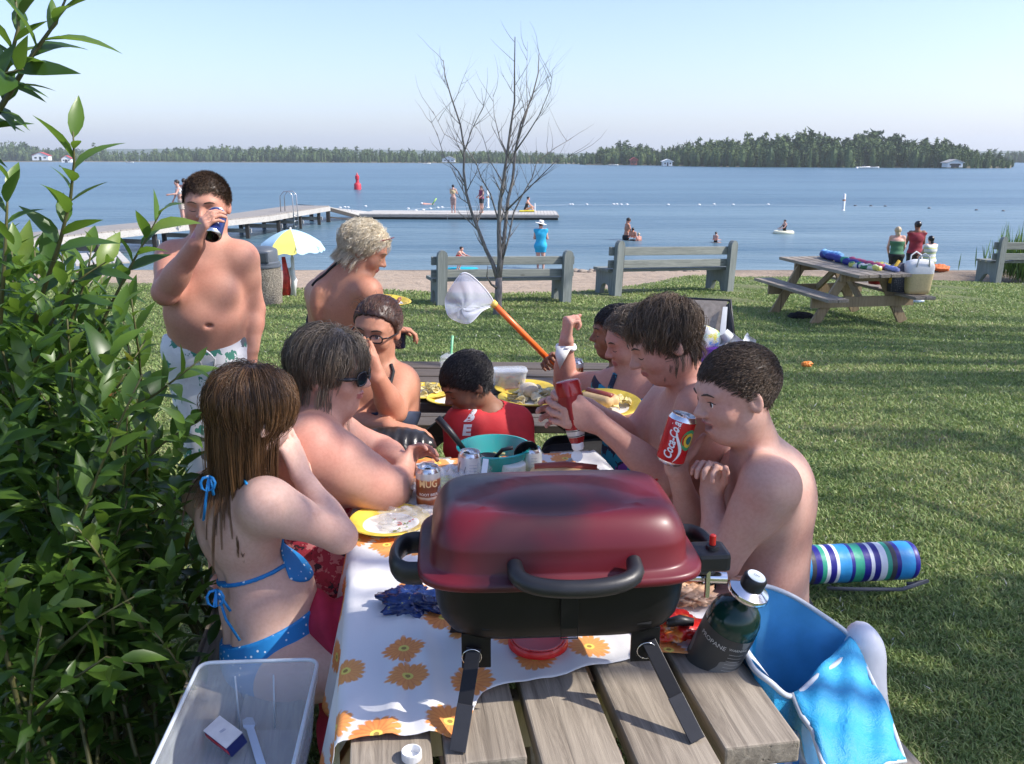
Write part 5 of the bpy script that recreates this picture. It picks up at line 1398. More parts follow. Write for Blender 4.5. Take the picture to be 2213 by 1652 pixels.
NAVY = NT('navy foil print'); vv = NAVY.coord(); c_ = NAVY.ramp(NAVY.noise(vv, 22, 5, .7), [(.45, (.008, .02, .09)), (.60, (.02, .05, .2)), (.66, (.45, .40, .10)), (.7, (.01, .02, .08))]); NAVY.set(Base_Color=c_, Roughness=.25); NAVY = NAVY.m
p = tp(885, 1320, .757); crumple('snack_bag', 'crumpled navy blue snack bag with yellow print left under the grill', 'bag', (p.x + .005, p.y + .01, .775), (.062, .050, .024), NAVY, 12, .8)
REDPK = NT('red packet print'); vv = REDPK.coord(); c_ = REDPK.ramp(REDPK.noise(vv, 18, 3, .6), [(.5, (.60, .02, .015)), (.58, (.70, .25, .05)), (.64, (.7, .66, .62)), (.7, (.55, .02, .02))]); REDPK.set(Base_Color=c_, Roughness=.3); REDPK = REDPK.m
p = tp(1462, 1378, .757); crumple('snack_packet', 'shiny red and orange snack packet between grill and propane cylinder', 'packet', (p.x, p.y + .01, .775), (.052, .045, .020), REDPK, 15, .7)
p = tp(1500, 1305, .757); crumple('snack_packet', 'white and orange packet lying behind the propane cylinder', 'packet', (p.x, p.y + .01, .772), (.045, .04, .014), plain('white orange print', (.72, .42, .25), .4, .5, 18), 17, .7)
m = MB(); m.tube([V(-.026, 0, 0), V(.0, .004, .004), V(.026, .003, 0)], [.009, .011, .008], 10); o = m.build('lighter', BLACKP, None, True); o.location = tp(1470, 1347, .80); tag(o, 'black lighter lying on the red snack packet', 'lighter')
# red lid under the grill
p = tp(1163, 1392, .757); th = thing('red_lid', 'bright red round plastic lid lying under the grill', 'lid', p)
rp_ = NT('bright red plastic'); rp_.set(Base_Color=(.62, .015, .012), Roughness=.28, Subsurface_Weight=.2); m = MB(); m.lathe([(0, .010), (.046, .010), (.048, .014), (.056, .016), (.059, .012), (.059, .002), (.056, 0), (0, 0)], 44); m.build('disc', rp_.m, th, 'auto')
m = MB(); m.lathe([(.0465, .0105), (.0475, .0165), (.051, .0170), (.0520, .0150)], 44); m.build('raised_ring', rp_.m, th, 'auto')
# white bottle cap on the plank
p = tp(890, 1640, .7505); th = thing('bottle_cap', 'white plastic bottle cap upturned on the front left plank', 'bottle cap', p)
m = MB(); m.lathe([(0, 0), (.0145, 0), (.0155, .0015), (.0157, .0155), (.0142, .0155), (.0138, .003), (0, .0025)], 48); m.build('shell', plain('white cap plastic', (.80, .80, .79), .4, .03), th, 'auto')
m = MB()
for k in range(48):
    a = k * 2 * math.pi / 48; m.box((math.cos(a) * .0159, math.sin(a) * .0159, .0080), (.0008, .0008, .012), Matrix.Rotation(a, 3, 'Z'))
m.build('grip_ribs', plain('white cap plastic', (.80, .80, .79), .4, .03), th)
# damp stain printed on the wood beside the cap
# plates
YEL = plain('yellow plate rim', (.70, .50, .06), .55, .15, 40); PWH = plain('white paper plate', (.78, .76, .70), .6, .04)
def plate(base, r, label, tilt=None, center=PWH, rim=YEL, group='yellow rimmed paper plates'):
    th = thing('paper_plate', label, 'plate', base, 0, group)
    if tilt: th.rotation_euler = tilt
    m = MB(); m.lathe([(0, .004), (r * .66, .004), (r * .66, .002), (0, .002)], 44); m.build('plate_centre', center, th, 'auto')
    m = MB(); prof = [(r * .655, .0045), (r * .70, .006), (r * .78, .014), (r * .97, .019), (r, .017), (r * .97, .016), (r * .78, .011), (r * .70, .001), (r * .655, .0015)]
    m.lathe(prof, 64)
    for v_ in m.bm.verts:
        a = math.atan2(v_.co.y, v_.co.x); q = math.hypot(v_.co.x, v_.co.y)
        if q > r * .76: v_.co.z += .0012 * math.sin(a * 32)
    m.build('plate_rim', rim, th, 'auto'); return th
def chips(n, base, r, h, seed, label, mat=None, size=.02):
    g = random.Random(seed); m = MB()
    for i in range(n):
        a = g.uniform(0, 6.28); q = r * math.sqrt(g.random()) * .9; zz = h * (1 - (q / r) ** 2) * g.uniform(.3, 1) + .008
        R_ = Matrix.Translation(V(math.cos(a) * q, math.sin(a) * q, zz)) @ Matrix.Rotation(g.uniform(0, 6.28), 4, 'Z') @ Matrix.Rotation(g.uniform(-.9, .9), 4, 'X') @ Matrix.Rotation(g.uniform(-.5, .5), 4, 'Y')
        s_ = size * g.uniform(.7, 1.25); ph = g.uniform(0, 6)
        m.grid(lambda u, v: R_ @ (lambda aa, rr: V(math.cos(aa) * rr, math.sin(aa) * rr * .8, (math.cos(aa * 2 + ph) * rr * rr / s_) * .35))(v * 2 * math.pi, s_ * u), 3, 10)
    o = m.build('potato_chips', mat or plain('potato chip', (.72, .60, .26), .55, .2, 60), None, True); o.location = base; solid(o, .0011)
    return tag(o, label, 'chips', kind='stuff')
p = tp(842, 1135, .7585); th = plate(p, .105, 'used yellow rimmed plate on the flowered cloth left of the grill')
m = MB(); r = random.Random(8)
for i in range(16): m.mi = r.choice((0, 1)); m.box((.035 + r.gauss(0, .02), -.01 + r.gauss(0, .018), .007), (r.uniform(.004, .012), r.uniform(.003, .006), .003), Matrix.Rotation(r.uniform(0, 3), 3, 'Z'), .001)
o = m.build('food_scraps', [plain('tomato scrap', (.5, .05, .03), .4), plain('green scrap', (.2, .25, .06), .5)], None); o.location = p; tag(o, 'red and green food scraps on the used yellow rimmed plate', 'food', kind='stuff')
# forks
def fork(a, b, label):
    a, b = Vector(a), Vector(b); d = (b - a).normalized(); s_ = d.cross(V(0, 0, 1)).normalized(); th = thing('plastic_fork', label, 'fork', a, 0, 'white plastic forks')
    w = plain('white plastic cutlery', (.66, .76, .84), .35, .04)
    m = MB(); m.beam(a, a.lerp(b, .66), .007, .002, V(0, -1, .4), .0008); wb(m, 'handle', w, th)
    m = MB(); m.beam(a.lerp(b, .65), a.lerp(b, .82), .019, .002, V(0, -1, .4), .0006)
    for k in (-1.5, -.5, .5, 1.5): m.beam(a.lerp(b, .82) + s_ * k * .005, b + s_ * k * .005, .003, .0015, V(0, -1, .4), 0)
    wb(m, 'tines', w, th)
pf = tp(1150, 1062, .76)
fork(A(1215, 1030, 2.3), A(1234, 990, 2.27), 'upright white plastic fork behind the right part of the grill lid'); fork(A(1222, 1030, 2.24), A(1248, 1003, 2.22), 'lower white plastic fork leaning right beside the upright one')
m = MB(); m.beam(A(1046, 1024, 2.2), A(1050, 992, 2.22), .016, .003, V(0, -1, 0), .001); o = m.build('plastic_knife', plain('white plastic cutlery', (.66, .76, .84), .35, .04), None); tag(o, 'white plastic knife handle standing up before the teal bowl', 'knife')
# hot dog behind the grill
p = tp(1225, 1030, .76); p = A(1222, 1020, 2.2)
S = Sdf(.008); S.cone(p + V(-.075, 0, -.01), p + V(.075, -.01, -.01), .026, .026); o = sdf_obj('hot_dog_bun', S, plain('bun', (.62, .42, .20), .6, .2, 30), None, .004); tag(o, 'hot dog bun with ketchup lying behind the right part of the grill lid', 'hot dog')
m = MB(); m.tube([p + V(-.085, 0, .012), p + V(0, .002, .018), p + V(.085, -.01, .012)], .012, 12); o = m.build('sausage', plain('sausage', (.30, .06, .04), .35), None, True); tag(o, 'reddish sausage lying in the bun behind the grill lid', 'sausage')
pl = plate(V(p.x + .02, p.y, .76), .10, 'yellow rimmed plate under the hot dog behind the grill')
c_ = crumple('ketchup_packet', 'red and yellow packet peeping over the right shoulder of the grill lid', 'packet', tuple(A(1388, 1052, 1.95)), (.035, .02, .022), REDPK, 21, .7)
m = MB(); m.box((0, 0, 0), (.008, .003, .05), None, .001); o = m.build('wooden_stick', plain('stick', (.55, .30, .15), .6), None); o.location = A(1362, 1042, 1.98); tag(o, 'short orange brown stick standing beside the red and yellow packet', 'stick')

# ---- things on table 2
ZT2 = .735
def t2(px, py, z=ZT2): return AZ(px, py, z)
p = t2(915, 852, ZT2 + .002); plate(p, .125, 'plate of potato chips at the left end of the dark table'); chips(34, p, .085, .04, 2, 'heap of potato chips on the plate at the left end of the dark table')
p = t2(975, 868, ZT2 + .002); plate(p, .10, 'nearly empty plate left of the boy in red, partly hidden by him')
p = t2(1133, 845, ZT2 + .002); plate(p, .125, 'plate smeared with sauce behind the chip plate on the dark table', center=plain('sauce smear', (.50, .20, .06), .4, .7, 25))
p = t2(1148, 866, ZT2 + .002); plate(p, .135, 'full plate of chips with a round bun beside the boy in red'); chips(46, p, .10, .04, 6, 'pale chips piled round the bun on the plate beside the boy in red', plain('pale chip', (.80, .74, .50), .5, .15, 60), .022)
S = Sdf(.02); S.ell(p + V(-.01, .0, .045), (.04, .036, .030)); o = sdf_obj('bun', S, plain('pale bun', (.74, .64, .46), .6, .1, 40), None, .005); tag(o, 'round pale bun on top of the chip plate beside the boy in red', 'bun')
def tub():
    b = t2(1101, 838, ZT2 + .002); th = thing('food_tub', 'clear lidded tub of leftovers standing at the far edge of the dark table', 'tub', b, .1)
    w_ = 68 / F * 3.75 / .96 / 2
    m = MB(); loft(m, [srect(w_ * .86, w_ * .55, 0, 32, .4), srect(w_ * .88, w_ * .57, .005, 32, .4), srect(w_, w_ * .66, .075, 32, .4), srect(w_ * .97, w_ * .64, .075, 32, .4), srect(w_ * .84, w_ * .53, .008, 32, .4)], True, True); m.build('tub_shell', CLEAR, th, 'auto')
    m = MB(); loft(m, [srect(w_ * 1.05, w_ * .71, .074, 32, .4), srect(w_ * 1.06, w_ * .72, .080, 32, .4), srect(w_ * 1.0, w_ * .66, .083, 32, .4)]); m.build('tub_lid', CLEAR, th, 'auto')
    m = MB(); r = random.Random(3)
    for i in range(90): m.mi = r.choice((0, 0, 1, 2)); m.box((r.uniform(-.8, .8) * w_, r.uniform(-.5, .5) * w_, r.uniform(.008, .045)), (.014, .008, .006), Matrix.Rotation(r.uniform(0, 3), 3, 'Z') @ Matrix.Rotation(r.uniform(-1, 1), 3, 'X'), .001)
    o = wb_l(m, 'leftovers', [plain('leftover tan', (.30, .24, .12), .6), plain('leftover red', (.45, .10, .06), .6), plain('leftover green', (.14, .20, .06), .6)], b); tag(o, 'brown, red and green leftovers inside the clear lidded tub', 'food', kind='stuff')
tub()
p = t2(1063, 832, ZT2 + .002); th = thing('glass_jar', 'small glass jar with silver lid just behind the boy in red', 'jar', p)
m = MB(); m.lathe([(0, 0), (.030, 0), (.032, .006), (.032, .05), (.026, .058), (0, .058)], 28); m.build('body', CLEAR, th, 'auto'); m = MB(); m.lathe([(0, .058), (.028, .058), (.028, .072), (0, .073)], 28); m.build('screw_lid', CHROME, th, 'auto')
p = t2(973, 832, ZT2 + .002); th = thing('drink_cup', 'clear domed plastic cup with a green straw behind the boy in red', 'cup', p)
m = MB(); m.lathe([(0, 0), (.032, 0), (.042, .10), (.044, .102), (.040, .125), (.02, .138), (.008, .139)], 32); m.build('cup_body', CLEAR, th, 'auto')
m = MB(); pt = A(978, 726, p.y); m.tube([V(-.006, 0, .01), pt - p], .0055, 8); m.build('straw', plain('green straw', (.18, .52, .28), .4), th, True)
b = t2(1242, 846, ZT2 + .002); b = A(1242, 841, 3.3)
th = can('soda_can', 'brown root beer can held upright by the boy in black on the dark table', b, (0, 0, 1), ROOT)
text_mesh('lettering', 'MUG', .026, canface(b, (0, 0, 1), .085), GOLD, th, .0334, 0, .0008, .0006, .048)

# ---- storage tote on the bench
def tote():
    # rim corners read off the photograph, at z .62
    z = .625; zb = .462
    FL, FR = AZ(432, 1432, z), AZ(690, 1424, z); NR = AZ(636, 1652, z); NL = AZ(300, 1655, z)
    cen = (FL + FR + NR + NL) / 4; th = thing('storage_tote', 'translucent plastic storage tote standing open on the left bench', 'storage box', V(cen.x, cen.y, zb))
    NL = FL + (NR - FR) * 1.12; NR = FR + (NR - FR) * 1.12
    def rr(zz, k, off=0, n=7, rad=.03):
        c = [FL, FR, NR, NL]; out = []; cc = (FL + FR + NL + NR) / 4
        q = [cc + (p - cc) * k for p in c]
        for i in range(4):
            a, b_, d = q[i - 1], q[i], q[(i + 1) % 4]; e1 = (a - b_).normalized(); e2 = (d - b_).normalized()
            p0 = b_ + e1 * rad; p1 = b_ + e2 * rad
            for j in range(n):
                t_ = j / (n - 1); out.append(V(*(p0 * (1 - t_) ** 2 + b_ * 2 * t_ * (1 - t_) + p1 * t_ * t_).xy, zz))
        return out
    m = MB(); loft(m, [rr(zb, .84), rr(zb + .004, .87), rr(z - .03, .965), rr(z - .028, 1.0), rr(z - .002, 1.005), rr(z, 1.0), rr(z, .975), rr(z - .026, .955), rr(zb + .008, .86), rr(zb + .005, .84)], True, True)
    wb(m, 'box_shell', FROST, th, 'auto')
    m = MB(); r1 = rr(z + .001, 1.002); r2 = rr(z + .003, .978); m.tube([p for p in rr(z, .99)], .0042, 8, closed=True); wb(m, 'rim', plain('pale rim plastic', (.62, .68, .72), .35, .05), th, True)
    m = MB()
    for t_ in (.28, .62):
        a = FL.lerp(FR, t_); cc = (FL + FR + NL + NR) / 4; m.tube([V(*(cc + (a - cc) * .948).xy, z - .03), V(*(cc + (a - cc) * .865).xy, zb + .012)], .002, 6)
    wb(m, 'ribs', plain('pale rim plastic', (.62, .68, .72), .35, .05), th, True)
    # contents
    k = AZ(545, 1590, zb + .012); th = thing('plastic_knife', 'pale blue plastic knife lying inside the storage tote', 'knife', k); m = MB()
    a = AZ(535, 1555, zb + .02); b_ = AZ(563, 1652, zb + .016)
    out = [(0, -.011), (.02, -.013), (.03, -.008), (.10, -.009), (.16, -.010), (.16, .007), (.03, .008), (.02, .013), (0, .011), (-.006, 0)]
    d = (b_ - a).normalized(); R_ = Matrix((d, V(0, 0, 1).cross(d), V(0, 0, 1))).transposed().to_4x4(); m.prism([(x * 1.15, y) for x, y in out], -.0012, .0012, Matrix.Translation(a) @ R_ @ Matrix.Rotation(math.pi / 2, 4, 'X'))
    wb(m, 'blade_and_grip', plain('pale blue plastic', (.55, .66, .80), .35, .04), th)
    k = AZ(490, 1612, zb + .02); th = thing('carton', 'flattened navy, red and white carton lying inside the storage tote', 'carton', k)
    Rm = Matrix.Rotation(-.7, 3, 'Z') @ Matrix.Rotation(.35, 3, 'X')
    m = MB(); m.box((0, 0, .022), (.085, .042, .030), Rm, .002); m.build('side', plain('navy card', (.02, .03, .16), .4), th)
    m = MB(); m.box(tuple(Rm @ V(0, 0, .0165) + V(0, 0, .022)), (.086, .043, .003), Rm, .001); m.build('top_face', plain('white card', (.75, .72, .72), .5, .1), th)
    m = MB(); m.box(tuple(Rm @ V(0, -.0215, .002) + V(0, 0, .022)), (.086, .0012, .012), Rm); m.build('stripe', plain('red ink', (.60, .02, .04), .4), th)
    text_mesh('print_mark', '//', .016, Matrix.Translation(k + V(0, 0, .022) + Rm @ V(0, .0, .019)) @ Rm.to_4x4(), plain('blue ink', (.05, .10, .30), .5), th)
tote()
# ---- cooler bag, white bag, mat
def cooler():
    t = NT('blue cooler fabric'); vec = t.coord(); t.set(Base_Color=t.ramp(t.noise(vec, 6, 4), [(.3, (.015, .27, .52)), (.7, (.035, .37, .66))]), Roughness=.5); t.bump(t.math('ADD', t.noise(vec, 14, 5, .7, .8), t.math('MULTIPLY', t.noise(vec, 500, 2), .15)), .7, .012); BL = t.m
    SV = plain('silver grey piping', (.50, .53, .56), .35, .08); LIN = plain('silver blue lining', (.10, .36, .62), .3, .15, 14, .4, 30)
    base = V(.93, 1.50, 0)
    th = thing('cooler_bag', 'large open blue cooler bag with grey piping on the grass right of the near table', 'cooler bag', base)
    # rim loop: far-left, far, right corner, near corner (photo pixels with depths)
    ring = [A(1640, 1268, 1.66), A(1700, 1283, 1.66), A(1770, 1325, 1.64), A(1838, 1378, 1.62), A(1825, 1420, 1.54), A(1770, 1460, 1.46), A(1712, 1505, 1.38), A(1665, 1475, 1.36), A(1625, 1440, 1.40), A(1605, 1380, 1.50), A(1610, 1310, 1.60)]
    def sm(r, n=66):
        out = []; L = len(r)
        for k in range(n):
            f_ = k / n * L; i = int(f_); u = f_ - i; p = [r[(i + j - 1) % L] for j in range(4)]
            out.append(.5 * ((2 * p[1]) + (p[2] - p[0]) * u + (2 * p[0] - 5 * p[1] + 4 * p[2] - p[3]) * u * u + (3 * p[1] - p[0] - 3 * p[2] + p[3]) * u ** 3))
        return out
    R0 = sm(ring); bc = V(1.0, 1.56, 0)
    def dn(p, k, zz):
        q = bc + (V(p.x, p.y, 0) - bc) * k; q.z = zz; return q
    cen = sum(R0, V(0, 0, 0)) / len(R0)
    m = MB(); rings = [R0]
    for i in range(1, 9):
        f_ = i / 8; rings.append([V(p.x + (cen.x - p.x) * .10 * f_ + .05 * f_ + .012 * math.sin(k * .9 + i), p.y + (cen.y - p.y) * .10 * f_, p.z * (1 - f_) + .02 * f_) for k, p in enumerate(R0)])
    loft(m, rings, False, True); o = wb(m, 'outer_shell', BL, th, True)
    m = MB(); rings = [[p + (cen - p) * .02 for p in R0]]
    for i in range(1, 7):
        f_ = i / 6; rings.append([V(p.x + (cen.x - p.x) * (.04 + .10 * f_) + .05 * f_, p.y + (cen.y - p.y) * (.04 + .1 * f_), (p.z) * (1 - f_) + .09 * f_) for p in R0])
    loft(m, rings, False, True); wb(m, 'lining', LIN, th, True)
    m = MB(); m.tube(R0, .0055, 8, closed=True); wb(m, 'zip_piping', SV, th, True)
    # lid flap falling towards the camera on the right
    m = MB(); a0, a1 = A(1838, 1378, 1.62), A(1712, 1505, 1.38); b0, b1 = A(1955, 1640, 1.30), A(1800, 1700, 1.20)
    def fl(u, v):
        p = a0.lerp(a1, v).lerp(b0.lerp(b1, v), u); return p + V(0, 0, .012 * math.sin(u * math.pi) + .010 * abs(math.sin(v * 4 + u * 7)) - .012 * abs(math.sin(u * 5 - v * 6)))
    m.grid(fl, 20, 14); o = wb(m, 'lid_flap', BL, th, True); solid(o, .012)
    m = MB(); m.tube([fl(0, 1)] + [fl(u, 1) for u in (.25, .5, .75, 1)], .005, 8); m.tube([fl(u, 0) for u in (0, .25, .5, .75, 1)] + [fl(1, v) for v in (.25, .5, .75, 1)], .005, 8); wb(m, 'flap_piping', SV, th, True)
    # white side bag behind
    S = Sdf(.03); S.ell(A(1880, 1430, 1.62) - V(.02, 0, .20), (.070, .09, .29)); S.noise = fold_noise(.008, 24, 4)
    o = sdf_obj('white_bag', S, plain('white nylon', (.72, .72, .76), .5, .04), None, .012); tag(o, 'white bag standing close behind the right side of the blue cooler bag', 'bag')
    # striped clear sleeve between table and cooler
    t = NT('striped film'); w_ = t.n('ShaderNodeTexWave'); w_.inputs['Scale'].default_value = 9; w_.inputs['Distortion'].default_value = 1.5; t.l(t.coord((1, 1, 1)), w_.inputs['Vector']); t.set(Base_Color=t.ramp(w_.outputs[0], [(.45, (.62, .60, .64)), (.6, (.12, .33, .60))]), Roughness=.2)
    m = MB(); q = [A(1610, 1440, 1.42), A(1715, 1505, 1.40), A(1800, 1680, 1.20), A(1690, 1700, 1.18)]
    m.grid(lambda u, v: q[0].lerp(q[3], u).lerp(q[1].lerp(q[2], u), v) + V(0, 0, -.06 + .012 * math.sin(u * 14 + v * 5)), 24, 12); o = m.build('striped_towel', t.m, None, True); solid(o, .004); tag(o, 'pale blue and white striped towel between the near table and the cooler bag', 'towel')
cooler()
def rollmat():
    a = AZ(1722, 1222, .085); b_ = AZ(1968, 1210, .085); d = (b_ - a).normalized(); r = .078; L = (b_ - a).length
    th = thing('rolled_mat', 'rolled beach mat in blue, green and white stripes on the grass at the right', 'mat', a)
    t = NT('striped mat'); tc = t.n('ShaderNodeTexCoord'); sp = t.n('ShaderNodeSeparateXYZ'); t.l(tc.outputs['Object'], sp.inputs[0])
    f_ = t.math('DIVIDE', sp.outputs[2], L)
    N_, G_, W_, B_, K_ = (.015, .012, .22), (.03, .34, .22), (.72, .74, .80), (.03, .28, .62), (.05, .05, .06)
    st = [(0, B_), (.06, K_), (.10, N_), (.15, G_), (.19, W_), (.22, N_), (.27, W_), (.30, B_), (.40, N_), (.43, G_), (.51, N_), (.57, W_), (.60, N_), (.65, W_), (.71, G_), (.75, K_), (.79, N_), (.83, B_), (.95, N_)]
    c1_ = t.ramp(f_, st, 'CONSTANT')
    t.set(Base_Color=c1_, Roughness=.42); wv = t.n('ShaderNodeTexWave'); wv.inputs['Scale'].default_value = 3; t.bump(t.noise(t.coord((1, 1, 1)), 40, 3), .3, .004)
    M = d.to_track_quat('Z', 'Y').to_matrix().to_4x4(); m = MB(); m.lathe([(0, 0), (r * .9, 0), (r, .01)] + [(r * (1 + .012 * math.sin(k * 2.1)), L * k / 24) for k in range(1, 24)] + [(r, L - .01), (r * .93, L), (r * .8, L - .012), (r * .5, L - .004), (0, L - .01)], 40)
    o = m.build('roll', t.m, th, 'auto'); o.rotation_euler = M.to_euler()
    m = MB(); p = a + d * .1 + V(0, -.09, -.06); m.tube([p, p + d * .12 + V(0, -.02, -.0), p + d * .3 + V(0, -.03, -.005), p + d * .42 + V(0, .0, .01), p + d * .34 + V(0, .01, -.005)], .008, 8); wb(m, 'carry_strap', plain('grey webbing', (.08, .085, .10), .7), th, True)
rollmat()
# orange toy and water bottle on the lawn
p = G(1743, 795); crumple('orange_toy', 'small bright orange toy lying on the lawn at the right', 'toy', (p.x, p.y, p.z + .035), (.055, .04, .028), plain('orange toy', (.80, .24, .03), .5, .3, 20), 31, .5)
# ================= people =================
SK_FAIR = skin('fair skin', (.60, .375, .295)); SK_PINK = skin('flushed fair skin', (.56, .31, .235)); SK_TAN = skin('sun tanned skin', (.50, .245, .155), .2)
SK_BROWN = skin('brown skin', (.27, .135, .085), .12); SK_PALE = skin('pale skin', (.66, .44, .35), .18)
LIP = plain('lips', (.42, .14, .12), .35, .1); LIPD = plain('brown lips', (.24, .09, .07), .35, .1)
H_BROWN = hairmat('short brown hair', (.022, .013, .008), (.13, .08, .045)); H_BLACK = hairmat('black hair', (.004, .004, .005), (.028, .024, .024), .36)
H_BLOND = hairmat('blond hair', (.46, .36, .22), (.92, .85, .68)); H_GREY = hairmat('grey brown hair', (.06, .045, .030), (.30, .235, .17))
H_LONG = hairmat('wet light brown hair', (.035, .018, .009), (.26, .135, .055), .3); H_RED = hairmat('dark auburn hair', (.018, .008, .006), (.12, .05, .03))
H_TEEN = hairmat('tousled brown hair', (.03, .019, .012), (.22, .145, .085))
HZ = ([-.11, -.06, -.03, -.015, .0, .02, .045, .065, .085, .1], [-.062, -.060, -.045, -.01, .012, .022, .045, .062, .072, .078])
HZF = ([-.11, -.05, -.02, .0, .02, .045, .065, .085, .1], [-.10, -.10, -.09, -.05, .01, .040, .060, .072, .078])
def reg(tab, dz=0.0):
    def f(p, signed=False):
        s = np.interp(p[:, 1], tab[0], tab[1]) + dz - p[:, 2]
        s = s + .003 * np.sin(p[:, 0] * 260) + .002 * np.sin(p[:, 0] * 610 + p[:, 1] * 300)
        return s if signed else s < 0
    return f
def hair(hd, th, mat, tab=HZ, dz=0, t=.008, cap=True, h=.0045, sets=(), nz=.004, extra=()):
    r = reg(tab, dz); nz = min(nz, .0018)
    c = haircap(hd, mat, th, r, t, h, nz, extra)
    a = c.data.attributes.new('tone', 'FLOAT', 'POINT')
    n = len(c.data.vertices); a.data.foreach_set('value', (np.random.default_rng(1).uniform(.0, .35, n)).astype(np.float32))
    for i, k in enumerate(sets):
        k = dict(k); rg = k.pop('region', r)
        o = strands('hair_lock', hd, mat, th, region=rg, seed=10 + i, **k); o.parent = c
    return c
def glasses(hd, th, dark=False, thick=.0026, w=.021, hgt=.014, name='glasses'):
    pl = Vector(th.location); fr = MB(); lns = []; q = hd.s
    for sx in (-1, 1):
        pts = []
        for k in range(20):
            a = 2 * math.pi * k / 20; x = math.copysign(abs(math.cos(a)) ** .7, math.cos(a)) * w; z = math.copysign(abs(math.sin(a)) ** .7, math.sin(a)) * hgt
            pts.append(hd.w(sx * .034 + x, .105 - abs(sx * .034 + x) * .22, .002 + z) - pl)
        fr.tube(pts, thick * q * .8, 6, closed=True)
        ln = MB(); ln.bm.faces.new([ln.bm.verts.new(p) for p in pts]); lns.append(ln)
        fr.tube([hd.w(sx * .056, .093, .006) - pl, hd.w(sx * .073, .070, .007) - pl, hd.w(sx * .080, .02, .007) - pl, hd.w(sx * .082, -.01, .004) - pl], [(.005 if dark else .003) * q, (.006 if dark else .003) * q, .0028 * q, .002 * q], 6)
    fr.tube([hd.w(-.013, .103, .006) - pl, hd.w(0, .108, .008) - pl, hd.w(.013, .103, .006) - pl], .002 * q, 6)
    f = fr.build(name, plain('black spectacle frame', (.012, .010, .012), .2, .1), th, True)
    if dark: lm = plain('sunglass lens', (.012, .011, .014), .06, .05)
    else:
        t = NT('clear lens'); t.set(Base_Color=(.5, .5, .52), Roughness=.05, Alpha=.12); lm = t.m
    for ln in lns: o = ln.build('lens', lm, f); solid(o, .0012)
    return f
def body_obj(B, th, mats, h, hd=None):
    mf = (lambda P: hd.lipfn(P)) if hd is not None else None
    return sdf_obj('body', B, mats, th, h, None, mf)
def garment(name, B, groups, infl, mat, th, h=.006, clip=None, nz=None, k=None, extra=None, label=None):
    S = B.subset(groups, infl, k)
    if extra: extra(S)
    if nz: S.noise = fold_noise(*nz)
    o = sdf_obj(name, S, mat, th, h, clip)
    if label and o: o['label'] = label
    return o
def onto(S, out, start=.25, off=.001):
    """returns a projector that drops points along -out on to the implicit surface"""
    out = Vector(out).normalized()
    def f(p):
        q = Vector(p) + out * start; q0 = q.copy()
        for _ in range(60):
            d = float(S.ev(np.array([q], np.float32))[0])
            if d < off: break
            q = q - out * max(.0005, d * .8)
            if (q - q0).length > start * 1.5: return Vector(p) + out * .02
        return q
    return f
def strap(name, S, out, pts, r, mat, th, n=14, off=.002):
    f = onto(S, out, .25, off); P = []
    pts = [Vector(p) for p in pts]
    for a, b in zip(pts, pts[1:]):
        for i in range(n): P.append(f(a.lerp(b, i / n)))
    P.append(f(pts[-1])); m = MB(); m.tube(P, r, 7); return wb(m, name, mat, th, True)
def legs_sitting(B, hips, fwd, L=(.42, .42), r=(.085, .06, .045, .032), s=1.0, zk=None, g='thigh', gz0=0.0, drop=0.0, out=.06):
    f = Vector(fwd).normalized(); side = f.cross(V(0, 0, 1))
    for k, hp in enumerate(hips):
        sg = 1 if k else -1
        kn = Vector(hp) + f * L[0] * s + side * sg * out + V(0, 0, -drop)
        an = kn + f * .04 + V(0, 0, -(kn.z - gz0 - .08))
        B.cone(hp, kn, r[0] * s, r[1] * s, .04, g=g); B.cone(kn, an, r[1] * .92 * s, r[3] * s, .012, g='shin'); B.ell(kn.lerp(an, .3) - f * .015, (r[2] * s * 1.1, r[2] * s * 1.1, .13 * s), None, .03, g='shin')
        foot(B, an, f, s)
def legs_standing(B, hips, fwd, gz0, s=1.0, r=(.085, .055, .048, .032), g='thigh', spread=.01):
    f = Vector(fwd).normalized(); side = f.cross(V(0, 0, 1))
    for k, hp in enumerate(hips):
        hp = Vector(hp); sg = 1 if k else -1; an = V(hp.x, hp.y, gz0 + .08 * s) + side * sg * spread; kn = hp.lerp(an, .49) + f * .015
        B.cone(hp, kn, r[0] * s, r[1] * s, .04, g=g); B.cone(kn, an, r[1] * .92 * s, r[3] * s, .014, g='shin'); B.ell(kn.lerp(an, .3) - f * .012, (r[2] * s * 1.1, r[2] * s * 1.15, .13 * s), None, .03, g='shin')
        foot(B, an, f, s)

# ---- fabric materials
def dots(name, base, dot, scale=60, r=.22):
    t = NT(name); v = t.n('ShaderNodeTexVoronoi'); v.inputs['Scale'].default_value = scale; v.inputs['Randomness'].default_value = .35; t.l(t.coord(), v.inputs['Vector'])
    t.set(Base_Color=t.mix(t.ramp(v.outputs['Distance'], [(r, (1, 1, 1)), (r + .04, (0, 0, 0))]), base, dot), Roughness=.6); return t.m
def blotch(name, cols, scale=12, rough=.7):
    t = NT(name); v = t.n('ShaderNodeTexVoronoi'); v.inputs['Scale'].default_value = scale
    nz = t.n('ShaderNodeTexNoise'); nz.inputs['Scale'].default_value = scale * .7
    mx = t.mix(.02, t.coord(), nz.outputs['Color'], 'LINEAR_LIGHT') ; t.l(mx, v.inputs['Vector'])
    sp = t.n('ShaderNodeSeparateColor'); t.l(v.outputs['Color'], sp.inputs[0])
    t.set(Base_Color=t.ramp(sp.outputs[0], cols, 'CONSTANT'), Roughness=rough); t.bump(t.noise(t.coord(), 50, 3), .2, .003); return t.m
BIKINI = dots('blue polka dot fabric', (.01, .20, .52), (.70, .78, .85), 62, .17)
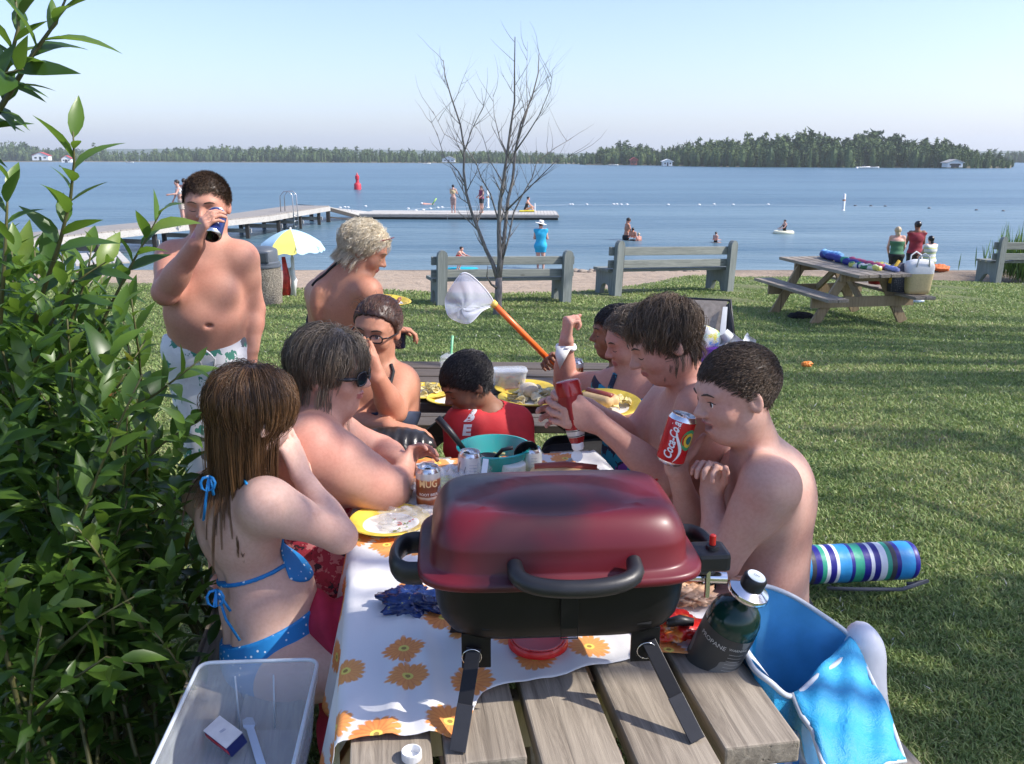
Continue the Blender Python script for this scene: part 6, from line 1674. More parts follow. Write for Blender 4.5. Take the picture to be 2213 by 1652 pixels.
BLACKF = plain('black cloth', (.012, .012, .014), .8, .3, 30, .3, 60)
SHORTS1 = blotch('white leaf print shorts', [(0, (.70, .70, .70)), (.60, (.06, .24, .17)), (.72, (.76, .76, .76)), (.90, (.12, .13, .14)), (.93, (.72, .72, .72))], 34)
REDT = plain('red jersey', (.50, .018, .024), .75, .12, 18, .3, 40)
TEALP = blotch('teal print swimwear', [(0, (.01, .02, .05)), (.35, (.01, .26, .38)), (.6, (.02, .35, .25)), (.8, (.20, .06, .35)), (.88, (.01, .015, .03))], 26)
PINKP = blotch('pink red print', [(0, (.45, .04, .07)), (.4, (.60, .22, .22)), (.7, (.35, .03, .05)), (.86, (.05, .02, .03))], 60)
YELP = blotch('yellow black board shorts', [(0, (.60, .48, .03)), (.5, (.03, .03, .03)), (.62, (.62, .30, .03)), (.75, (.55, .50, .35)), (.85, (.60, .48, .03))], 16)
TOWELR = plain('crimson towel', (.42, .02, .06), .9, .2, 12, .6, 300)

# --- 1 standing boy drinking from a can
def p_drinker():
    Y0 = 3.2; q = lambda x, y, d=0: A(x, y, Y0 + d)
    gr = gzf(-1.1, 3.2); th = thing('person', 'shirtless boy in white leaf print shorts standing and drinking from a dark blue can', 'person', V(q(450, 700).x, Y0, gr))
    B = Sdf(.012); hd = Head(q(447, 448), (.10, -1, -.10), (.03, 0, 1), .98)
    hd.add(B, fat=.010, nose=1.05)
    neck = q(453, 530); B.cone(hd.w(0, -.02, -.05), neck, .052, .060, .03, g='neck')
    sL, sR = q(520, 560), q(376, 560, .0); che = q(448, 606); pel = q(453, 745, .02)
    hips = [q(422, 775, .02), q(486, 775, .02)]
    f = V(.05, -1, 0)
    torso(B, pel, che, neck, sL, sR, hips[0], hips[1], f, dict(chest=(.155, .11, .155), belly=(.155, .135, .135), pelvis=(.150, .125, .12), bf=.025, sh=.056, bt=.5))
    for sx in (-1, 1): B.ell(che + V(sx * .072, -.078, -.035), (.062, .042, .055), None, .04, g='chest')
    nv = q(478, 690); 
    limb(B, [sR, q(358, 632, -.17), q(424, 530, -.25)], (.056, .047, .031))
    limb(B, [sL, q(547, 668, .05), q(543, 755, .0)], (.056, .045, .030))
    hand(B, q(426, 526, -.255), (.42, -.05, .9), (.75, .62, -.2), ((.55, .55, .5),) * 4, (.7, .3), 1, .92)
    hand(B, q(543, 757, .0), (0, -.1, -1), (-1, 0, 0), (.3, .3, .2), (.3, .1), 1, .95)
    S = onto(B, (0, -1, 0), .3, -.002)
    B.ell(S(nv), (.011, .014, .006), None, .012, 's')
    legs_standing(B, hips, f, gr, 1.0, (.098, .062, .056, .034))
    body_obj(B, th, [skin('sunburnt skin', (.55, .285, .20)), LIP], .0045, hd)
    hd.details(th, plain('brown eyebrow', (.06, .035, .02), .7), 'closed')
    garment('swim_shorts', B, ('pelvis', 'thigh'), .014, SHORTS1, th, .006, plane_clip((q(450, 722), (0, .15, 1)), (V(0, 0, gr + .50), (0, 0, -1))), (.005, 26, 2), .05)
    m = MB(); p = onto(B, (0, -1, 0), .3, .016)
    for dx in (-16, 16): m.tube([p(q(470, 742)), p(q(470 + dx * .6, 748)) - V(0, .01, 0), p(q(470 + dx, 762)), p(q(470 + dx * .6, 790))], .0035, 6)
    wb(m, 'drawstring', WHT, th, True)
    hair(hd, th, H_BROWN, HZ, 0, .006, sets=[dict(N=9000, L=.020, lift=.30, grav=.05, seg=3, r=.0008, wob=.12, thick=.010, hug=.3, flow=lambda p: np.array([0, .8, .1]) * np.ones((len(p), 1)))])
    # can
    base = q(456, 512, -.27); ax_ = V(-.03, .80, .60)
    c = can('soda_can', 'dark blue can held to the mouth of the standing boy', base, ax_, plain('navy can print', (.012, .025, .14), .25, .1, 20, 0, 100, Metallic=.3))
    text_mesh('lettering', 'a', .03, canface(base, ax_, .05, .2), WHT, c, .0334, .2)
    return th
p_drinker()

# --- 2 blonde woman, back to the camera
def p_blonde():
    Y0 = 3.72; q = lambda x, y, d=0: A(x, y, Y0 + d); gr = gzf(-.7, 3.8)
    th = thing('person', 'woman with short blond hair and black halter swimsuit, back to the camera', 'person', V(q(740, 700).x, Y0 + .05, gr))
    B = Sdf(.012); hd = Head(q(787, 545), (.93, .0, -.40), (.4, .05, .9), .98); hd.add(B, fat=.006)
    neck = q(745, 588, .02); B.cone(hd.w(0, -.02, -.055), neck, .052, .058, .03, g='neck')
    sR, sL = q(795, 632, -.10), q(690, 634, .12); che = q(737, 660, .03); pel = q(722, 800, .06)
    f = V(.42, .9, 0); hips = [q(690, 830, .14), q(755, 830, .0)]
    torso(B, pel, che, neck, sL, sR, hips[0], hips[1], f, dict(chest=(.165, .115, .165), belly=(.155, .12, .14), pelvis=(.185, .15, .14), sh=.052))
    for sx in (-1, 1): B.ell(che + V(.06 * sx - .01, -.07, .02), (.05, .04, .09), None, .04, g='chest')
    limb(B, [sR, q(812, 705, .02), q(848, 712, .16)], (.050, .042, .028))
    hand(B, q(850, 712, .16), (.8, .3, -.1), (.1, 0, -1), ((.6, .6, .4),) * 4, (.6, .3), 1, .9)
    limb(B, [sL, q(684, 700, .22), q(800, 672, .36)], (.050, .042, .028))
    hand(B, q(803, 670, .36), (1, .1, .1), (0, 0, 1), (.3, .3, .3), (.6, .3), -1, .9)
    so_ = onto(B, (-.42, -.9, 0), .3, .0); P_ = [so_(neck.lerp(pel, k / 8)) + V(-.42, -.9, 0) * .012 for k in range(1, 8)]
    for a_, b_ in zip(P_, P_[1:]): B.cone(a_, b_, .012, .012, .035, op='s')
    legs_standing(B, hips, f, gr, 1.0, (.105, .065, .055, .036))
    body_obj(B, th, [SK_TAN, LIP], .0055, hd)
    hd.details(th, plain('fair eyebrow', (.25, .17, .10), .7), 'closed')
    suit = garment('swimsuit', B, ('chest', 'belly', 'pelvis'), .008, BLACKF, th, .006, plane_clip((q(735, 698), (-.12, -.55, 1))), (.002, 22, 2))
    garment('wrap_skirt', B, ('pelvis', 'thigh'), .02, BLACKF, th, .007, plane_clip((q(722, 770), (0, 0, 1)), (V(0, 0, gr + .45), (0, 0, -1))), (.006, 18, 4), .08)
    strap('halter_strap', B, (-.1, -1, .6), [q(676, 618), q(712, 590), q(745, 566)], .007, BLACKF, th)
    hair(hd, th, H_BLOND, HZF, .0, .014, sets=[dict(N=9000, L=.060, lift=.3, grav=.13, seg=7, r=.0007, wob=.16, thick=.022, curl=.15, clump=9, spread=.006, hug=.7, flow=lambda p: np.stack([p[:, 0] * 4, -.5 + 0 * p[:, 0], -.5 + 0 * p[:, 0]], 1))], nz=.006)
    glasses_up = MB(); pl = V(0, 0, 0)
    for sx in (-1, 1):
        pts = [hd.w(sx * .034 + math.cos(a) * .024, .075 + .02 * math.sin(a), .092 + .016 * math.sin(a)) for a in [k * math.pi / 8 for k in range(16)]]
        glasses_up.tube(pts, .002, 6, closed=True); glasses_up.tube([hd.w(sx * .06, .07, .09), hd.w(sx * .082, .01, .045)], .0026, 6)
    wb(glasses_up, 'raised_glasses', plain('dark red frame', (.20, .03, .03), .3), th, True)
    b = q(863, 752, .22); c = thing('cup', 'dark navy cup held low by the blonde woman', 'cup', b)
    m = MB(); m.lathe([(0, 0), (.028, 0), (.030, .004), (.034, .075), (.031, .075), (.027, .006), (0, .006)], 28); m.build('cup_wall', plain('navy glossy', (.012, .012, .05), .15), c, 'auto')
    plate(q(838, 655, .46), .115, 'yellow rimmed plate held out in front of the blonde woman', (.05, .1, 0))
    return th
p_blonde()

# --- 3 woman with dark glasses, hand before her face
def p_glasses():
    Y0 = 2.92; q = lambda x, y, d=0: A(x, y, Y0 + d); gr = gzf(-.5, 3)
    th = thing('person', 'tanned woman with black glasses and auburn hair, hand before her mouth', 'person', V(q(800, 900).x, Y0, gr))
    B = Sdf(.012); hd = Head(q(814, 716), (-.20, -.96, -.08), (.12, 0, 1), .96); hd.add(B, fat=.003)
    neck = q(826, 806, .02); B.cone(hd.w(0, -.02, -.055), neck, .048, .055, .03, g='neck')
    sL, sR = q(866, 828), q(768, 842); che = q(815, 872); pel = q(805, 1035, .08)
    f = V(-.12, -1, 0); hips = [q(770, 1050, .05), q(840, 1050, .05)]
    torso(B, pel, che, neck, sL, sR, hips[0], hips[1], f, dict(chest=(.155, .105, .15), belly=(.14, .11, .14), pelvis=(.18, .14, .12), sh=.050))
    for sx in (-1, 1): B.ell(che + V(sx * .068, -.075, -.04), (.062, .055, .06), None, .03, g='bust')
    limb(B, [sL, q(850, 888, -.16), q(816, 818, -.245)], (.053, .046, .029))
    hand(B, q(814, 815, -.245), (-.55, .0, .85), (.1, 1, -.1), ((.3, .6, .5),) * 4, (.35, .2), -1, .88, spread=.02)
    limb(B, [sR, q(748, 915, -.06), q(838, 922, -.24)], (.052, .045, .029))
    hand(B, q(842, 922, -.24), (1, -.05, -.12), (0, -.1, -1), ((.25, .35, .3),) * 4, (.4, .2), 1, .92)
    legs_sitting(B, hips, (-.1, -1, 0), (.40, .42), (.095, .065, .052, .036), 1.0, gz0=gr)
    body_obj(B, th, [SK_TAN, LIP], .005, hd)
    hd.details(th, plain('dark eyebrow', (.03, .018, .012), .7), 'open'); glasses(hd, th, False, .0034)
    garment('swimsuit', B, ('chest', 'belly', 'pelvis', 'bust'), .006, plain('navy cloth', (.02, .03, .06), .7, .3, 30), th, .006, plane_clip((q(812, 895), (-.05, .35, 1))), (.002, 22, 2))
    strap('halter_strap', B, (.1, -1, .5), [q(846, 792, .0), q(852, 812), q(842, 880)], .006, BLACKF, th)
    hair(hd, th, H_RED, HZF, .012, .012, extra=[((.0, -.10, .07), (.045, .035, .04))], sets=[dict(N=8000, L=.06, lift=.1, grav=-.02, seg=6, r=.0010, wob=.12, thick=.012, hug=1, flow=lambda p: np.array([0, -1, .5]) * np.ones((len(p), 1))), dict(N=70, L=.06, lift=.5, grav=.0, seg=6, r=.0008, wob=.4, thick=.03, curl=.3, hug=.2)])
    # leather bag on her lap
    S = Sdf(.03); c = q(858, 975, -.30)
    S.ell(c, (.115, .075, .075)); S.cone(c + V(-.07, 0, .02), c + V(.07, -.01, .015), .055, .05, .03); S.cone(c + V(.06, 0, .0), c + V(.105, .0, -.07), .05, .04, .03)
    r_ = np.random.default_rng(4)
    def fn(P): 
        x = (P[:, 0] - c.x); z = P[:, 2] - c.z
        return (.0045 * np.sin((x + z * .25 + .012 * np.sin(z * 40)) * 210) * np.clip((.09 - z) * 12, 0, 1)).astype(np.float32)
    S.noise = fn
    o = sdf_obj('leather_bag', S, plain('black gathered leather', (.022, .020, .019), .28, .3, 40, .4, 120), None, .0045); tag(o, 'gathered black leather bag on the lap of the woman with glasses', 'bag')
    return th
p_glasses()

# --- 4 large woman in sunglasses leaning on the table
def p_sunglasses():
    Y0 = 2.28; q = lambda x, y, d=0: A(x, y, Y0 + d); gr = 0
    th = thing('person', 'woman in black sunglasses with grey brown hair resting her bare arms on the near table', 'person', V(q(670, 1000).x, Y0, gr))
    B = Sdf(.014); hd = Head(q(716, 808), (1, -.13, -.06), (.05, 0, 1), 1.0); hd.add(B, fat=.016, nose=.95, chin=.8)
    B.ell(hd.w(0, .0, -.10), (.06, .055, .04), np.array(hd.R), .04, g='neck')
    neck = q(672, 905, .02); B.cone(hd.w(0, -.02, -.05), neck, .066, .078, .04, g='neck')
    sR, sL = q(672, 975, -.15), q(690, 935, .20); che = q(664, 1010, .03); pel = q(625, 1235, .02); f = V(1, -.05, 0)
    hips = [q(630, 1240, .13), q(630, 1260, -.10)]
    torso(B, pel, che, neck, sL, sR, hips[0], hips[1], f, dict(chest=(.19, .145, .17), belly=(.20, .19, .17), pelvis=(.21, .18, .15), sh=.070, bf=.04))
    B.ell(che + V(.09, 0, -.08), (.10, .14, .09), None, .05, g='bust')
    el = q(838, 1062, -.10); limb(B, [sR, el, q(868, 1030, .10)], (.088, .060, .037), k0=.06)
    B.ell(sR.lerp(el, .5) + V(0, 0, -.012), (.12, .066, .070), np.array(Matrix.Rotation(.42, 3, 'Y')), .05, g='arm')
    hand(B, q(869, 1026, .10), (.25, .45, .45), (1, -.3, 0), ((.9, .8, .5),) * 4, (.8, .3), 1, .95)
    limb(B, [sL, q(822, 980, .26), q(872, 1005, .12)], (.075, .056, .035), k0=.05)
    legs_sitting(B, hips, (1, -.02, 0), (.40, .42), (.12, .085, .065, .040), 1.0, gz0=0, out=.03)
    body_obj(B, th, [SK_PINK, LIP], .005, hd)
    hd.details(th, plain('brown eyebrow', (.06, .035, .02), .7), 'none'); glasses(hd, th, True, .0036, .025, .018, 'sunglasses')
    garment('sundress', B, ('belly', 'pelvis', 'bust', 'chest', 'thigh'), .010, PINKP, th, .007, plane_clip((q(670, 1085), (-.25, 0, 1)), (V(-.22, 0, 0), (1, 0, .25))), (.004, 20, 6))
    back = lambda p: np.stack([0 * p[:, 0], -.35 + 0 * p[:, 0], -1 + 0 * p[:, 0]], 1)
    hair(hd, th, H_GREY, ([-.11, -.05, -.02, .0, .03, .055, .075, .1], [-.12, -.12, -.11, -.07, .0, .055, .07, .08]), 0, .014, nz=.006,
         sets=[dict(N=11000, L=.150, lift=.1, grav=.30, seg=10, r=.0007, wob=.09, thick=.020, clump=9, spread=.006, flow=back, Lvar=.35, hug=.95), dict(N=260, L=.12, lift=.25, grav=.2, seg=8, r=.0006, wob=.2, thick=.03, flow=back, hug=.6)])
p_sunglasses()

# --- 5 girl with long wet hair, face in her hands
def p_girl():
    Y0 = 1.86; q = lambda x, y, d=0: A(x, y, Y0 + d)
    th = thing('person', 'girl with long wet brown hair and blue dotted swimsuit, face in her hands', 'person', V(q(560, 1300).x, Y0, 0))
    B = Sdf(.012); hd = Head(q(545, 905, .02), (.62, .68, -.30), (.22, .15, .95), .97); hd.add(B)
    neck = q(510, 1030, .04); B.cone(hd.w(0, -.02, -.055), neck, .042, .048, .03, g='neck')
    sR, sL = q(578, 1092, -.09), q(447, 1070, .14); che = q(512, 1125, .03); pel = q(596, 1410, .03); f = V(.75, .62, 0)
    hips = [q(560, 1440, .12), q(630, 1450, -.04)]
    torso(B, pel, che, neck, sL, sR, hips[0], hips[1], f, dict(chest=(.125, .092, .145), belly=(.118, .118, .13), pelvis=(.148, .125, .115), sh=.043, bt=.40, bf=.02))
    el = q(735, 1160, -.02); limb(B, [sR, el, q(652, 1030, .06)], (.047, .039, .025), k0=.05)
    hand(B, q(650, 1026, .06), (-.28, .0, .95), (-.75, .3, 0), ((.2, .3, .2),) * 4, (.4, .2), -1, .86)
    limb(B, [sL, q(690, 1130, .28), q(650, 1010, .17)], (.045, .037, .025), k0=.05)
    hand(B, q(648, 1006, .17), (-.2, .1, .95), (-.75, -.3, 0), ((.2, .3, .2),) * 4, (.4, .2), 1, .86)
    so_ = onto(B, (-.75, -.62, .1), .3, .0); P_ = [so_(neck.lerp(pel, k / 10)) + V(-.75, -.62, 0) * .010 for k in range(2, 10)]
    for a_, b_ in zip(P_, P_[1:]): B.cone(a_, b_, .010, .010, .03, op='s')
    legs_sitting(B, hips, (.95, .25, 0), (.36, .40), (.085, .060, .048, .033), 1.0, gz0=0, out=.03)
    body_obj(B, th, [SK_PALE, LIP], .004, hd)
    # plain two-piece swimsuit
    top = plane_clip((q(560, 1275), (-.30, 0, 1)), (q(560, 1293), (.30, 0, -1)))
    garment('swim_band', B, ('chest', 'belly'), .0035, BIKINI, th, .0035, plane_clip((q(540, 1238), (-.28, .12, 1)), (q(540, 1247), (.28, -.12, -1))))
    ctr = q(650, 1195, .06)
    garment('swim_top', B, ('chest', 'belly'), .005, BIKINI, th, .0045, lambda P, D: np.maximum(np.maximum(D, np.sqrt((((P - np.array(ctr)) * np.array([1, .8, 1.0])) ** 2).sum(1)) - .068), -((P - np.array(q(612, 1205, .0))) @ np.array([.8, .5, .1]))))
    garment('swim_bottom', B, ('pelvis', 'belly'), .006, BIKINI, th, .0045, plane_clip((q(600, 1345), (-.40, .10, 1)), (q(600, 1345) - V(0, 0, .16), (.1, 0, -1))))
    bl = plain('blue cord', (.01, .26, .60), .5, .1)
    out = (-.35, -1, .25)
    strap('neck_cord', B, (-.1, -.8, .6), [q(462, 1012), q(510, 1022), q(575, 1075)], .0032, bl, th, 10)
    for cx, cy, s_ in ((452, 1030, 1.0), (468, 1275, 1.15)):
        m = MB()
        for sg in (-1, 1):
            pts = [q(cx, cy, -.09)] + [q(cx + sg * (16 * math.sin(a)) * s_ - 3, cy + (26 * (1 - math.cos(a))) * s_ / 1.6, -.10) for a in (.7, 1.4, 2.2, 3.0)] + [q(cx, cy, -.092)]
            m.tube(pts, .0034, 7)
        m.tube([q(cx, cy, -.09), q(cx - 8 + (28 if cy > 1200 else 0), cy + 55 * s_, -.085), q(cx - 12 + (62 if cy > 1200 else 0), cy + 95 * s_, -.08)], .0034, 7)
        m.tube([q(cx, cy, -.09), q(cx + 10 + (20 if cy > 1200 else 0), cy + 40 * s_, -.088)], .0034, 7)
        wb(m, 'tie_bow', BIKINI, th, True)
    # hair
    cols = [(che + V(0, 0, .02), .118), (sR, .048), (sL, .048), (neck, .055)]
    flow = lambda p: np.stack([p[:, 0] * 1.5, .15 - p[:, 1] * .5, -1 + 0 * p[:, 0]], 1)
    hair(hd, th, H_LONG, ([-.11, -.05, -.02, .0, .03, .055, .075, .1], [-.10, -.10, -.09, -.08, -.03, .045, .07, .08]), 0, .008, nz=.003,
         sets=[dict(N=17000, L=.22, lift=.02, grav=.42, seg=12, r=.0006, wob=.07, thick=.012, clump=16, spread=.007, flow=flow, Lvar=.16, colliders=cols),
               dict(N=1100, L=.33, lift=.04, grav=.45, seg=13, r=.0009, wob=.06, thick=.012, clump=12, spread=.0035, flow=flow, Lvar=.12, colliders=cols)])
    # crimson towel round her lap
    S = Sdf(.04); a = q(700, 1345, .02); S.cone(a, a + V(.10, .02, -.05), .062, .075); S.cone(a + V(.05, 0, -.05), V(a.x + .05, a.y - .02, .16), .085, .07); S.cone(a + V(-.03, .05, -.0), V(a.x - .10, a.y + .03, .44), .05, .05)
    def fn(P): return (.007 * np.sin((P[:, 0] * .9 + P[:, 2] * .35 + P[:, 1] * .3) * 95 + 3 * np.sin(P[:, 2] * 14))).astype(np.float32)
    S.noise = fn; o = sdf_obj('towel', S, TOWELR, None, .005); tag(o, 'crimson towel wrapped over the lap of the girl with long wet hair', 'towel')
p_girl()

# --- 6 boy in the red shirt
def p_red():
    Y0 = 2.98; q = lambda x, y, d=0: A(x, y, Y0 + d); gr = gzf(0, 3)
    th = thing('person', 'black haired boy in a red shirt bending his head behind the teal bowl', 'person', V(q(1060, 950).x, Y0, gr))
    B = Sdf(.012); hd = Head(q(1010, 832, -.03), (-.80, -.42, -.42), (-.30, -.15, .95), .93); hd.add(B)
    neck = q(1062, 895, .03); B.cone(hd.w(0, -.02, -.055), neck, .043, .050, .03, g='neck')
    sR, sL = q(1002, 920, -.04), q(1112, 918, .03); che = q(1058, 950, .02); pel = q(1068, 1090, .08); f = V(-.35, -.93, 0)
    hips = [q(1045, 1100, .05), q(1100, 1100, .08)]
    torso(B, pel, che, neck, sL, sR, hips[0], hips[1], f, dict(chest=(.13, .095, .14), belly=(.12, .10, .14), pelvis=(.14, .12, .11), sh=.043))
    eR = q(992, 1000, -.10); eL = q(1128, 1005, -.04)
    limb(B, [sR, eR, q(985, 1075, -.22)], (.042, .035, .024)); limb(B, [sL, eL, q(1100, 1060, -.2)], (.042, .035, .024))
    hand(B, q(985, 1078, -.22), (0, -.3, -1), (-1, 0, 0), (.3, .3, .3), (.4, .2), 1, .82); hand(B, q(1098, 1062, -.2), (-.3, -.5, -.4), (0, 0, -1), (.3, .3, .3), (.4, .2), -1, .82)
    legs_sitting(B, hips, (-.2, -1, 0), (.33, .38), (.075, .055, .045, .03), 1.0, gz0=gr)
    body_obj(B, th, [SK_BROWN, LIPD], .005, hd)
    hd.details(th, plain('black eyebrow', (.01, .008, .008), .7), 'closed')
    def sl(S):
        S.cone(sR, sR.lerp(eR, .62), .060, .062, .03); S.cone(sL, sL.lerp(eL, .62), .062, .064, .03)
    Sg = B.subset(('chest', 'belly', 'pelvis'), .014); sl(Sg); Sg.noise = fold_noise(.006, 15, 9)
    nk = plane_clip((neck + V(-.02, -.02, -.012), (-.25, -.3, .9)))
    def cl(P, D):
        D = np.maximum(D, .0); return D
    nP = np.array(neck + V(-.015, -.02, .03)); 
    def clip(P, D):
        hole = .062 - np.sqrt(((P - nP) ** 2).sum(1)); return np.maximum(D, hole)
    o = sdf_obj('t_shirt', Sg, REDT, th, .005, clip)
    m = MB(); 
    P_ = [nP + np.array([math.cos(a) * .055, math.sin(a) * .05, -.030 + .012 * math.cos(a)]) for a in [k * 2 * math.pi / 24 for k in range(24)]]
    m.tube([Vector(p) for p in P_], .0045, 6, closed=True); wb(m, 'collar', plain('dark collar', (.07, .01, .012), .8), th, True)
    pr = onto(Sg, (-.35, -.93, .1), .2, .002)
    for s_, z in (('B', 900), ('E', 928)):
        c = q(1015, z, -.10); xr = V(.93, -.35, 0)
        text_mesh('shirt_letter', s_, .050, Matrix.Translation(c) @ Matrix((xr, V(.0, -.1, 1).normalized(), V(-.35, -.93, 0))).transposed().to_4x4(), plain('white shirt print', (.7, .68, .68), .7), th, 0, 0, .0, .003, post=pr)
    hair(hd, th, H_BLACK, HZ, .0, .009, sets=[dict(N=9000, L=.034, lift=.22, grav=.10, seg=4, r=.0011, wob=.14, thick=.012, hug=.6, flow=lambda p: np.array([0, .9, -.1]) * np.ones((len(p), 1)))])
p_red()

# --- 7 boy in black with the net
def p_black():
    Y0 = 3.32; q = lambda x, y, d=0: A(x, y, Y0 + d); gr = gzf(.4, 3.3)
    th = thing('person', 'black haired boy in a black shirt in profile, holding the orange handle of a net', 'person', V(q(1350, 850).x, Y0, gr))
    B = Sdf(.012); hd = Head(q(1330, 722), (-1, -.08, .0), (0, 0, 1), .93); hd.add(B)
    neck = q(1350, 792); B.cone(hd.w(0, -.02, -.055), neck, .043, .05, .03, g='neck')
    sL, sR = q(1345, 815, -.15), q(1355, 808, .15); che = q(1358, 850); pel = q(1372, 975); f = V(-1, -.1, 0)
    hips = [q(1375, 985, -.08), q(1375, 985, .08)]
    torso(B, pel, che, neck, sL, sR, hips[0], hips[1], f, dict(chest=(.13, .095, .14), belly=(.12, .10, .13), pelvis=(.14, .12, .11), sh=.043))
    eL, eR = q(1335, 868, -.22), q(1290, 852, .02)
    wL, wR = A(1278, 830, 3.22), A(1213, 792, 3.24)
    limb(B, [sL, eL, wL], (.042, .036, .025)); limb(B, [sR, eR, wR], (.042, .036, .025))
    hand(B, wL, (-1, 0, .05), (.1, 1, 0), ((.5, .7, .5),) * 4, (.4, .2), -1, .85)
    hd_ = (A(1192, 778, 3.22) - wR).normalized()
    hand(B, wR, hd_, (.1, -.8, -.5), ((1.0, 1.1, .7),) * 4, (.6, .5), 1, .85)
    legs_sitting(B, hips, (-.9, .0, 0), (.33, .38), (.075, .055, .045, .03), 1.0, gz0=gr)
    body_obj(B, th, [SK_BROWN, LIPD], .005, hd); hd.details(th, plain('black eyebrow', (.01, .008, .008), .7), 'closed')
    garment('t_shirt', B, ('chest', 'belly', 'pelvis', 'neck'), .013, BLACKF, th, .006, plane_clip((neck + V(0, 0, .0), (-.2, 0, 1))), (.004, 22, 9), extra=lambda S: (S.cone(sL, sL.lerp(eL, 1.0), .056, .050, .03), S.cone(eL, eL.lerp(wL, .45), .05, .045, .02), S.cone(sR, eR, .056, .05, .03)))
    garment('shorts', B, ('pelvis', 'thigh'), .012, BLACKF, th, .008, plane_clip((V(0, 0, .6), (0, 0, 1))), (.004, 22, 9))
    hair(hd, th, H_BLACK, HZ, .0, .009, sets=[dict(N=4000, L=.040, lift=.15, grav=.16, seg=4, r=.0011, wob=.14, thick=.012, hug=.8, flow=lambda p: np.array([0, .9, -.1]) * np.ones((len(p), 1)))])
    # the net
    n = thing('landing_net', 'white mesh net on a bright orange handle held up by the boy in black', 'net', A(1192, 778, 3.22))
    a, b = A(1198, 790, 3.22), A(1070, 660, 3.05)
    m = MB(); m.tube([a, b], [.0125, .0105], 14); h_ = wb(m, 'handle', plain('orange tube', (.85, .16, .03), .35, .06), n, True)
    d = (b - a).normalized(); m = MB(); m.tube([b, b + d * .016], .0135, 12); wb(m, 'collar', plain('yellow collar', (.8, .55, .12), .4), n, True)
    t = NT('white netting'); t.set(Base_Color=(.72, .74, .86), Roughness=.7); ck = t.n('ShaderNodeTexChecker'); 
    w1_ = t.n('ShaderNodeTexWave'); w1_.inputs['Scale'].default_value = 85; w1_.bands_direction = 'X'; t.l(t.coord(), w1_.inputs['Vector'])
    w2_ = t.n('ShaderNodeTexWave'); w2_.inputs['Scale'].default_value = 85; w2_.bands_direction = 'Z'; t.l(t.coord(), w2_.inputs['Vector'])
    t.l(t.math('ADD', .20, t.math('MULTIPLY', t.math('MAXIMUM', w1_.outputs['Fac'], w2_.outputs['Fac']), .32)), t.b.inputs['Alpha'])
    T_, P1, P2, P3 = A(1003, 590, 2.98), A(1067, 656, 3.05), A(962, 650, 3.0), A(985, 694, 3.0)
    fr = [P1, P1.lerp(T_, .5) + V(.008, 0, .012), T_, T_.lerp(P2, .5) + V(-.012, -.02, .0), P2, P2.lerp(P3, .6) + V(-.012, -.03, 0), P3, P3.lerp(P1, .3) + V(.01, -.04, -.02), P3.lerp(P1, .7) + V(0, -.03, -.004)]
    def ringp(u, L=len(fr)):
        x = (u % 1) * L; i = int(x) % L; g_ = x - int(x); p = [fr[(i + j - 1) % L] for j in range(4)]
        return .5 * ((2 * p[1]) + (p[2] - p[0]) * g_ + (2 * p[0] - 5 * p[1] + 4 * p[2] - p[3]) * g_ ** 2 + (3 * p[1] - p[0] - 3 * p[2] + p[3]) * g_ ** 3)
    c0 = sum(fr, V(0, 0, 0)) / len(fr)
    for sd, nm in ((1, 'net_bag'), (-1, 'net_bag')):
        m = MB(); dep = V(-.01, -.035 * sd, -.015)
        m.grid(lambda u, v: ringp(u).lerp(c0, v) + dep * math.sin(v * math.pi / 2) + V(0, .005 * math.sin(u * 40 + v * 9), .004 * math.sin(u * 55)) * math.sin(v * math.pi), 60, 10)
        wb(m, nm, t.m, n, True)
    m = MB(); m.tube([ringp(k / 60) for k in range(16)] , .0026, 6); m.tube([ringp(k / 60) for k in range(60)], .0012, 5, closed=True); wb(m, 'hoop', plain('white wire', (.75, .75, .8), .4), n, True)
p_black()

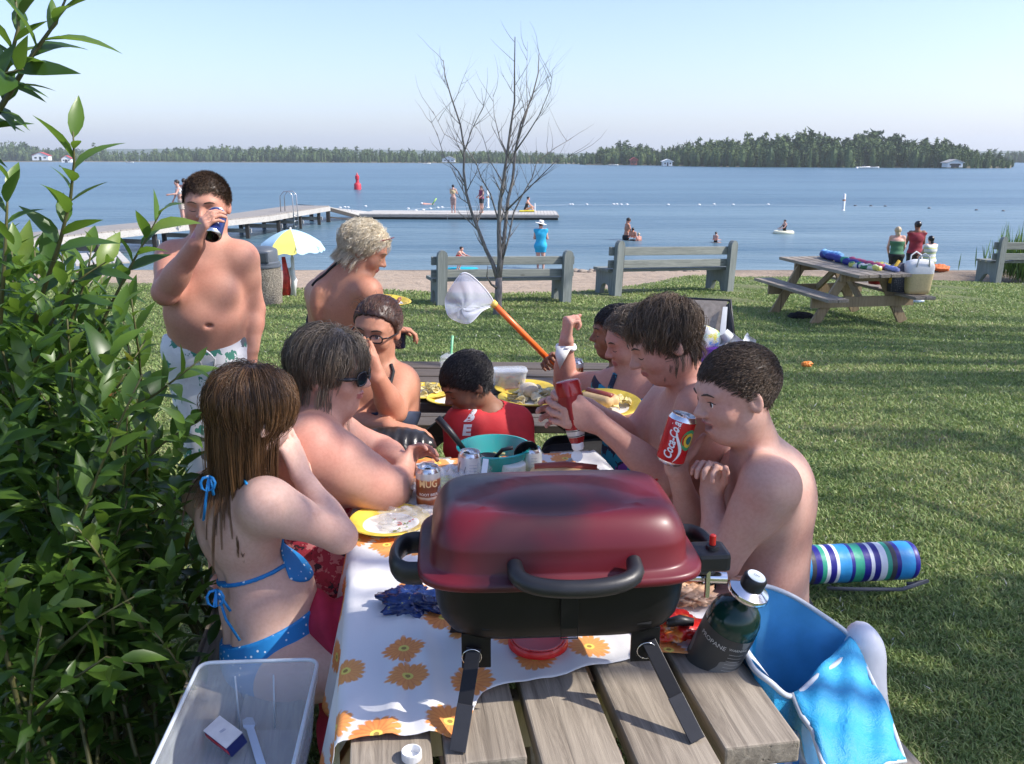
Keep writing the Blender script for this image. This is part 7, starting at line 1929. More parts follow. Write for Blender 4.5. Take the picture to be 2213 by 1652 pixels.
# --- 8 woman in the teal swimsuit
def p_teal():
    Y0 = 2.92; q = lambda x, y, d=0: A(x, y, Y0 + d); gr = gzf(.4, 3)
    th = thing('person', 'woman in teal print swimsuit, one fist raised, white cloth round the wrist', 'person', V(q(1390, 900).x, Y0, gr))
    B = Sdf(.012); hd = Head(q(1368, 742), (-.95, -.22, -.22), (-.1, 0, 1), .97); hd.add(B, fat=.006)
    neck = q(1385, 815); B.cone(hd.w(0, -.02, -.055), neck, .047, .056, .03, g='neck')
    sR, sL = q(1318, 836, .06), q(1444, 842, -.08); che = q(1382, 878); pel = q(1400, 1060, .03); f = V(-.62, -.78, 0)
    hips = [q(1365, 1070, .06), q(1435, 1070, -.03)]
    torso(B, pel, che, neck, sL, sR, hips[0], hips[1], f, dict(chest=(.16, .11, .155), belly=(.15, .13, .14), pelvis=(.175, .14, .12), sh=.050))
    R_ = Matrix(frame(f)); 
    for sx in (-1, 1): B.ell(che + R_ @ V(sx * .066, .082, -.045), (.062, .055, .06), np.array(R_), .03, g='bust')
    eR = A(1219, 826, 3.12); wR = A(1224, 738, 3.06)
    limb(B, [sR, eR, wR], (.046, .040, .027)); hand(B, wR, (.06, 0, 1), (.9, .3, 0), ((1.35, 1.4, .9),) * 4, (.5, .8), 1, .92, tcurl=.6)
    eL = q(1450, 925, -.15); wL = q(1390, 905, -.30)
    limb(B, [sL, eL, wL], (.048, .041, .027)); hand(B, wL, (-1, .1, .1), (0, .25, 1), ((.35, .4, .3),) * 4, (.6, .5), 1, .9)
    legs_sitting(B, hips, (-.75, -.4, 0), (.38, .42), (.095, .066, .052, .036), 1.0, gz0=gr)
    body_obj(B, th, [SK_PINK, LIP], .005, hd); hd.details(th, plain('brown eyebrow', (.06, .035, .02), .7), 'closed')
    garment('swimsuit', B, ('chest', 'belly', 'pelvis', 'bust'), .007, TEALP, th, .005, lambda P, D: np.maximum(D, (P[:, 2] - (q(1370, 858).z + .9 * np.abs((P - np.array(che)) @ np.array([.78, -.62, 0])) * .45))), (.002, 22, 2))
    strap('shoulder_strap', B, (-.4, -.9, .5), [q(1334, 812), q(1326, 838), q(1320, 872)], .011, TEALP, th); strap('shoulder_strap', B, (-.2, -.9, .5), [q(1430, 818), q(1424, 845), q(1408, 885)], .011, TEALP, th)
    garment('dark_skirt', B, ('pelvis', 'thigh'), .014, plain('navy print', (.02, .03, .06), .7, .5, 40), th, .007, plane_clip((q(1400, 1000), (0, 0, 1))), (.004, 22, 9))
    m = MB(); d = (wR - eR).normalized(); c = eR.lerp(wR, .86); 
    m.tube([c + V(math.cos(a) * .031, math.sin(a) * .028, .004 * math.sin(3 * a)) for a in [k * 2 * math.pi / 18 for k in range(18)]], .0085, 8, closed=True)
    a0 = c + V(-.012, -.034, 0); vs = [m.bm.verts.new(p) for p in (a0 + V(-.024, 0, .012), a0 + V(.03, 0, .008), a0 + V(-.012, -.004, -.075), a0 + V(-.030, .004, -.02))]; m.bm.faces.new(vs)
    o = wb(m, 'wrist_cloth', WHT, th, True); solid(o, .0015)
    hair(hd, th, H_GREY, HZF, .004, .012, nz=.006, sets=[dict(N=6500, L=.06, lift=.2, grav=.1, seg=6, r=.0008, wob=.18, thick=.022, curl=.3, hug=.7, flow=lambda p: np.array([0, -.7, -.3]) * np.ones((len(p), 1)))])
    pc = q(1308, 880, -.33); plate(pc, .115, 'yellow rimmed plate with a hot dog held by the woman in the teal swimsuit', (.12, .0, 0)); chips(12, pc + V(.03, -.01, .008), .05, .02, 12, 'few chips beside the hot dog on the held plate')
    S = Sdf(.008); S.cone(pc + V(-.04, .03, .03), pc + V(.02, -.03, .03), .021, .021); S.cone(pc + V(-.06, .01, .03), pc + V(.0, -.05, .03), .018, .018); o = sdf_obj('hot_dog_bun', S, plain('bun', (.62, .42, .20), .6, .2, 30), None, .004); tag(o, 'split hot dog bun on the plate held by the woman in teal', 'hot dog')
    m = MB(); m.tube([pc + V(-.055, .025, .048), pc + V(.015, -.045, .046)], .011, 10); o = m.build('sausage', plain('sausage', (.30, .06, .04), .35), None, True); tag(o, 'sausage in the split bun on the plate held by the woman in teal', 'sausage')
p_teal()

# --- 9 teenager with the ketchup
def p_teen():
    Y0 = 2.2; q = lambda x, y, d=0: A(x, y, Y0 + d)
    th = thing('person', 'shirtless teenage boy with tousled brown hair squeezing an upturned ketchup bottle', 'person', V(q(1490, 1100).x, Y0, 0))
    B = Sdf(.012); hd = Head(q(1436, 744, -.02), (-.88, -.14, -.38), (-.38, 0, .9), .94); hd.add(B, nose=1.15)
    neck = q(1498, 855, .02); B.cone(hd.w(0, -.02, -.055), neck, .050, .056, .03, g='neck')
    sL, sR = q(1515, 885, -.13), q(1448, 868, .16); che = q(1488, 950, .02); pel = q(1510, 1215, .02); f = V(-.95, -.2, 0)
    hips = [q(1505, 1235, -.09), q(1505, 1225, .09)]
    torso(B, pel, che, neck, sL, sR, hips[0], hips[1], f, dict(chest=(.15, .10, .16), belly=(.128, .095, .16), pelvis=(.14, .115, .12), sh=.047, bt=.45, bf=.0))
    eL, wL = q(1445, 1040, -.12), q(1292, 912, -.10); eR, wR = q(1358, 945, .12), q(1275, 885, .02)
    limb(B, [sL, eL, wL], (.048, .041, .027), k0=.05); limb(B, [sR, eR, wR], (.047, .040, .027), k0=.05)
    hand(B, wL, (-1, -.02, .28), (-.25, 1, 0), ((.45, .75, .5),) * 4, (.5, .3), -1, .98)
    hand(B, wR, (-.9, .1, -.05), (-.2, -1, 0), ((.35, .6, .5),) * 4, (.4, .3), 1, .95)
    legs_sitting(B, hips, (-1, -.02, 0), (.42, .42), (.088, .062, .05, .034), 1.0, gz0=0, out=.03)
    body_obj(B, th, [SK_PINK, LIP], .0045, hd); hd.details(th, plain('brown eyebrow', (.06, .035, .02), .7), 'closed')
    garment('board_shorts', B, ('pelvis', 'thigh'), .018, YELP, th, .006, plane_clip((q(1500, 1150), (.2, 0, 1)), (V(.02, 0, 0), (-1, 0, 0))), (.006, 20, 9))
    fwdf = lambda p: np.stack([p[:, 0] * 3, .55 + 0 * p[:, 0], -.55 + 0 * p[:, 0]], 1)
    hair(hd, th, H_TEEN, HZF, .0, .007, nz=.004, sets=[dict(N=8000, L=.052, lift=.12, grav=.20, seg=8, r=.0007, wob=.15, thick=.016, clump=8, spread=.005, flow=fwdf, curl=.22, hug=.9)])
    b0, b1 = A(1226, 822, 2.13), A(1250, 972, 2.10); k = thing('ketchup_bottle', 'upturned red ketchup bottle held by the teenage boy', 'bottle', b1)
    d = (b0 - b1).normalized(); L = (b0 - b1).length; M = d.to_track_quat('Z', 'Y').to_matrix().to_4x4()
    rd = NT('ketchup plastic'); rd.set(Base_Color=(.30, .012, .012), Roughness=.18, Subsurface_Weight=.1)
    m = MB(); loft(m, [[M @ p for p in srect(a, b_, z * L, 28, .6)] for a, b_, z in [(.014, .014, .10), (.017, .017, .14), (.022, .020, .28), (.027, .022, .42), (.033, .024, .70), (.035, .025, .90), (.032, .022, .985), (.026, .018, 1.0)]]); m.build('bottle_body', rd.m, k, 'auto')
    m = MB(); m.lathe([(0, 0), (.013, 0), (.016, .006), (.016, L * .10), (.014, L * .105), (0, L * .105)], 26, M); m.build('cap', WHT, k, 'auto')
    m = MB(); m.lathe([(0, 0), (.015, 0), (.015, .003), (0, .003)], 22, Matrix.Translation((-.004, -.006, -.016)) @ Matrix.Rotation(1.1, 4, 'X')); m.build('flip_cap', WHT, k, 'auto')
    m = MB(); loft(m, [[M @ p for p in srect(a, b_, z * L, 28, .6)] for a, b_, z in [(.0195, .0185, .19), (.0235, .0208, .30)]], False, False); m.build('label', plain('pale label', (.62, .56, .50), .5, .08), k, True)
    m = MB()
    for z in (.205, .285): loft(m, [[M @ p for p in srect(a + (z - .19) * .036, b_ + (z - .19) * .02, zz * L, 28, .6)] for a, b_, zz in [(.0200, .0190, z - .006), (.0202, .0192, z + .006)]], False, False)
    m.build('label_lines', BLACKP, k, True)
    m = MB(); loft(m, [[M @ p for p in srect(a, b_, z * L, 28, .6)] for a, b_, z in [(.0285, .0228, .45), (.0350, .0250, .78)]], False, False); m.build('front_label', plain('deep red label', (.22, .008, .01), .35, .1), k, True)
p_teen()

# --- 10 boy with the red can
def p_can():
    Y0 = 1.9; q = lambda x, y, d=0: A(x, y, Y0 + d)
    th = thing('person', 'shirtless boy with short dark hair laughing in profile with a red can in his hand', 'person', V(q(1640, 1200).x, Y0, 0))
    B = Sdf(.012); hd = Head(q(1590, 856, -.02), (-.93, -.26, -.16), (-.10, 0, 1), .95); hd.add(B, fat=.007, mouth_open=1, nose=1.05)
    neck = q(1640, 985, .02); B.cone(hd.w(0, -.022, -.05), neck, .048, .060, .035, g='neck')
    sL, sR = q(1664, 1052, -.12), q(1612, 1018, .15); che = q(1668, 1085, .03); pel = q(1640, 1320, .05); f = V(-.86, .30, 0)
    hips = [q(1640, 1345, -.05), q(1640, 1335, .12)]
    torso(B, pel, che, neck, sL, sR, hips[0], hips[1], f, dict(chest=(.135, .105, .15), belly=(.128, .108, .14), pelvis=(.14, .12, .12), sh=.049, bf=-.0))
    eL, wL = q(1560, 1215, -.10), q(1537, 1068, -.02); eR, wR = q(1508, 1160, .14), q(1463, 1018, .04)
    limb(B, [sL, eL, wL], (.053, .041, .026), k0=.05); limb(B, [sR, eR, wR], (.046, .038, .025), k0=.05)
    hand(B, wL, (-.02, -.05, 1), (-.6, -.6, 0), ((1.1, 1.1, .7),) * 4, (.6, .3), 1, .84)
    hand(B, wR, (-.20, .1, .95), (.35, -.9, .1), ((.45, .65, .5),) * 4, (.9, .5), 1, .86, tcurl=.5)
    legs_sitting(B, hips, (-1, .05, 0), (.36, .40), (.082, .058, .048, .032), 1.0, gz0=0, out=.03)
    body_obj(B, th, [SK_FAIR, LIP], .004, hd); hd.details(th, plain('brown eyebrow', (.06, .035, .02), .7), 'open', 1)
    garment('swim_shorts', B, ('pelvis', 'thigh'), .014, BLACKF, th, .006, plane_clip((q(1640, 1300), (.15, 0, 1)), (V(.1, 0, 0), (-1, 0, 0))), (.004, 24, 9))
    hair(hd, th, H_BROWN, HZ, .002, .0055, sets=[dict(N=13000, L=.020, lift=.14, grav=.06, seg=3, r=.0008, wob=.09, thick=.009, hug=.7, flow=lambda p: np.array([0, .9, -.1]) * np.ones((len(p), 1)))])
    ax_ = (A(1476, 906, 1.87) - A(1448, 996, 1.87)).normalized(); base = A(1446, 1000, 1.89)
    c = can('soda_can', 'tilted red and white cola can in the hand of the laughing boy', base, ax_, REDCAN)
    text_mesh('lettering', 'Coca-Cola', .030, canface(base, ax_, .062, -.25) @ Matrix.Translation((0, 0, .033)) @ Matrix.Rotation(math.pi / 2, 4, 'Z'), WHT, c, 0, .35, .0, .0008, .088, post=lambda p, b=base, a=ax_: (lambda r_: b + a * (p - b).dot(a) + r_.normalized() * .0337)((p - b) - a * (p - b).dot(a)))
    m = MB(); pts = []
    for k_ in range(15):
        t_ = k_ / 14; M_ = canface(base, ax_, .012 + t_ * .098, .18 + .30 * math.sin(t_ * 6.0)); pts.append(M_ @ V(0, 0, .0334))
    m.tube(pts, [.0005 + .0036 * math.sin(min(1, k_ / 14 * 1.2) * math.pi) for k_ in range(15)], 6); wb(m, 'ribbon', WHT, c, True)
    for rr_, col in ((.020, (.04, .30, .12)), (.014, (.75, .50, .05)), (.008, (.02, .15, .12))):
        m = MB(); Mf = canface(base, ax_, .070, .95); m.lathe([(0, .0003 * (30 - rr_ * 1000) / 10), (rr_, .0003 * (30 - rr_ * 1000) / 10)], 26)
        for v_ in m.bm.verts:
            a_ = v_.co.x / .0333; zz = v_.co.z; v_.co = Mf @ V(math.sin(a_) * (.0336 + zz), v_.co.y * 1.3, math.cos(a_) * (.0336 + zz))
        wb(m, 'badge_ring', plain('badge %d' % int(rr_ * 1000), col, .35, .08), c, True)
p_can()
# ================= leafy bush on the left =================
def leaf_mat(name, cols, trans=.4):
    t = NT(name); at = t.n('ShaderNodeAttribute'); at.attribute_name = 'tone'
    c = t.ramp(at.outputs['Fac'], cols); vein = t.noise(t.coord(), 60, 3); c = t.mix(t.math('MULTIPLY', vein, .3), c, (.03, .07, .01))
    t.set(Base_Color=c, Roughness=.36); tr = t.n('ShaderNodeBsdfTranslucent'); tc = t.mix(.5, c, (.25, .42, .04)); t.l(tc, tr.inputs[0])
    mx = t.n('ShaderNodeMixShader'); mx.inputs[0].default_value = trans; t.l(t.b.outputs[0], mx.inputs[1]); t.l(tr.outputs[0], mx.inputs[2]); t.l(mx.outputs[0], t.t.nodes['Material Output'].inputs[0]); return t.m
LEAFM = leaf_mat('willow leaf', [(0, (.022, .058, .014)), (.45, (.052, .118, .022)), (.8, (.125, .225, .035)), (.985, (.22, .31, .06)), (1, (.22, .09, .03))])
def leaves_mesh(name, P, D, Nn, L, W, tone, mat, parent, bend=.25, fold=.3):
    """lanceolate leaves: P base, D direction, Nn upper side normal"""
    n = len(P); D = D / np.linalg.norm(D, axis=1)[:, None]; Nn = Nn - D * (Nn * D).sum(1)[:, None]; Nn /= np.linalg.norm(Nn, axis=1)[:, None] + 1e-9; S = np.cross(D, Nn)
    u = np.array([0, .12, .3, .5, .7, .87, 1.0]); wd = np.array([.04, .5, .92, 1.0, .72, .34, .0]); k = len(u)
    b = bend if hasattr(bend, '__len__') else np.full(n, bend)
    c = P[:, None] + D[:, None] * (u[None, :, None] * L[:, None, None]) - Nn[:, None] * ((u ** 2)[None, :, None] * (L * b)[:, None, None])
    off = S[:, None] * (wd[None, :, None] * W[:, None, None] * .5); up = Nn[:, None] * (wd[None, :, None] * W[:, None, None] * .5 * fold)
    v = np.stack([c - off + up, c, c + off + up], 2).reshape(-1, 3)
    base = np.arange(n)[:, None] * (k * 3) + np.arange(k - 1)[None] * 3
    q1 = np.stack([base, base + 1, base + 4, base + 3], -1); q2 = np.stack([base + 1, base + 2, base + 5, base + 4], -1)
    f = np.concatenate([q1.reshape(-1, 4), q2.reshape(-1, 4)])
    o = mesh_np(name, v - np.array(wloc(parent)) if parent else v, f, mat, parent)
    at = o.data.attributes.new('tone', 'FLOAT', 'POINT'); at.data.foreach_set('value', np.repeat(tone, k * 3).astype(np.float32)); return o
def bush():
    g = np.random.default_rng(21); r = random.Random(21)
    th = thing('leafy_bush', 'big willow-like bush with long pointed leaves filling the left side of the picture', 'bush', (-1.25, 2.0, 0))
    stems = []
    def S(pts, r0=.006, dens=1.0, ls=1.0): stems.append(([A(x, y, Y) for x, y, Y in pts], r0, dens, ls))
    # sprigs that stand out in the photograph
    S([(60, 760, 1.8), (90, 640, 1.75), (130, 520, 1.7), (152, 430, 1.7), (160, 350, 1.68), (158, 285, 1.66)], .006, .9)
    S([(-60, 330, 1.45), (10, 220, 1.45), (70, 120, 1.45), (120, 50, 1.45), (150, -20, 1.45)], .006, 1.15)
    S([(-120, 330, 1.5), (-40, 230, 1.5), (20, 140, 1.5), (40, 60, 1.5), (30, -40, 1.5)], .006, 1.3)
    S([(-120, 260, 1.45), (-50, 200, 1.45), (10, 160, 1.42), (50, 150, 1.4)], .005, 1.3)
    S([(0, 700, 1.6), (10, 560, 1.6), (15, 460, 1.6), (18, 390, 1.6)], .005, 1.0)
    S([(180, 800, 2.0), (230, 680, 2.0), (280, 580, 2.0), (325, 500, 2.0), (350, 455, 2.0)], .005, .9)
    S([(120, 800, 1.9), (160, 680, 1.9), (190, 590, 1.9), (200, 520, 1.9)], .005, 1.0)
    S([(60, 820, 1.8), (110, 700, 1.8), (160, 610, 1.8), (240, 560, 1.8)], .005, 1.0)
    S([(150, 1000, 1.9), (250, 900, 1.9), (340, 850, 1.9), (430, 780, 1.88)], .006, .9)
    S([(150, 1150, 1.9), (260, 1050, 1.9), (350, 960, 1.9), (440, 900, 1.9)], .006, .9)
    S([(100, 1300, 1.9), (200, 1200, 1.9), (300, 1130, 1.9), (400, 1060, 1.88)], .006, .8)
    S([(60, 1500, 1.75), (130, 1400, 1.72), (200, 1340, 1.7), (290, 1290, 1.68)], .006, .7)
    S([(60, 1560, 1.65), (140, 1480, 1.62), (230, 1420, 1.6), (300, 1440, 1.58)], .005, .6)
    bnd = lambda y: np.interp(y, [440, 520, 600, 700, 800, 950, 1100, 1250, 1400, 1500, 1600], [20, 120, 290, 370, 425, 440, 425, 390, 360, 330, 250])
    for i in range(150):
        ty = 520 + 980 * r.random() ** 1.55; tx = -220 + (bnd(ty) - 25 + 220) * r.random() ** .6; Y = r.uniform(1.55, 2.55) if ty < 1250 else r.uniform(1.55, 2.1)
        tip = A(tx, ty, Y); base = V(-1.25 + r.gauss(0, .28), 2.05 + r.gauss(0, .25), 0)
        mid = base.lerp(tip, .5) + V(r.gauss(0, .06), r.gauss(0, .06), .12)
        pts = [base * (1 - t) ** 2 + mid * 2 * t * (1 - t) + tip * t * t for t in (0, .2, .4, .6, .75, .88, 1)]
        stems.append((pts, .007, r.uniform(.7, 1.1), r.uniform(.8, 1.1)))
    P = []; D = []; Nn = []; L = []; T = []
    for si, (pts, r0, dens, ls) in enumerate(stems):
        m = MB(); n = len(pts); m.tube(pts, [r0 * (1 - .75 * i / (n - 1)) for i in range(n)], 5)
        if si < 95: wb(m, 'stem', STEMM, th, True)
        else: wb(m, 'stem', STEMM, th, True) if False else m.bm.free()
        seg = [(b - a).length for a, b in zip(pts, pts[1:])]; tot = sum(seg); s_ = tot * (.0 if tot < .9 else .30) + .03; k = r.random() * 6
        while s_ < tot:
            q = s_; i = 0
            while q > seg[i] and i < len(seg) - 1: q -= seg[i]; i += 1
            p = pts[i].lerp(pts[i + 1], min(1, q / seg[i])); d = (pts[i + 1] - pts[i]).normalized()
            k += 2.4; a = d.cross(V(0, 0, 1)).normalized() if abs(d.z) < .98 else V(1, 0, 0); b = d.cross(a); rad = a * math.cos(k) + b * math.sin(k)
            tipf = s_ / tot; dr = (rad * (1.0 - .45 * tipf) + d * (.45 + .5 * tipf ** 2) + V(0, 0, .1)).normalized()
            P.append(p); D.append(dr); Nn.append(d * .8 + V(r.gauss(0, .25), r.gauss(0, .25), .5)); L.append(ls * r.uniform(.055, .118) * (1 - .35 * max(0, tipf - .85) / .15)); 
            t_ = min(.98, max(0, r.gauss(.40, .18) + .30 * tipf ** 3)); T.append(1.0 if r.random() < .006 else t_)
            s_ += .020 / dens
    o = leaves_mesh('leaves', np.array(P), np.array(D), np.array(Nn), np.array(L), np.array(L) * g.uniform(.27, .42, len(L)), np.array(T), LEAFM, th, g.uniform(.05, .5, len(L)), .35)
    print('bush leaves', len(L))
STEMM = plain('green brown stem', (.10, .10, .035), .6, .2, 20)
bush()
# ================= shade trees outside the frame on the right =================
def shade_tree(label, trunk, targets, seed, group='shade trees right of the picture'):
    """targets: (point in shade, radius along e1, radius along y, distance towards the sun, leaf count factor)"""
    g = np.random.default_rng(seed); th = thing('shade_tree', label, 'tree', trunk, 0, group)
    e1 = V(-SUN.z, 0, SUN.x).normalized(); e2 = SUN.cross(e1).normalized(); P = []; hub = Vector(trunk) + V(0, 0, 3.4)
    for k, (p, ra, rb, s_, df) in enumerate(targets):
        c = Vector(p) + SUN * s_; n = int(df * ra * rb * math.pi / .0042)
        a = g.uniform(0, 6.283, n); q = np.sqrt(g.uniform(0, 1, n)) * (1 + .18 * np.sin(a * 5 + k))
        z = g.normal(0, .22, n) * min(1.5, max(.4, ra))
        P.append(np.array(c) + np.outer(np.cos(a) * q * ra, np.array(e1)) + np.outer(np.sin(a) * q * rb, np.array(e2)) + np.outer(z, np.array(SUN)))
        if k < 60:
            m = MB(); mid = hub.lerp(c, .55) + V(0, 0, .5); m.tube([hub, mid, c], [.07, .04, .012], 6); wb(m, 'branch', BARK, th, True)
    P = np.concatenate(P); n = len(P)
    leaves_mesh('crown', P, g.normal(size=(n, 3)), g.normal(size=(n, 3)), g.uniform(.08, .13, n), g.uniform(.05, .08, n), g.uniform(0, .9, n), LEAFM, th)
    m = MB(); m.tube([Vector(trunk) + V(0, 0, -.3), Vector(trunk) + V(.05, 0, 1.6), hub], [.24, .19, .14], 14); wb(m, 'trunk', BARK, th, True)
near = [(V(-1.32, 1.8, .45), .36, .28, 8, .9), (V(-1.25, 1.5, .45), .5, .15, 8, 1.0), (V(-1.3, 2.38, .5), .42, .14, 8, 1.0), (V(-1.1, 1.95, .25), .14, .35, 8, 1.0), (V(.60, 1.92, .98), .44, .27, 7.0, 1.3), (V(.52, 2.22, 1.02), .42, .22, 7.6, 1.3), (V(.62, 1.95, .55), .25, .26, 7.3, 1.3), (V(-.50, 2.28, 1.08), .20, .22, 7.2, 1.2), (V(-.62, 2.3, .85), .16, .2, 7.4, .8),
        (V(.42, 2.75, .98), .30, .26, 8.0, 1.0), (V(.55, 3.25, .95), .28, .18, 8.2, 1.1), (V(-.80, 1.9, 1.0), .15, .2, 7, .9), (V(0.05, 1.52, 1.12), .10, .13, 7.0, .9), (V(-1.02, 3.2, 1.20), .05, .25, 8.5, .8), (V(-1.05, 3.2, .98), .06, .3, 8.6, .8), (V(-.75, 3.7, 1.15), .08, .12, 8.8, .9)]
for (x, y, a, b) in [(1.75, 2.75, .6, .22), (2.4, 2.35, .7, .14), (1.5, 2.0, .55, .20), (2.0, 1.68, .9, .18), (3.0, 2.9, .6, .2), (3.4, 3.6, .8, .14), (1.75, 4.35, .5, .08), (2.9, 3.1, .6, .12), (2.9, 3.9, .6, .08), (1.7, 1.45, .4, .12), (2.5, 4.75, .9, .10), (3.6, 4.9, .8, .16), (4.4, 5.7, .8, .10), (1.6, 5.3, .7, .07), (3.0, 6.3, .9, .09), (-2.2, 4.6, .8, .10), (-2.6, 5.6, .8, .10)]:
    near.append((V(x, y, gzf(x, y)), a * .68, b, 9 + .3 * x, .95))
for px, py, a, b, df in [(1900, 828, .8, .16, 1.6), (2120, 822, .8, .2, 1.6), (1960, 940, .6, .10, 1.4), (2150, 965, .7, .14, 1.4), (1900, 1335, .32, .09, 1.7), (2080, 1330, .35, .13, 1.7), (2210, 1290, .3, .16, 1.7), (2060, 1560, .25, .10, 1.7), (2190, 1620, .25, .14, 1.7), (2030, 1470, .25, .06, 1.6), (2180, 1480, .2, .05, 1.5)]:
    p_ = G(px, py); near.append((p_, a * .8, b * 1.35, 9 + .3 * p_.x, 2.3))
shade_tree('tall leafy tree outside the right edge whose branches shade the near table', (8.5, .6, gzf(8.5, .6)), near, 1)
far = []
r_ = random.Random(9)
for k in range(64):
    y = r_.choice((6.8, 7.7, 8.5, 9.4, 9.8, 10.4, 11.2, 12, 12.8)) + r_.uniform(-.2, .2); x = r_.uniform(-.35, .62) * y
    far.append((V(x, y, gzf(x, y)), r_.uniform(.35, .95), r_.uniform(.07, .20), 16 + .3 * x + r_.uniform(-1, 1), .8))
for px, py, a, b in [(1750, 716, .9, .16), (2050, 712, 1.0, .22), (1560, 690, .8, .14), (1250, 668, .9, .16), (1000, 680, .7, .12), (2150, 690, .8, .2), (700, 665, .7, .12), (1400, 652, .6, .1), (1900, 745, .8, .1)]:
    p_ = G(px, py); far.append((p_, a * .8, b * 1.3, 16 + .3 * p_.x, 2.2))
far += [(V(4.7, 12.0, .0), .30, .5, 15, 1.2), (V(3.9, 12.0, -.4), .5, .5, 15, 1.2), (V(2.3, 13.6, .0), .14, .5, 15, 1), (V(3.0, 13.6, .0), .12, .5, 15, 1), (V(.9, 13.2, .0), .15, .5, 15, 1), (V(-.6, 13, .0), .1, .4, 15, .8)]
shade_tree('broad leafy tree beyond the right edge whose crown streaks the lawn with shade', (19, 7.5, gzf(12, 7.5)), far, 2)
# ================= people and things farther off =================
def far_person(name_label, base, h, fwd, arms=((.0, .0), (.0, .0)), pose='stand', skinm=SK_FAIR, hairm=H_BROWN, long=False, wear=(), vox=.011, lean=0.0, cut=None, fat=1.0, sit_h=0.0, headfwd=None):
    s = h / 1.72; f = Vector(fwd).normalized(); rt = f.cross(V(0, 0, 1)); up = V(0, 0, 1); b = Vector(base)
    th = thing('person', name_label, 'person', b); B = Sdf(.015)
    ph = .93 * s if pose == 'stand' else sit_h
    pel = b + up * ph; ax_ = (up * math.cos(lean) + f * math.sin(lean)); che = pel + ax_ * .36 * s; neck = pel + ax_ * .56 * s; hc = neck + (ax_ * .6 + up * .4) * .13 * s + f * .02
    hd = Head(hc, headfwd or (f + V(0, 0, -.1)), ax_ * .5 + up * .5, s * 1.0); hd.add(B)
    B.cone(hd.w(0, -.02, -.05), neck, .05 * s, .055 * s, .03, g='neck')
    sl, sr = neck - rt * .165 * s - up * .05 * s, neck + rt * .165 * s - up * .05 * s
    hips = [pel - rt * .085 * s - up * .06 * s, pel + rt * .085 * s - up * .06 * s]
    torso(B, pel, che, neck, sl, sr, hips[0], hips[1], f, dict(chest=(.15 * s * fat, .105 * s * fat, .15 * s), belly=(.13 * s * fat, .10 * s * fat, .13 * s), pelvis=(.16 * s * fat, .12 * s * fat, .12 * s), sh=.048 * s))
    for sg, q, (fw, el) in ((-1, sl, arms[0]), (1, sr, arms[1])):
        d1 = (-up * math.cos(fw) + f * math.sin(fw) + rt * sg * .22).normalized(); e = q + d1 * .29 * s
        d2 = (-up * math.cos(fw + el) + f * math.sin(fw + el) - rt * sg * (.25 if el else 0)).normalized(); w = e + d2 * .25 * s
        limb(B, [q, e, w], (.046 * s, .038 * s, .026 * s)); hand(B, w, d2, -rt * sg, ((.3, .3, .2),) * 4, (.3, .2), 1, .95 * s)
    if pose == 'stand': legs_standing(B, hips, f, b.z, s, (.092, .06, .052, .034))
    elif pose == 'squat':
        for sg, hp in ((-1, hips[0]), (1, hips[1])):
            kn = hp + f * .36 * s + up * .14 * s + rt * sg * .06; an = V(hp.x, hp.y, b.z + .06) + f * .12 * s + rt * sg * .05
            B.cone(hp, kn, .085 * s, .058 * s, .04, g='thigh'); B.cone(kn, an, .05 * s, .03 * s, .012, g='shin'); foot(B, an, f, s)
    elif pose == 'sit':
        for sg, hp in ((-1, hips[0]), (1, hips[1])):
            kn = hp + f * .38 * s + up * .16 * s + rt * sg * .06; an = kn + f * .16 * s - up * (kn.z - b.z - .06)
            B.cone(hp, kn, .085 * s, .058 * s, .04, g='thigh'); B.cone(kn, an, .05 * s, .03 * s, .012, g='shin'); foot(B, an, f, s)
    body_obj(B, th, [skinm, LIP], vox)
    for nm, groups, infl, mat, top, bot in wear:
        zt = pel.z + top * s; zb = b.z + bot * s if bot is not None else -99
        garment(nm, B, groups, infl * s, mat, th, vox * 1.0, plane_clip((V(0, 0, zt), (0, 0, 1)), (V(0, 0, zb), (0, 0, -1))), None, .05)
    tab = HZF if not long else ([-.11, -.02, .0, .03, .055, .075, .1], [-.13, -.12, -.09, -.0, .05, .07, .08])
    haircap(hd, hairm, th, reg(tab), .014 if not long else .02, vox, .004, extra=[((0, -.07, -.09), (.06, .04, .09))] if long else ())
    return th, B, hd
CH = ('chest', 'belly', 'pelvis'); 
WHITEC = plain('white cloth', (.72, .72, .70), .8, .05)
def pw(px, py): return AZ(px, py, WZ)
def at_d(px, py_feet, Y):
    return A(px, py_feet, Y)
# woman in the blue dress at the water's edge
b = A(1168, 588, 28.6); b.z = WZ - .12; 
th, B, hd = far_person('woman in a bright blue dress and white hat standing at the water\'s edge', b, 1.66, (.15, 1, 0), ((.1, 1.4), (.1, 1.5)), wear=[], hairm=H_BLACK, fat=1.15)
garment('dress', B, CH + ('thigh',), .018, plain('bright blue cloth', (.01, .36, .62), .7, .1, 6), th, .012, plane_clip((V(0, 0, b.z + 1.44), (0, 0, 1)), (V(0, 0, b.z + .66), (0, 0, -1))), (.008, 14, 2), .1)
m = MB(); m.lathe([(0, .125), (.06, .122), (.085, .10), (.095, .03), (.12, .015), (.19, .0), (.20, .012), (.19, .014), (.1, .03)], 28, Matrix.Translation(hd.w(0, -.01, .035)) @ Matrix.Rotation(.22, 4, 'Y')); wb(m, 'sun_hat', WHITEC, th, 'auto')
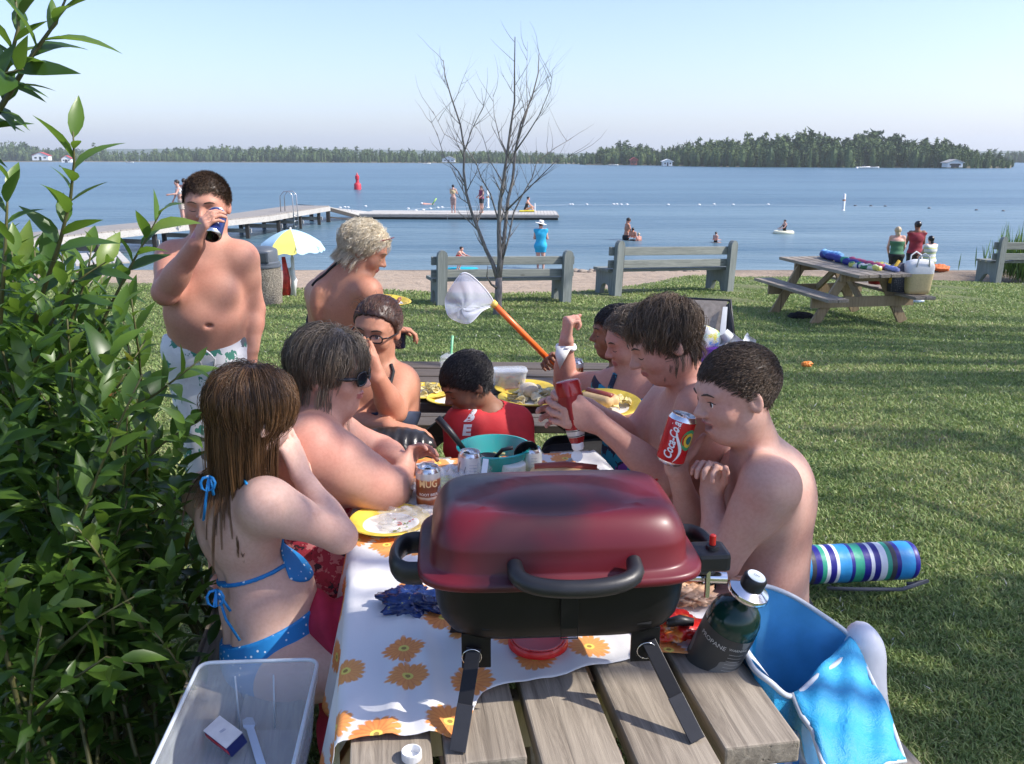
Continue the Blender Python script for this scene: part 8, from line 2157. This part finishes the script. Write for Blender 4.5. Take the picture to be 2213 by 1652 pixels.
# crouching child with the float
b = A(985, 575, 27.6); b.z = gzf(b.x, b.y)
far_person('small child in red swimwear crouching at the shore behind the left bench', b, 1.05, (.9, -.3, 0), ((.9, .5), (.9, .5)), 'squat', wear=[('swimsuit', CH, .01, plain('red cloth', (.55, .05, .05), .7), .30, None)], lean=.5, sit_h=.33)
b = A(1000, 579, 27.9); th = thing('swim_board', 'turquoise swim board lying at the water\'s edge behind the left bench', 'float', V(b.x, b.y, gzf(b.x, b.y) + .03)); m = MB(); m.lathe([(0, 0), (.42, 0), (.47, .03), (.42, .06), (0, .065)], 30); o = m.build('board', plain('turquoise foam', (.01, .38, .50), .5), th, 'auto'); o.scale = (1.1, .55, 1)
# man with two children in the water
b = pw(1352, 519); b.z = WZ - .82
far_person('bare chested man in black trunks standing waist deep in the lake with two children', b, 1.78, (.9, .2, 0), ((.5, .3), (.3, .3)), wear=[('trunks', ('pelvis', 'thigh'), .02, BLACKF, .08, .55)], skinm=SK_TAN, headfwd=(.8, -.1, -.6), lean=.12)
b = pw(1367, 520); b.z = WZ - .70
far_person('dark haired child sitting in the water right beside the man in black trunks', b, 1.25, (.4, .8, 0), wear=[('swimsuit', CH, .01, BLACKF, .1, None)], skinm=SK_TAN, hairm=H_BLACK)
b = pw(1380, 521); b.z = WZ - .78
far_person('smallest blond child in the water at the right of the family group', b, 1.12, (-.4, .8, 0), hairm=H_BLOND, skinm=SK_PINK)
b = pw(1546, 524); b.z = WZ - .58
far_person('toddler wading alone in the lake above the middle bench', b, 1.02, (.6, .4, 0), wear=[('swimsuit', CH, .01, BLACKF, .25, None)], hairm=H_BROWN)
b = pw(1695, 504); b.z = WZ - .52
far_person('child in a black shirt sitting on a pale float in open water', b, 1.15, (-.8, -.2, 0), ((.6, .6), (.6, .6)), wear=[('shirt', CH, .015, BLACKF, .42, None)], hairm=H_BROWN)
m = MB(); m.tube([pw(1693, 505) + V(math.cos(a) * .42, math.sin(a) * .3, .05) for a in [k * 2 * math.pi / 20 for k in range(20)]], .10, 10, closed=True); o = m.build('swim_ring', plain('pale yellow ring', (.70, .68, .50), .4), None, True); tag(o, 'pale yellow swim ring under the child in the black shirt', 'float')
# dock people
def dockp(px, h, lab, fwd, **k):
    t = A(px, 463.5, 53.4); t.z = -1.575; return far_person(lab, t, h, fwd, **k)
TAN2 = plain('patterned trunks', (.32, .22, .20), .7, .5, 20)
dockp(980, 1.66, 'person in a pale yellow top with arms raised standing on the floating dock', (.2, .9, 0), arms=((.6, 1.5), (.4, 1.6)), wear=[('swim_top', ('chest',), .012, plain('pale yellow cloth', (.65, .50, .28), .7), .50, None), ('trunks', ('pelvis', 'thigh'), .02, TAN2, .08, .48)], hairm=H_BLACK)
dockp(1041, 1.60, 'person in a plum shirt standing with hands on hips on the floating dock', (-.6, -.5, 0), arms=((.1, .9), (.1, .9)), wear=[('shirt', CH, .02, plain('plum cloth', (.24, .04, .09), .7), .52, None), ('shorts', ('pelvis', 'thigh'), .02, BLACKF, -.02, .62)], fat=1.15)
t = A(1136, 456, 54.6); t.z = -1.57
far_person('person in a black swimsuit sitting on a yellow float on the floating dock', t, 1.62, (.9, -.1, 0), ((.6, .4), (.6, .4)), 'sit', wear=[('swimsuit', CH, .012, BLACKF, .36, None)], hairm=H_BLACK, sit_h=.16, lean=.25)
m = MB(); m.box(tuple(t + V(.1, -.2, .05)), (1.0, .5, .08), None, .03); o = m.build('foam_float', plain('yellow foam', (.75, .62, .03), .5), None); tag(o, 'yellow foam float under the person sitting on the dock', 'float')
# swimmers beyond the dock
b = pw(912, 442); S = Sdf(.03); S.ell(b + V(0, 0, .02), (.13, .11, .12)); S.cone(b + V(.15, 0, -.05), b + V(1.0, .1, -.10), .17, .12); S.cone(b + V(-.05, -.1, -.05), b + V(-.5, -.2, -.1), .05, .04)
th = thing('person', 'swimmer with a pale cap stretched out in the water behind the floating dock', 'person', b); sdf_obj('body', S, SK_FAIR, th, .02); m = MB(); m.lathe([(.125, .03), (.11, .10), (.05, .14), (0, .15)], 16); m.build('swim_cap', WHITEC, th, 'auto')
m = MB(); m.tube([pw(938, 443) + V(-.15, 0, 0), pw(938, 443) + V(.2, 0, .5)], .045, 8); o = m.build('pool_noodle', plain('lime foam', (.45, .70, .12), .5), None, True); tag(o, 'lime green pool noodle sticking out of the water behind the dock', 'noodle')
# two on the pier
t = A(396, 478, 35.2); t.z = -.90
far_person('tall woman in shorts and sunglasses standing on the pier behind the drinking boy', t, 1.72, (-.8, -.5, 0), ((.5, 1.0), (.2, .3)), wear=[('swim_top', ('chest',), .012, WHITEC, .50, None), ('shorts', ('pelvis', 'thigh'), .025, plain('beige cloth', (.55, .46, .38), .8), .05, .58)], lean=.15)
t = A(405, 476, 36.2); t.z = -.90
far_person('person in a white top close behind the tall woman on the pier', t, 1.74, (.2, .9, 0), wear=[('top', CH, .015, WHITEC, .45, None), ('shorts', ('pelvis', 'thigh'), .02, TAN2, .0, .5)], skinm=SK_FAIR)
# three adults beyond the far picnic table
b = A(1932, 600, 21.9); b.z = gzf(b.x, b.y)
th, B, hd = far_person('blond woman in a green tank top seen from behind beyond the far picnic table', b, 1.50, (.2, 1, 0), ((.1, .5), (.1, .4)), wear=[('tank_top', CH, .02, plain('green cloth', (.05, .16, .08), .8, .2, 10), .40, None), ('shorts', ('pelvis', 'thigh'), .025, BLACKF, .04, .5)], hairm=H_BLOND, long=True, fat=1.25, lean=.2)
b = A(1972, 590, 22.8); b.z = gzf(b.x, b.y)
far_person('man in a dark red shirt standing with his back turned beyond the far picnic table', b, 1.72, (.1, 1, 0), ((.3, .9), (.3, .9)), wear=[('shirt', CH, .03, plain('dark red cloth', (.24, .02, .035), .8, .2, 10), .52, None), ('trousers', ('pelvis', 'thigh'), .03, BLACKF, -.02, .35)], skinm=SK_BROWN, hairm=H_BLACK, fat=1.1)
b = A(2003, 600, 21.7); b.z = gzf(b.x, b.y)
st = NT('striped jersey'); wv = st.n('ShaderNodeTexWave'); wv.bands_direction = 'Z'; wv.inputs['Scale'].default_value = 2.6; st.l(st.coord(), wv.inputs['Vector']); st.set(Base_Color=st.ramp(wv.outputs[0], [(0, (.72, .72, .70)), (.55, (.04, .33, .28)), (.75, (.72, .72, .70)), (.92, (.55, .55, .12))], 'CONSTANT'), Roughness=.8)
far_person('woman with dark tied hair in a white and green striped shirt beyond the far table', b, 1.30, (-.3, 1, 0), ((.4, .6), (.4, .6)), wear=[('shirt', CH, .035, st.m, .54, None)], hairm=H_BLACK, long=True, fat=1.35)
# orange towel, pebbles
p = G(2027, 588); crumple('orange_towel', 'orange bundle on the grass right of the striped woman', 'towel', (p.x, p.y, p.z + .12), (.32, .2, .12), plain('orange cloth', (.65, .16, .04), .7, .2), 41, .5)
# ---- things on the far picnic table
def roll(name, label, a, b, r, mat, cat='towel'):
    m = MB(); a = Vector(a); b = Vector(b); n = 14; m.tube([a.lerp(b, k / n) + V(0, 0, .006 * math.sin(k * 1.7)) for k in range(n + 1)], [r * (.9 + .14 * math.sin(k * 2.3)) for k in range(n + 1)], 14)
    o = m.build(name, mat, None, True); return tag(o, label, cat)
roll('rolled_towel', 'dark blue rolled towel lying along the far picnic table', T3(-.78, .16, .82), T3(.42, .05, .80), .055, blotch('blue towel', [(0, (.01, .02, .20)), (.7, (.02, .10, .30)), (.85, (.03, .25, .15))], 7))
roll('rolled_towel', 'pale blue towel bunched at the far end of the far picnic table', T3(-.92, .25, .82), T3(-.45, .26, .82), .062, plain('pale blue towel', (.20, .42, .72), .85, .2, 9))
roll('rolled_towel', 'pink and red rolled towel at the back edge of the far picnic table', T3(-.25, .30, .80), T3(.62, .25, .80), .042, plain('pink towel', (.68, .12, .20), .85, .3, 9))
roll('rolled_towel', 'yellow and green patterned cloth at the near end of the far picnic table', T3(.25, .0, .79), T3(.72, .14, .79), .045, blotch('yellow green cloth', [(0, (.60, .60, .15)), (.5, (.05, .20, .08)), (.75, (.65, .66, .60))], 10))
roll('rolled_towel', 'mauve blue folded towel beside the white tote handles on the far table', T3(.55, .30, .80), T3(.90, .28, .79), .035, plain('mauve towel', (.28, .32, .60), .85, .2, 9))
# straw bag on the seat
bq = A(1979, 640, C3.y - .65); b = T3(.80, .66, .455); b.z = C3.z + .46
th = thing('straw_bag', 'large straw beach bag with white upper band on the bench of the far table', 'bag', b); th.scale = (.84, .84, .90)
STRAW = plain('woven straw', (.58, .47, .24), .8, .12, 60, .6, 120)
m = MB(); loft(m, [srect(.17, .10, .0, 32, .5), srect(.19, .12, .06, 32, .5), srect(.215, .13, .30, 32, .5)], True, False); m.build('basket', STRAW, th, True)
m = MB(); loft(m, [srect(.216, .131, .30, 32, .5), srect(.222, .132, .40, 32, .5), srect(.20, .10, .47, 32, .5), srect(.10, .05, .50, 32, .5)], False, True); m.build('white_band', WHITEC, th, True)
for sy in (-1, 1):
    m = MB(); m.tube([V(-.10, sy * .12, .40), V(-.08, sy * .14, .55), V(0, sy * .15, .60), V(.08, sy * .14, .55), V(.10, sy * .12, .40)], .012, 8); m.build('handle', WHITEC, th, True)
b = T3(.66, .48, .50); b.z = C3.z + .47; th = thing('dark_bag', 'dark patterned bag standing left against the straw bag', 'bag', b)
m = MB(); loft(m, [srect(.13, .09, .0, 24, .5), srect(.15, .10, .2, 24, .5), srect(.14, .08, .34, 24, .5), srect(.05, .03, .38, 24, .5)]); m.build('pouch', dots('grey dotted cloth', (.05, .05, .07), (.25, .25, .3), 40), th, True)
m = MB(); m.tube([V(-.14, -.05, .12), V(-.13, -.07, .3), V(-.05, -.06, .42)], .022, 8); m.build('yellow_strap', plain('yellow strap', (.70, .42, .03), .6), th, True)
b = G(1876, 634); b = T3(.15, .48, 0); b.z = C3.z + .50; th = thing('sand_pail', 'red and yellow beach pail on the far seat under the picnic table top', 'pail', b)
m = MB(); m.lathe([(0, 0), (.10, 0), (.135, .20), (.14, .20), (.14, .215), (.12, .205), (0, .19)], 24); m.build('pail_body', plain('red pail', (.42, .02, .02), .4), th, 'auto')
crumple('yellow_cloth', 'bright yellow cloth heaped over the red pail on the far table seat', 'cloth', tuple(b + V(0, 0, .23)), (.17, .13, .07), plain('yellow cloth', (.80, .70, .05), .7), 51, .5)
b = G(1730, 690); crumple('dark_shoes', 'dark shoes lying in the shade under the far picnic table', 'shoes', (b.x, b.y, b.z + .05), (.18, .1, .05), BLACKF, 53, .4)
p = G(1982, 657); crumple('plastic_bottle', 'pale blue plastic bottle lying on the grass right of the far table leg', 'bottle', (p.x, p.y, p.z + .05), (.11, .05, .04), plain('pale blue', (.45, .55, .68), .3), 55, .2)
# towel on the right bench seat
roll('rolled_towel', 'striped rolled towel lying on the seat of the right bench', pa + V(.45, .30, .50), pa + V(1.2, .45, .50), .07, plain('purple grey towel', (.25, .24, .32), .8, .4, 6))
# red bag by the umbrella, stones
p = G(622, 640); th = thing('beach_toy_net', 'red and white net bag of beach toys leaning beside the umbrella pole', 'bag', p)
m = MB(); m.tube([V(-.02, 0, 0), V(0, 0, .3), V(-.03, 0, .62)], [.07, .055, .03], 8); m.build('red_stick', plain('red toy', (.65, .05, .04), .5, .5, 12), th, True)
m = MB(); m.tube([V(.08, 0, 0), V(.12, 0, .25), V(.06, 0, .45)], [.04, .05, .03], 8); m.build('white_mesh', WHITEC, th, True)
for k in range(26):
    x = rnd.uniform(1.5, 6.5); y = rnd.uniform(25.5, 27.5); m = MB(); s_ = rnd.uniform(.06, .16); bmesh.ops.create_icosphere(m.bm, subdivisions=2, radius=s_)
    for v_ in m.bm.verts: v_.co = V(v_.co.x * 1.4, v_.co.y, v_.co.z * .6) * (1 + .2 * math.sin(v_.co.x * 50 + k))
    o = m.build('beach_stone', plain('beach stone', (.30, .25, .20), .9, .2), None, True); o.location = (x, y, gzf(x, y) + .02); tag(o, 'stone or clump in the row at the water line behind the benches', 'stone', 'stones along the water line')
# reeds at the right edge
g = np.random.default_rng(8); n = 1500; c = A(2225, 585, 24.5); c.z = WZ
P = np.stack([c.x + g.normal(0, .42, n) + .45, c.y + g.normal(0, .8, n), np.full(n, -1.75)], 1)
th = thing('reeds', 'clump of tall green reeds at the right edge by the water', 'reeds', c); th['kind'] = 'stuff'
hh = np.clip(2.0 - np.abs(P[:, 0] - c.x - .6) * .9, .4, 2.0) * g.uniform(.6, 1.05, n) * .85
D_ = np.stack([g.normal(0, .12, n), g.normal(0, .12, n), np.ones(n)], 1)
leaves_mesh('reed_blades', P, D_, g.normal(size=(n, 3)), hh, np.full(n, .035), g.uniform(.2, .8, n), LEAFM, th, g.uniform(.0, .12, n), .2)
# ---- gift bags and box behind the teenager
b = A(1532, 745, 3.3); gb = gzf(.8, 3.3)
th = thing('folding_chair', 'white and black open box lid with brown lining standing behind the teenage boy', 'box', V(b.x, 3.45, .62))
def quad_box(p0, p1, p2, p3, t_): 
    m = MB(); n_ = (p1 - p0).cross(p3 - p0).normalized() * t_; vs = [m.bm.verts.new(p) for p in (p0, p1, p2, p3)] + [m.bm.verts.new(p + n_) for p in (p0, p1, p2, p3)]
    for q in ((0, 1, 2, 3), (7, 6, 5, 4), (0, 4, 5, 1), (1, 5, 6, 2), (2, 6, 7, 3), (3, 7, 4, 0)): m.bm.faces.new([vs[z] for z in q])
    return m
p0, p1, p2, p3 = A(1470, 745, 3.5), A(1560, 742, 3.45), A(1572, 652, 3.5), A(1480, 648, 3.55)
wb(quad_box(p0, p1, p2, p3, .01), 'lining', plain('brown card', (.42, .35, .28), .8, .2, 60), th)
m = MB(); m.tube([p0, p3 + V(0, 0, .006), p2 + V(.012, 0, .004), A(1586, 730, 3.42)], .007, 6); wb(m, 'black_edge', BLACKP, th, True)
wb(quad_box(A(1552, 742, 3.40), A(1566, 742, 3.40), A(1572, 664, 3.46), A(1562, 664, 3.46), .004), 'white_flap', WHITEC, th)
wb(quad_box(A(1562, 742, 3.43), A(1588, 734, 3.41), A(1576, 655, 3.48), A(1570, 660, 3.48), .004), 'black_side', BLACKP, th)
th['label'] = 'open black edged box with brown lining and white flap behind the teenage boy'; th.name = 'open_box'
z_ = .50
th = thing('gift_bag', 'purple gift bag with white tissue paper behind the teenage boy', 'gift bag', V(A(1550, 780, 3.3).x, 3.3, .5))
p0, p1, p2, p3 = A(1490, 830, 3.3), A(1590, 830, 3.3), A(1600, 745, 3.3), A(1500, 750, 3.3)
wb(quad_box(p0, p1, p2, p3, .06), 'bag_wall', plain('purple paper', (.12, .03, .28), .5, .1), th)
wb(quad_box(A(1548, 770, 3.28), A(1598, 762, 3.28), A(1590, 738, 3.29), A(1545, 748, 3.29), .004), 'white_patch', WHITEC, th)
text_mesh('lettering', 'Tiki', .022, Matrix.Translation(A(1572, 756, 3.268)) @ Matrix.Rotation(math.pi / 2, 4, 'X'), plain('purple ink', (.12, .03, .28), .5), th)
for k, (x, y) in enumerate(((1590, 745), (1604, 752), (1575, 738))):
    m = MB(); c_ = A(x, y, 3.3); m.grid(lambda u, v: c_ + V((u - .5) * .09 + .015 * math.sin(v * 9 + k), .03 * math.sin(u * 8 + k), (v - .5) * .07 + .012 * math.sin(u * 7 + k * 2)), 8, 6); wb(m, 'tissue_paper', WHITEC, th, True)
S = Sdf(.02); S.ell(A(1518, 735, 3.3), (.065, .045, .060)); S.noise = fold_noise(.008, 30, 3)
o = sdf_obj('dotted_parcel', S, blotch('confetti dots', [(0, (.72, .72, .68)), (.45, (.60, .08, .10)), (.55, (.70, .62, .08)), (.66, (.10, .45, .25)), (.76, (.10, .30, .60)), (.84, (.72, .72, .68))], 55), None, .006); tag(o, 'parcel in white paper with bright coloured dots behind the teenage boy\'s hair', 'parcel')
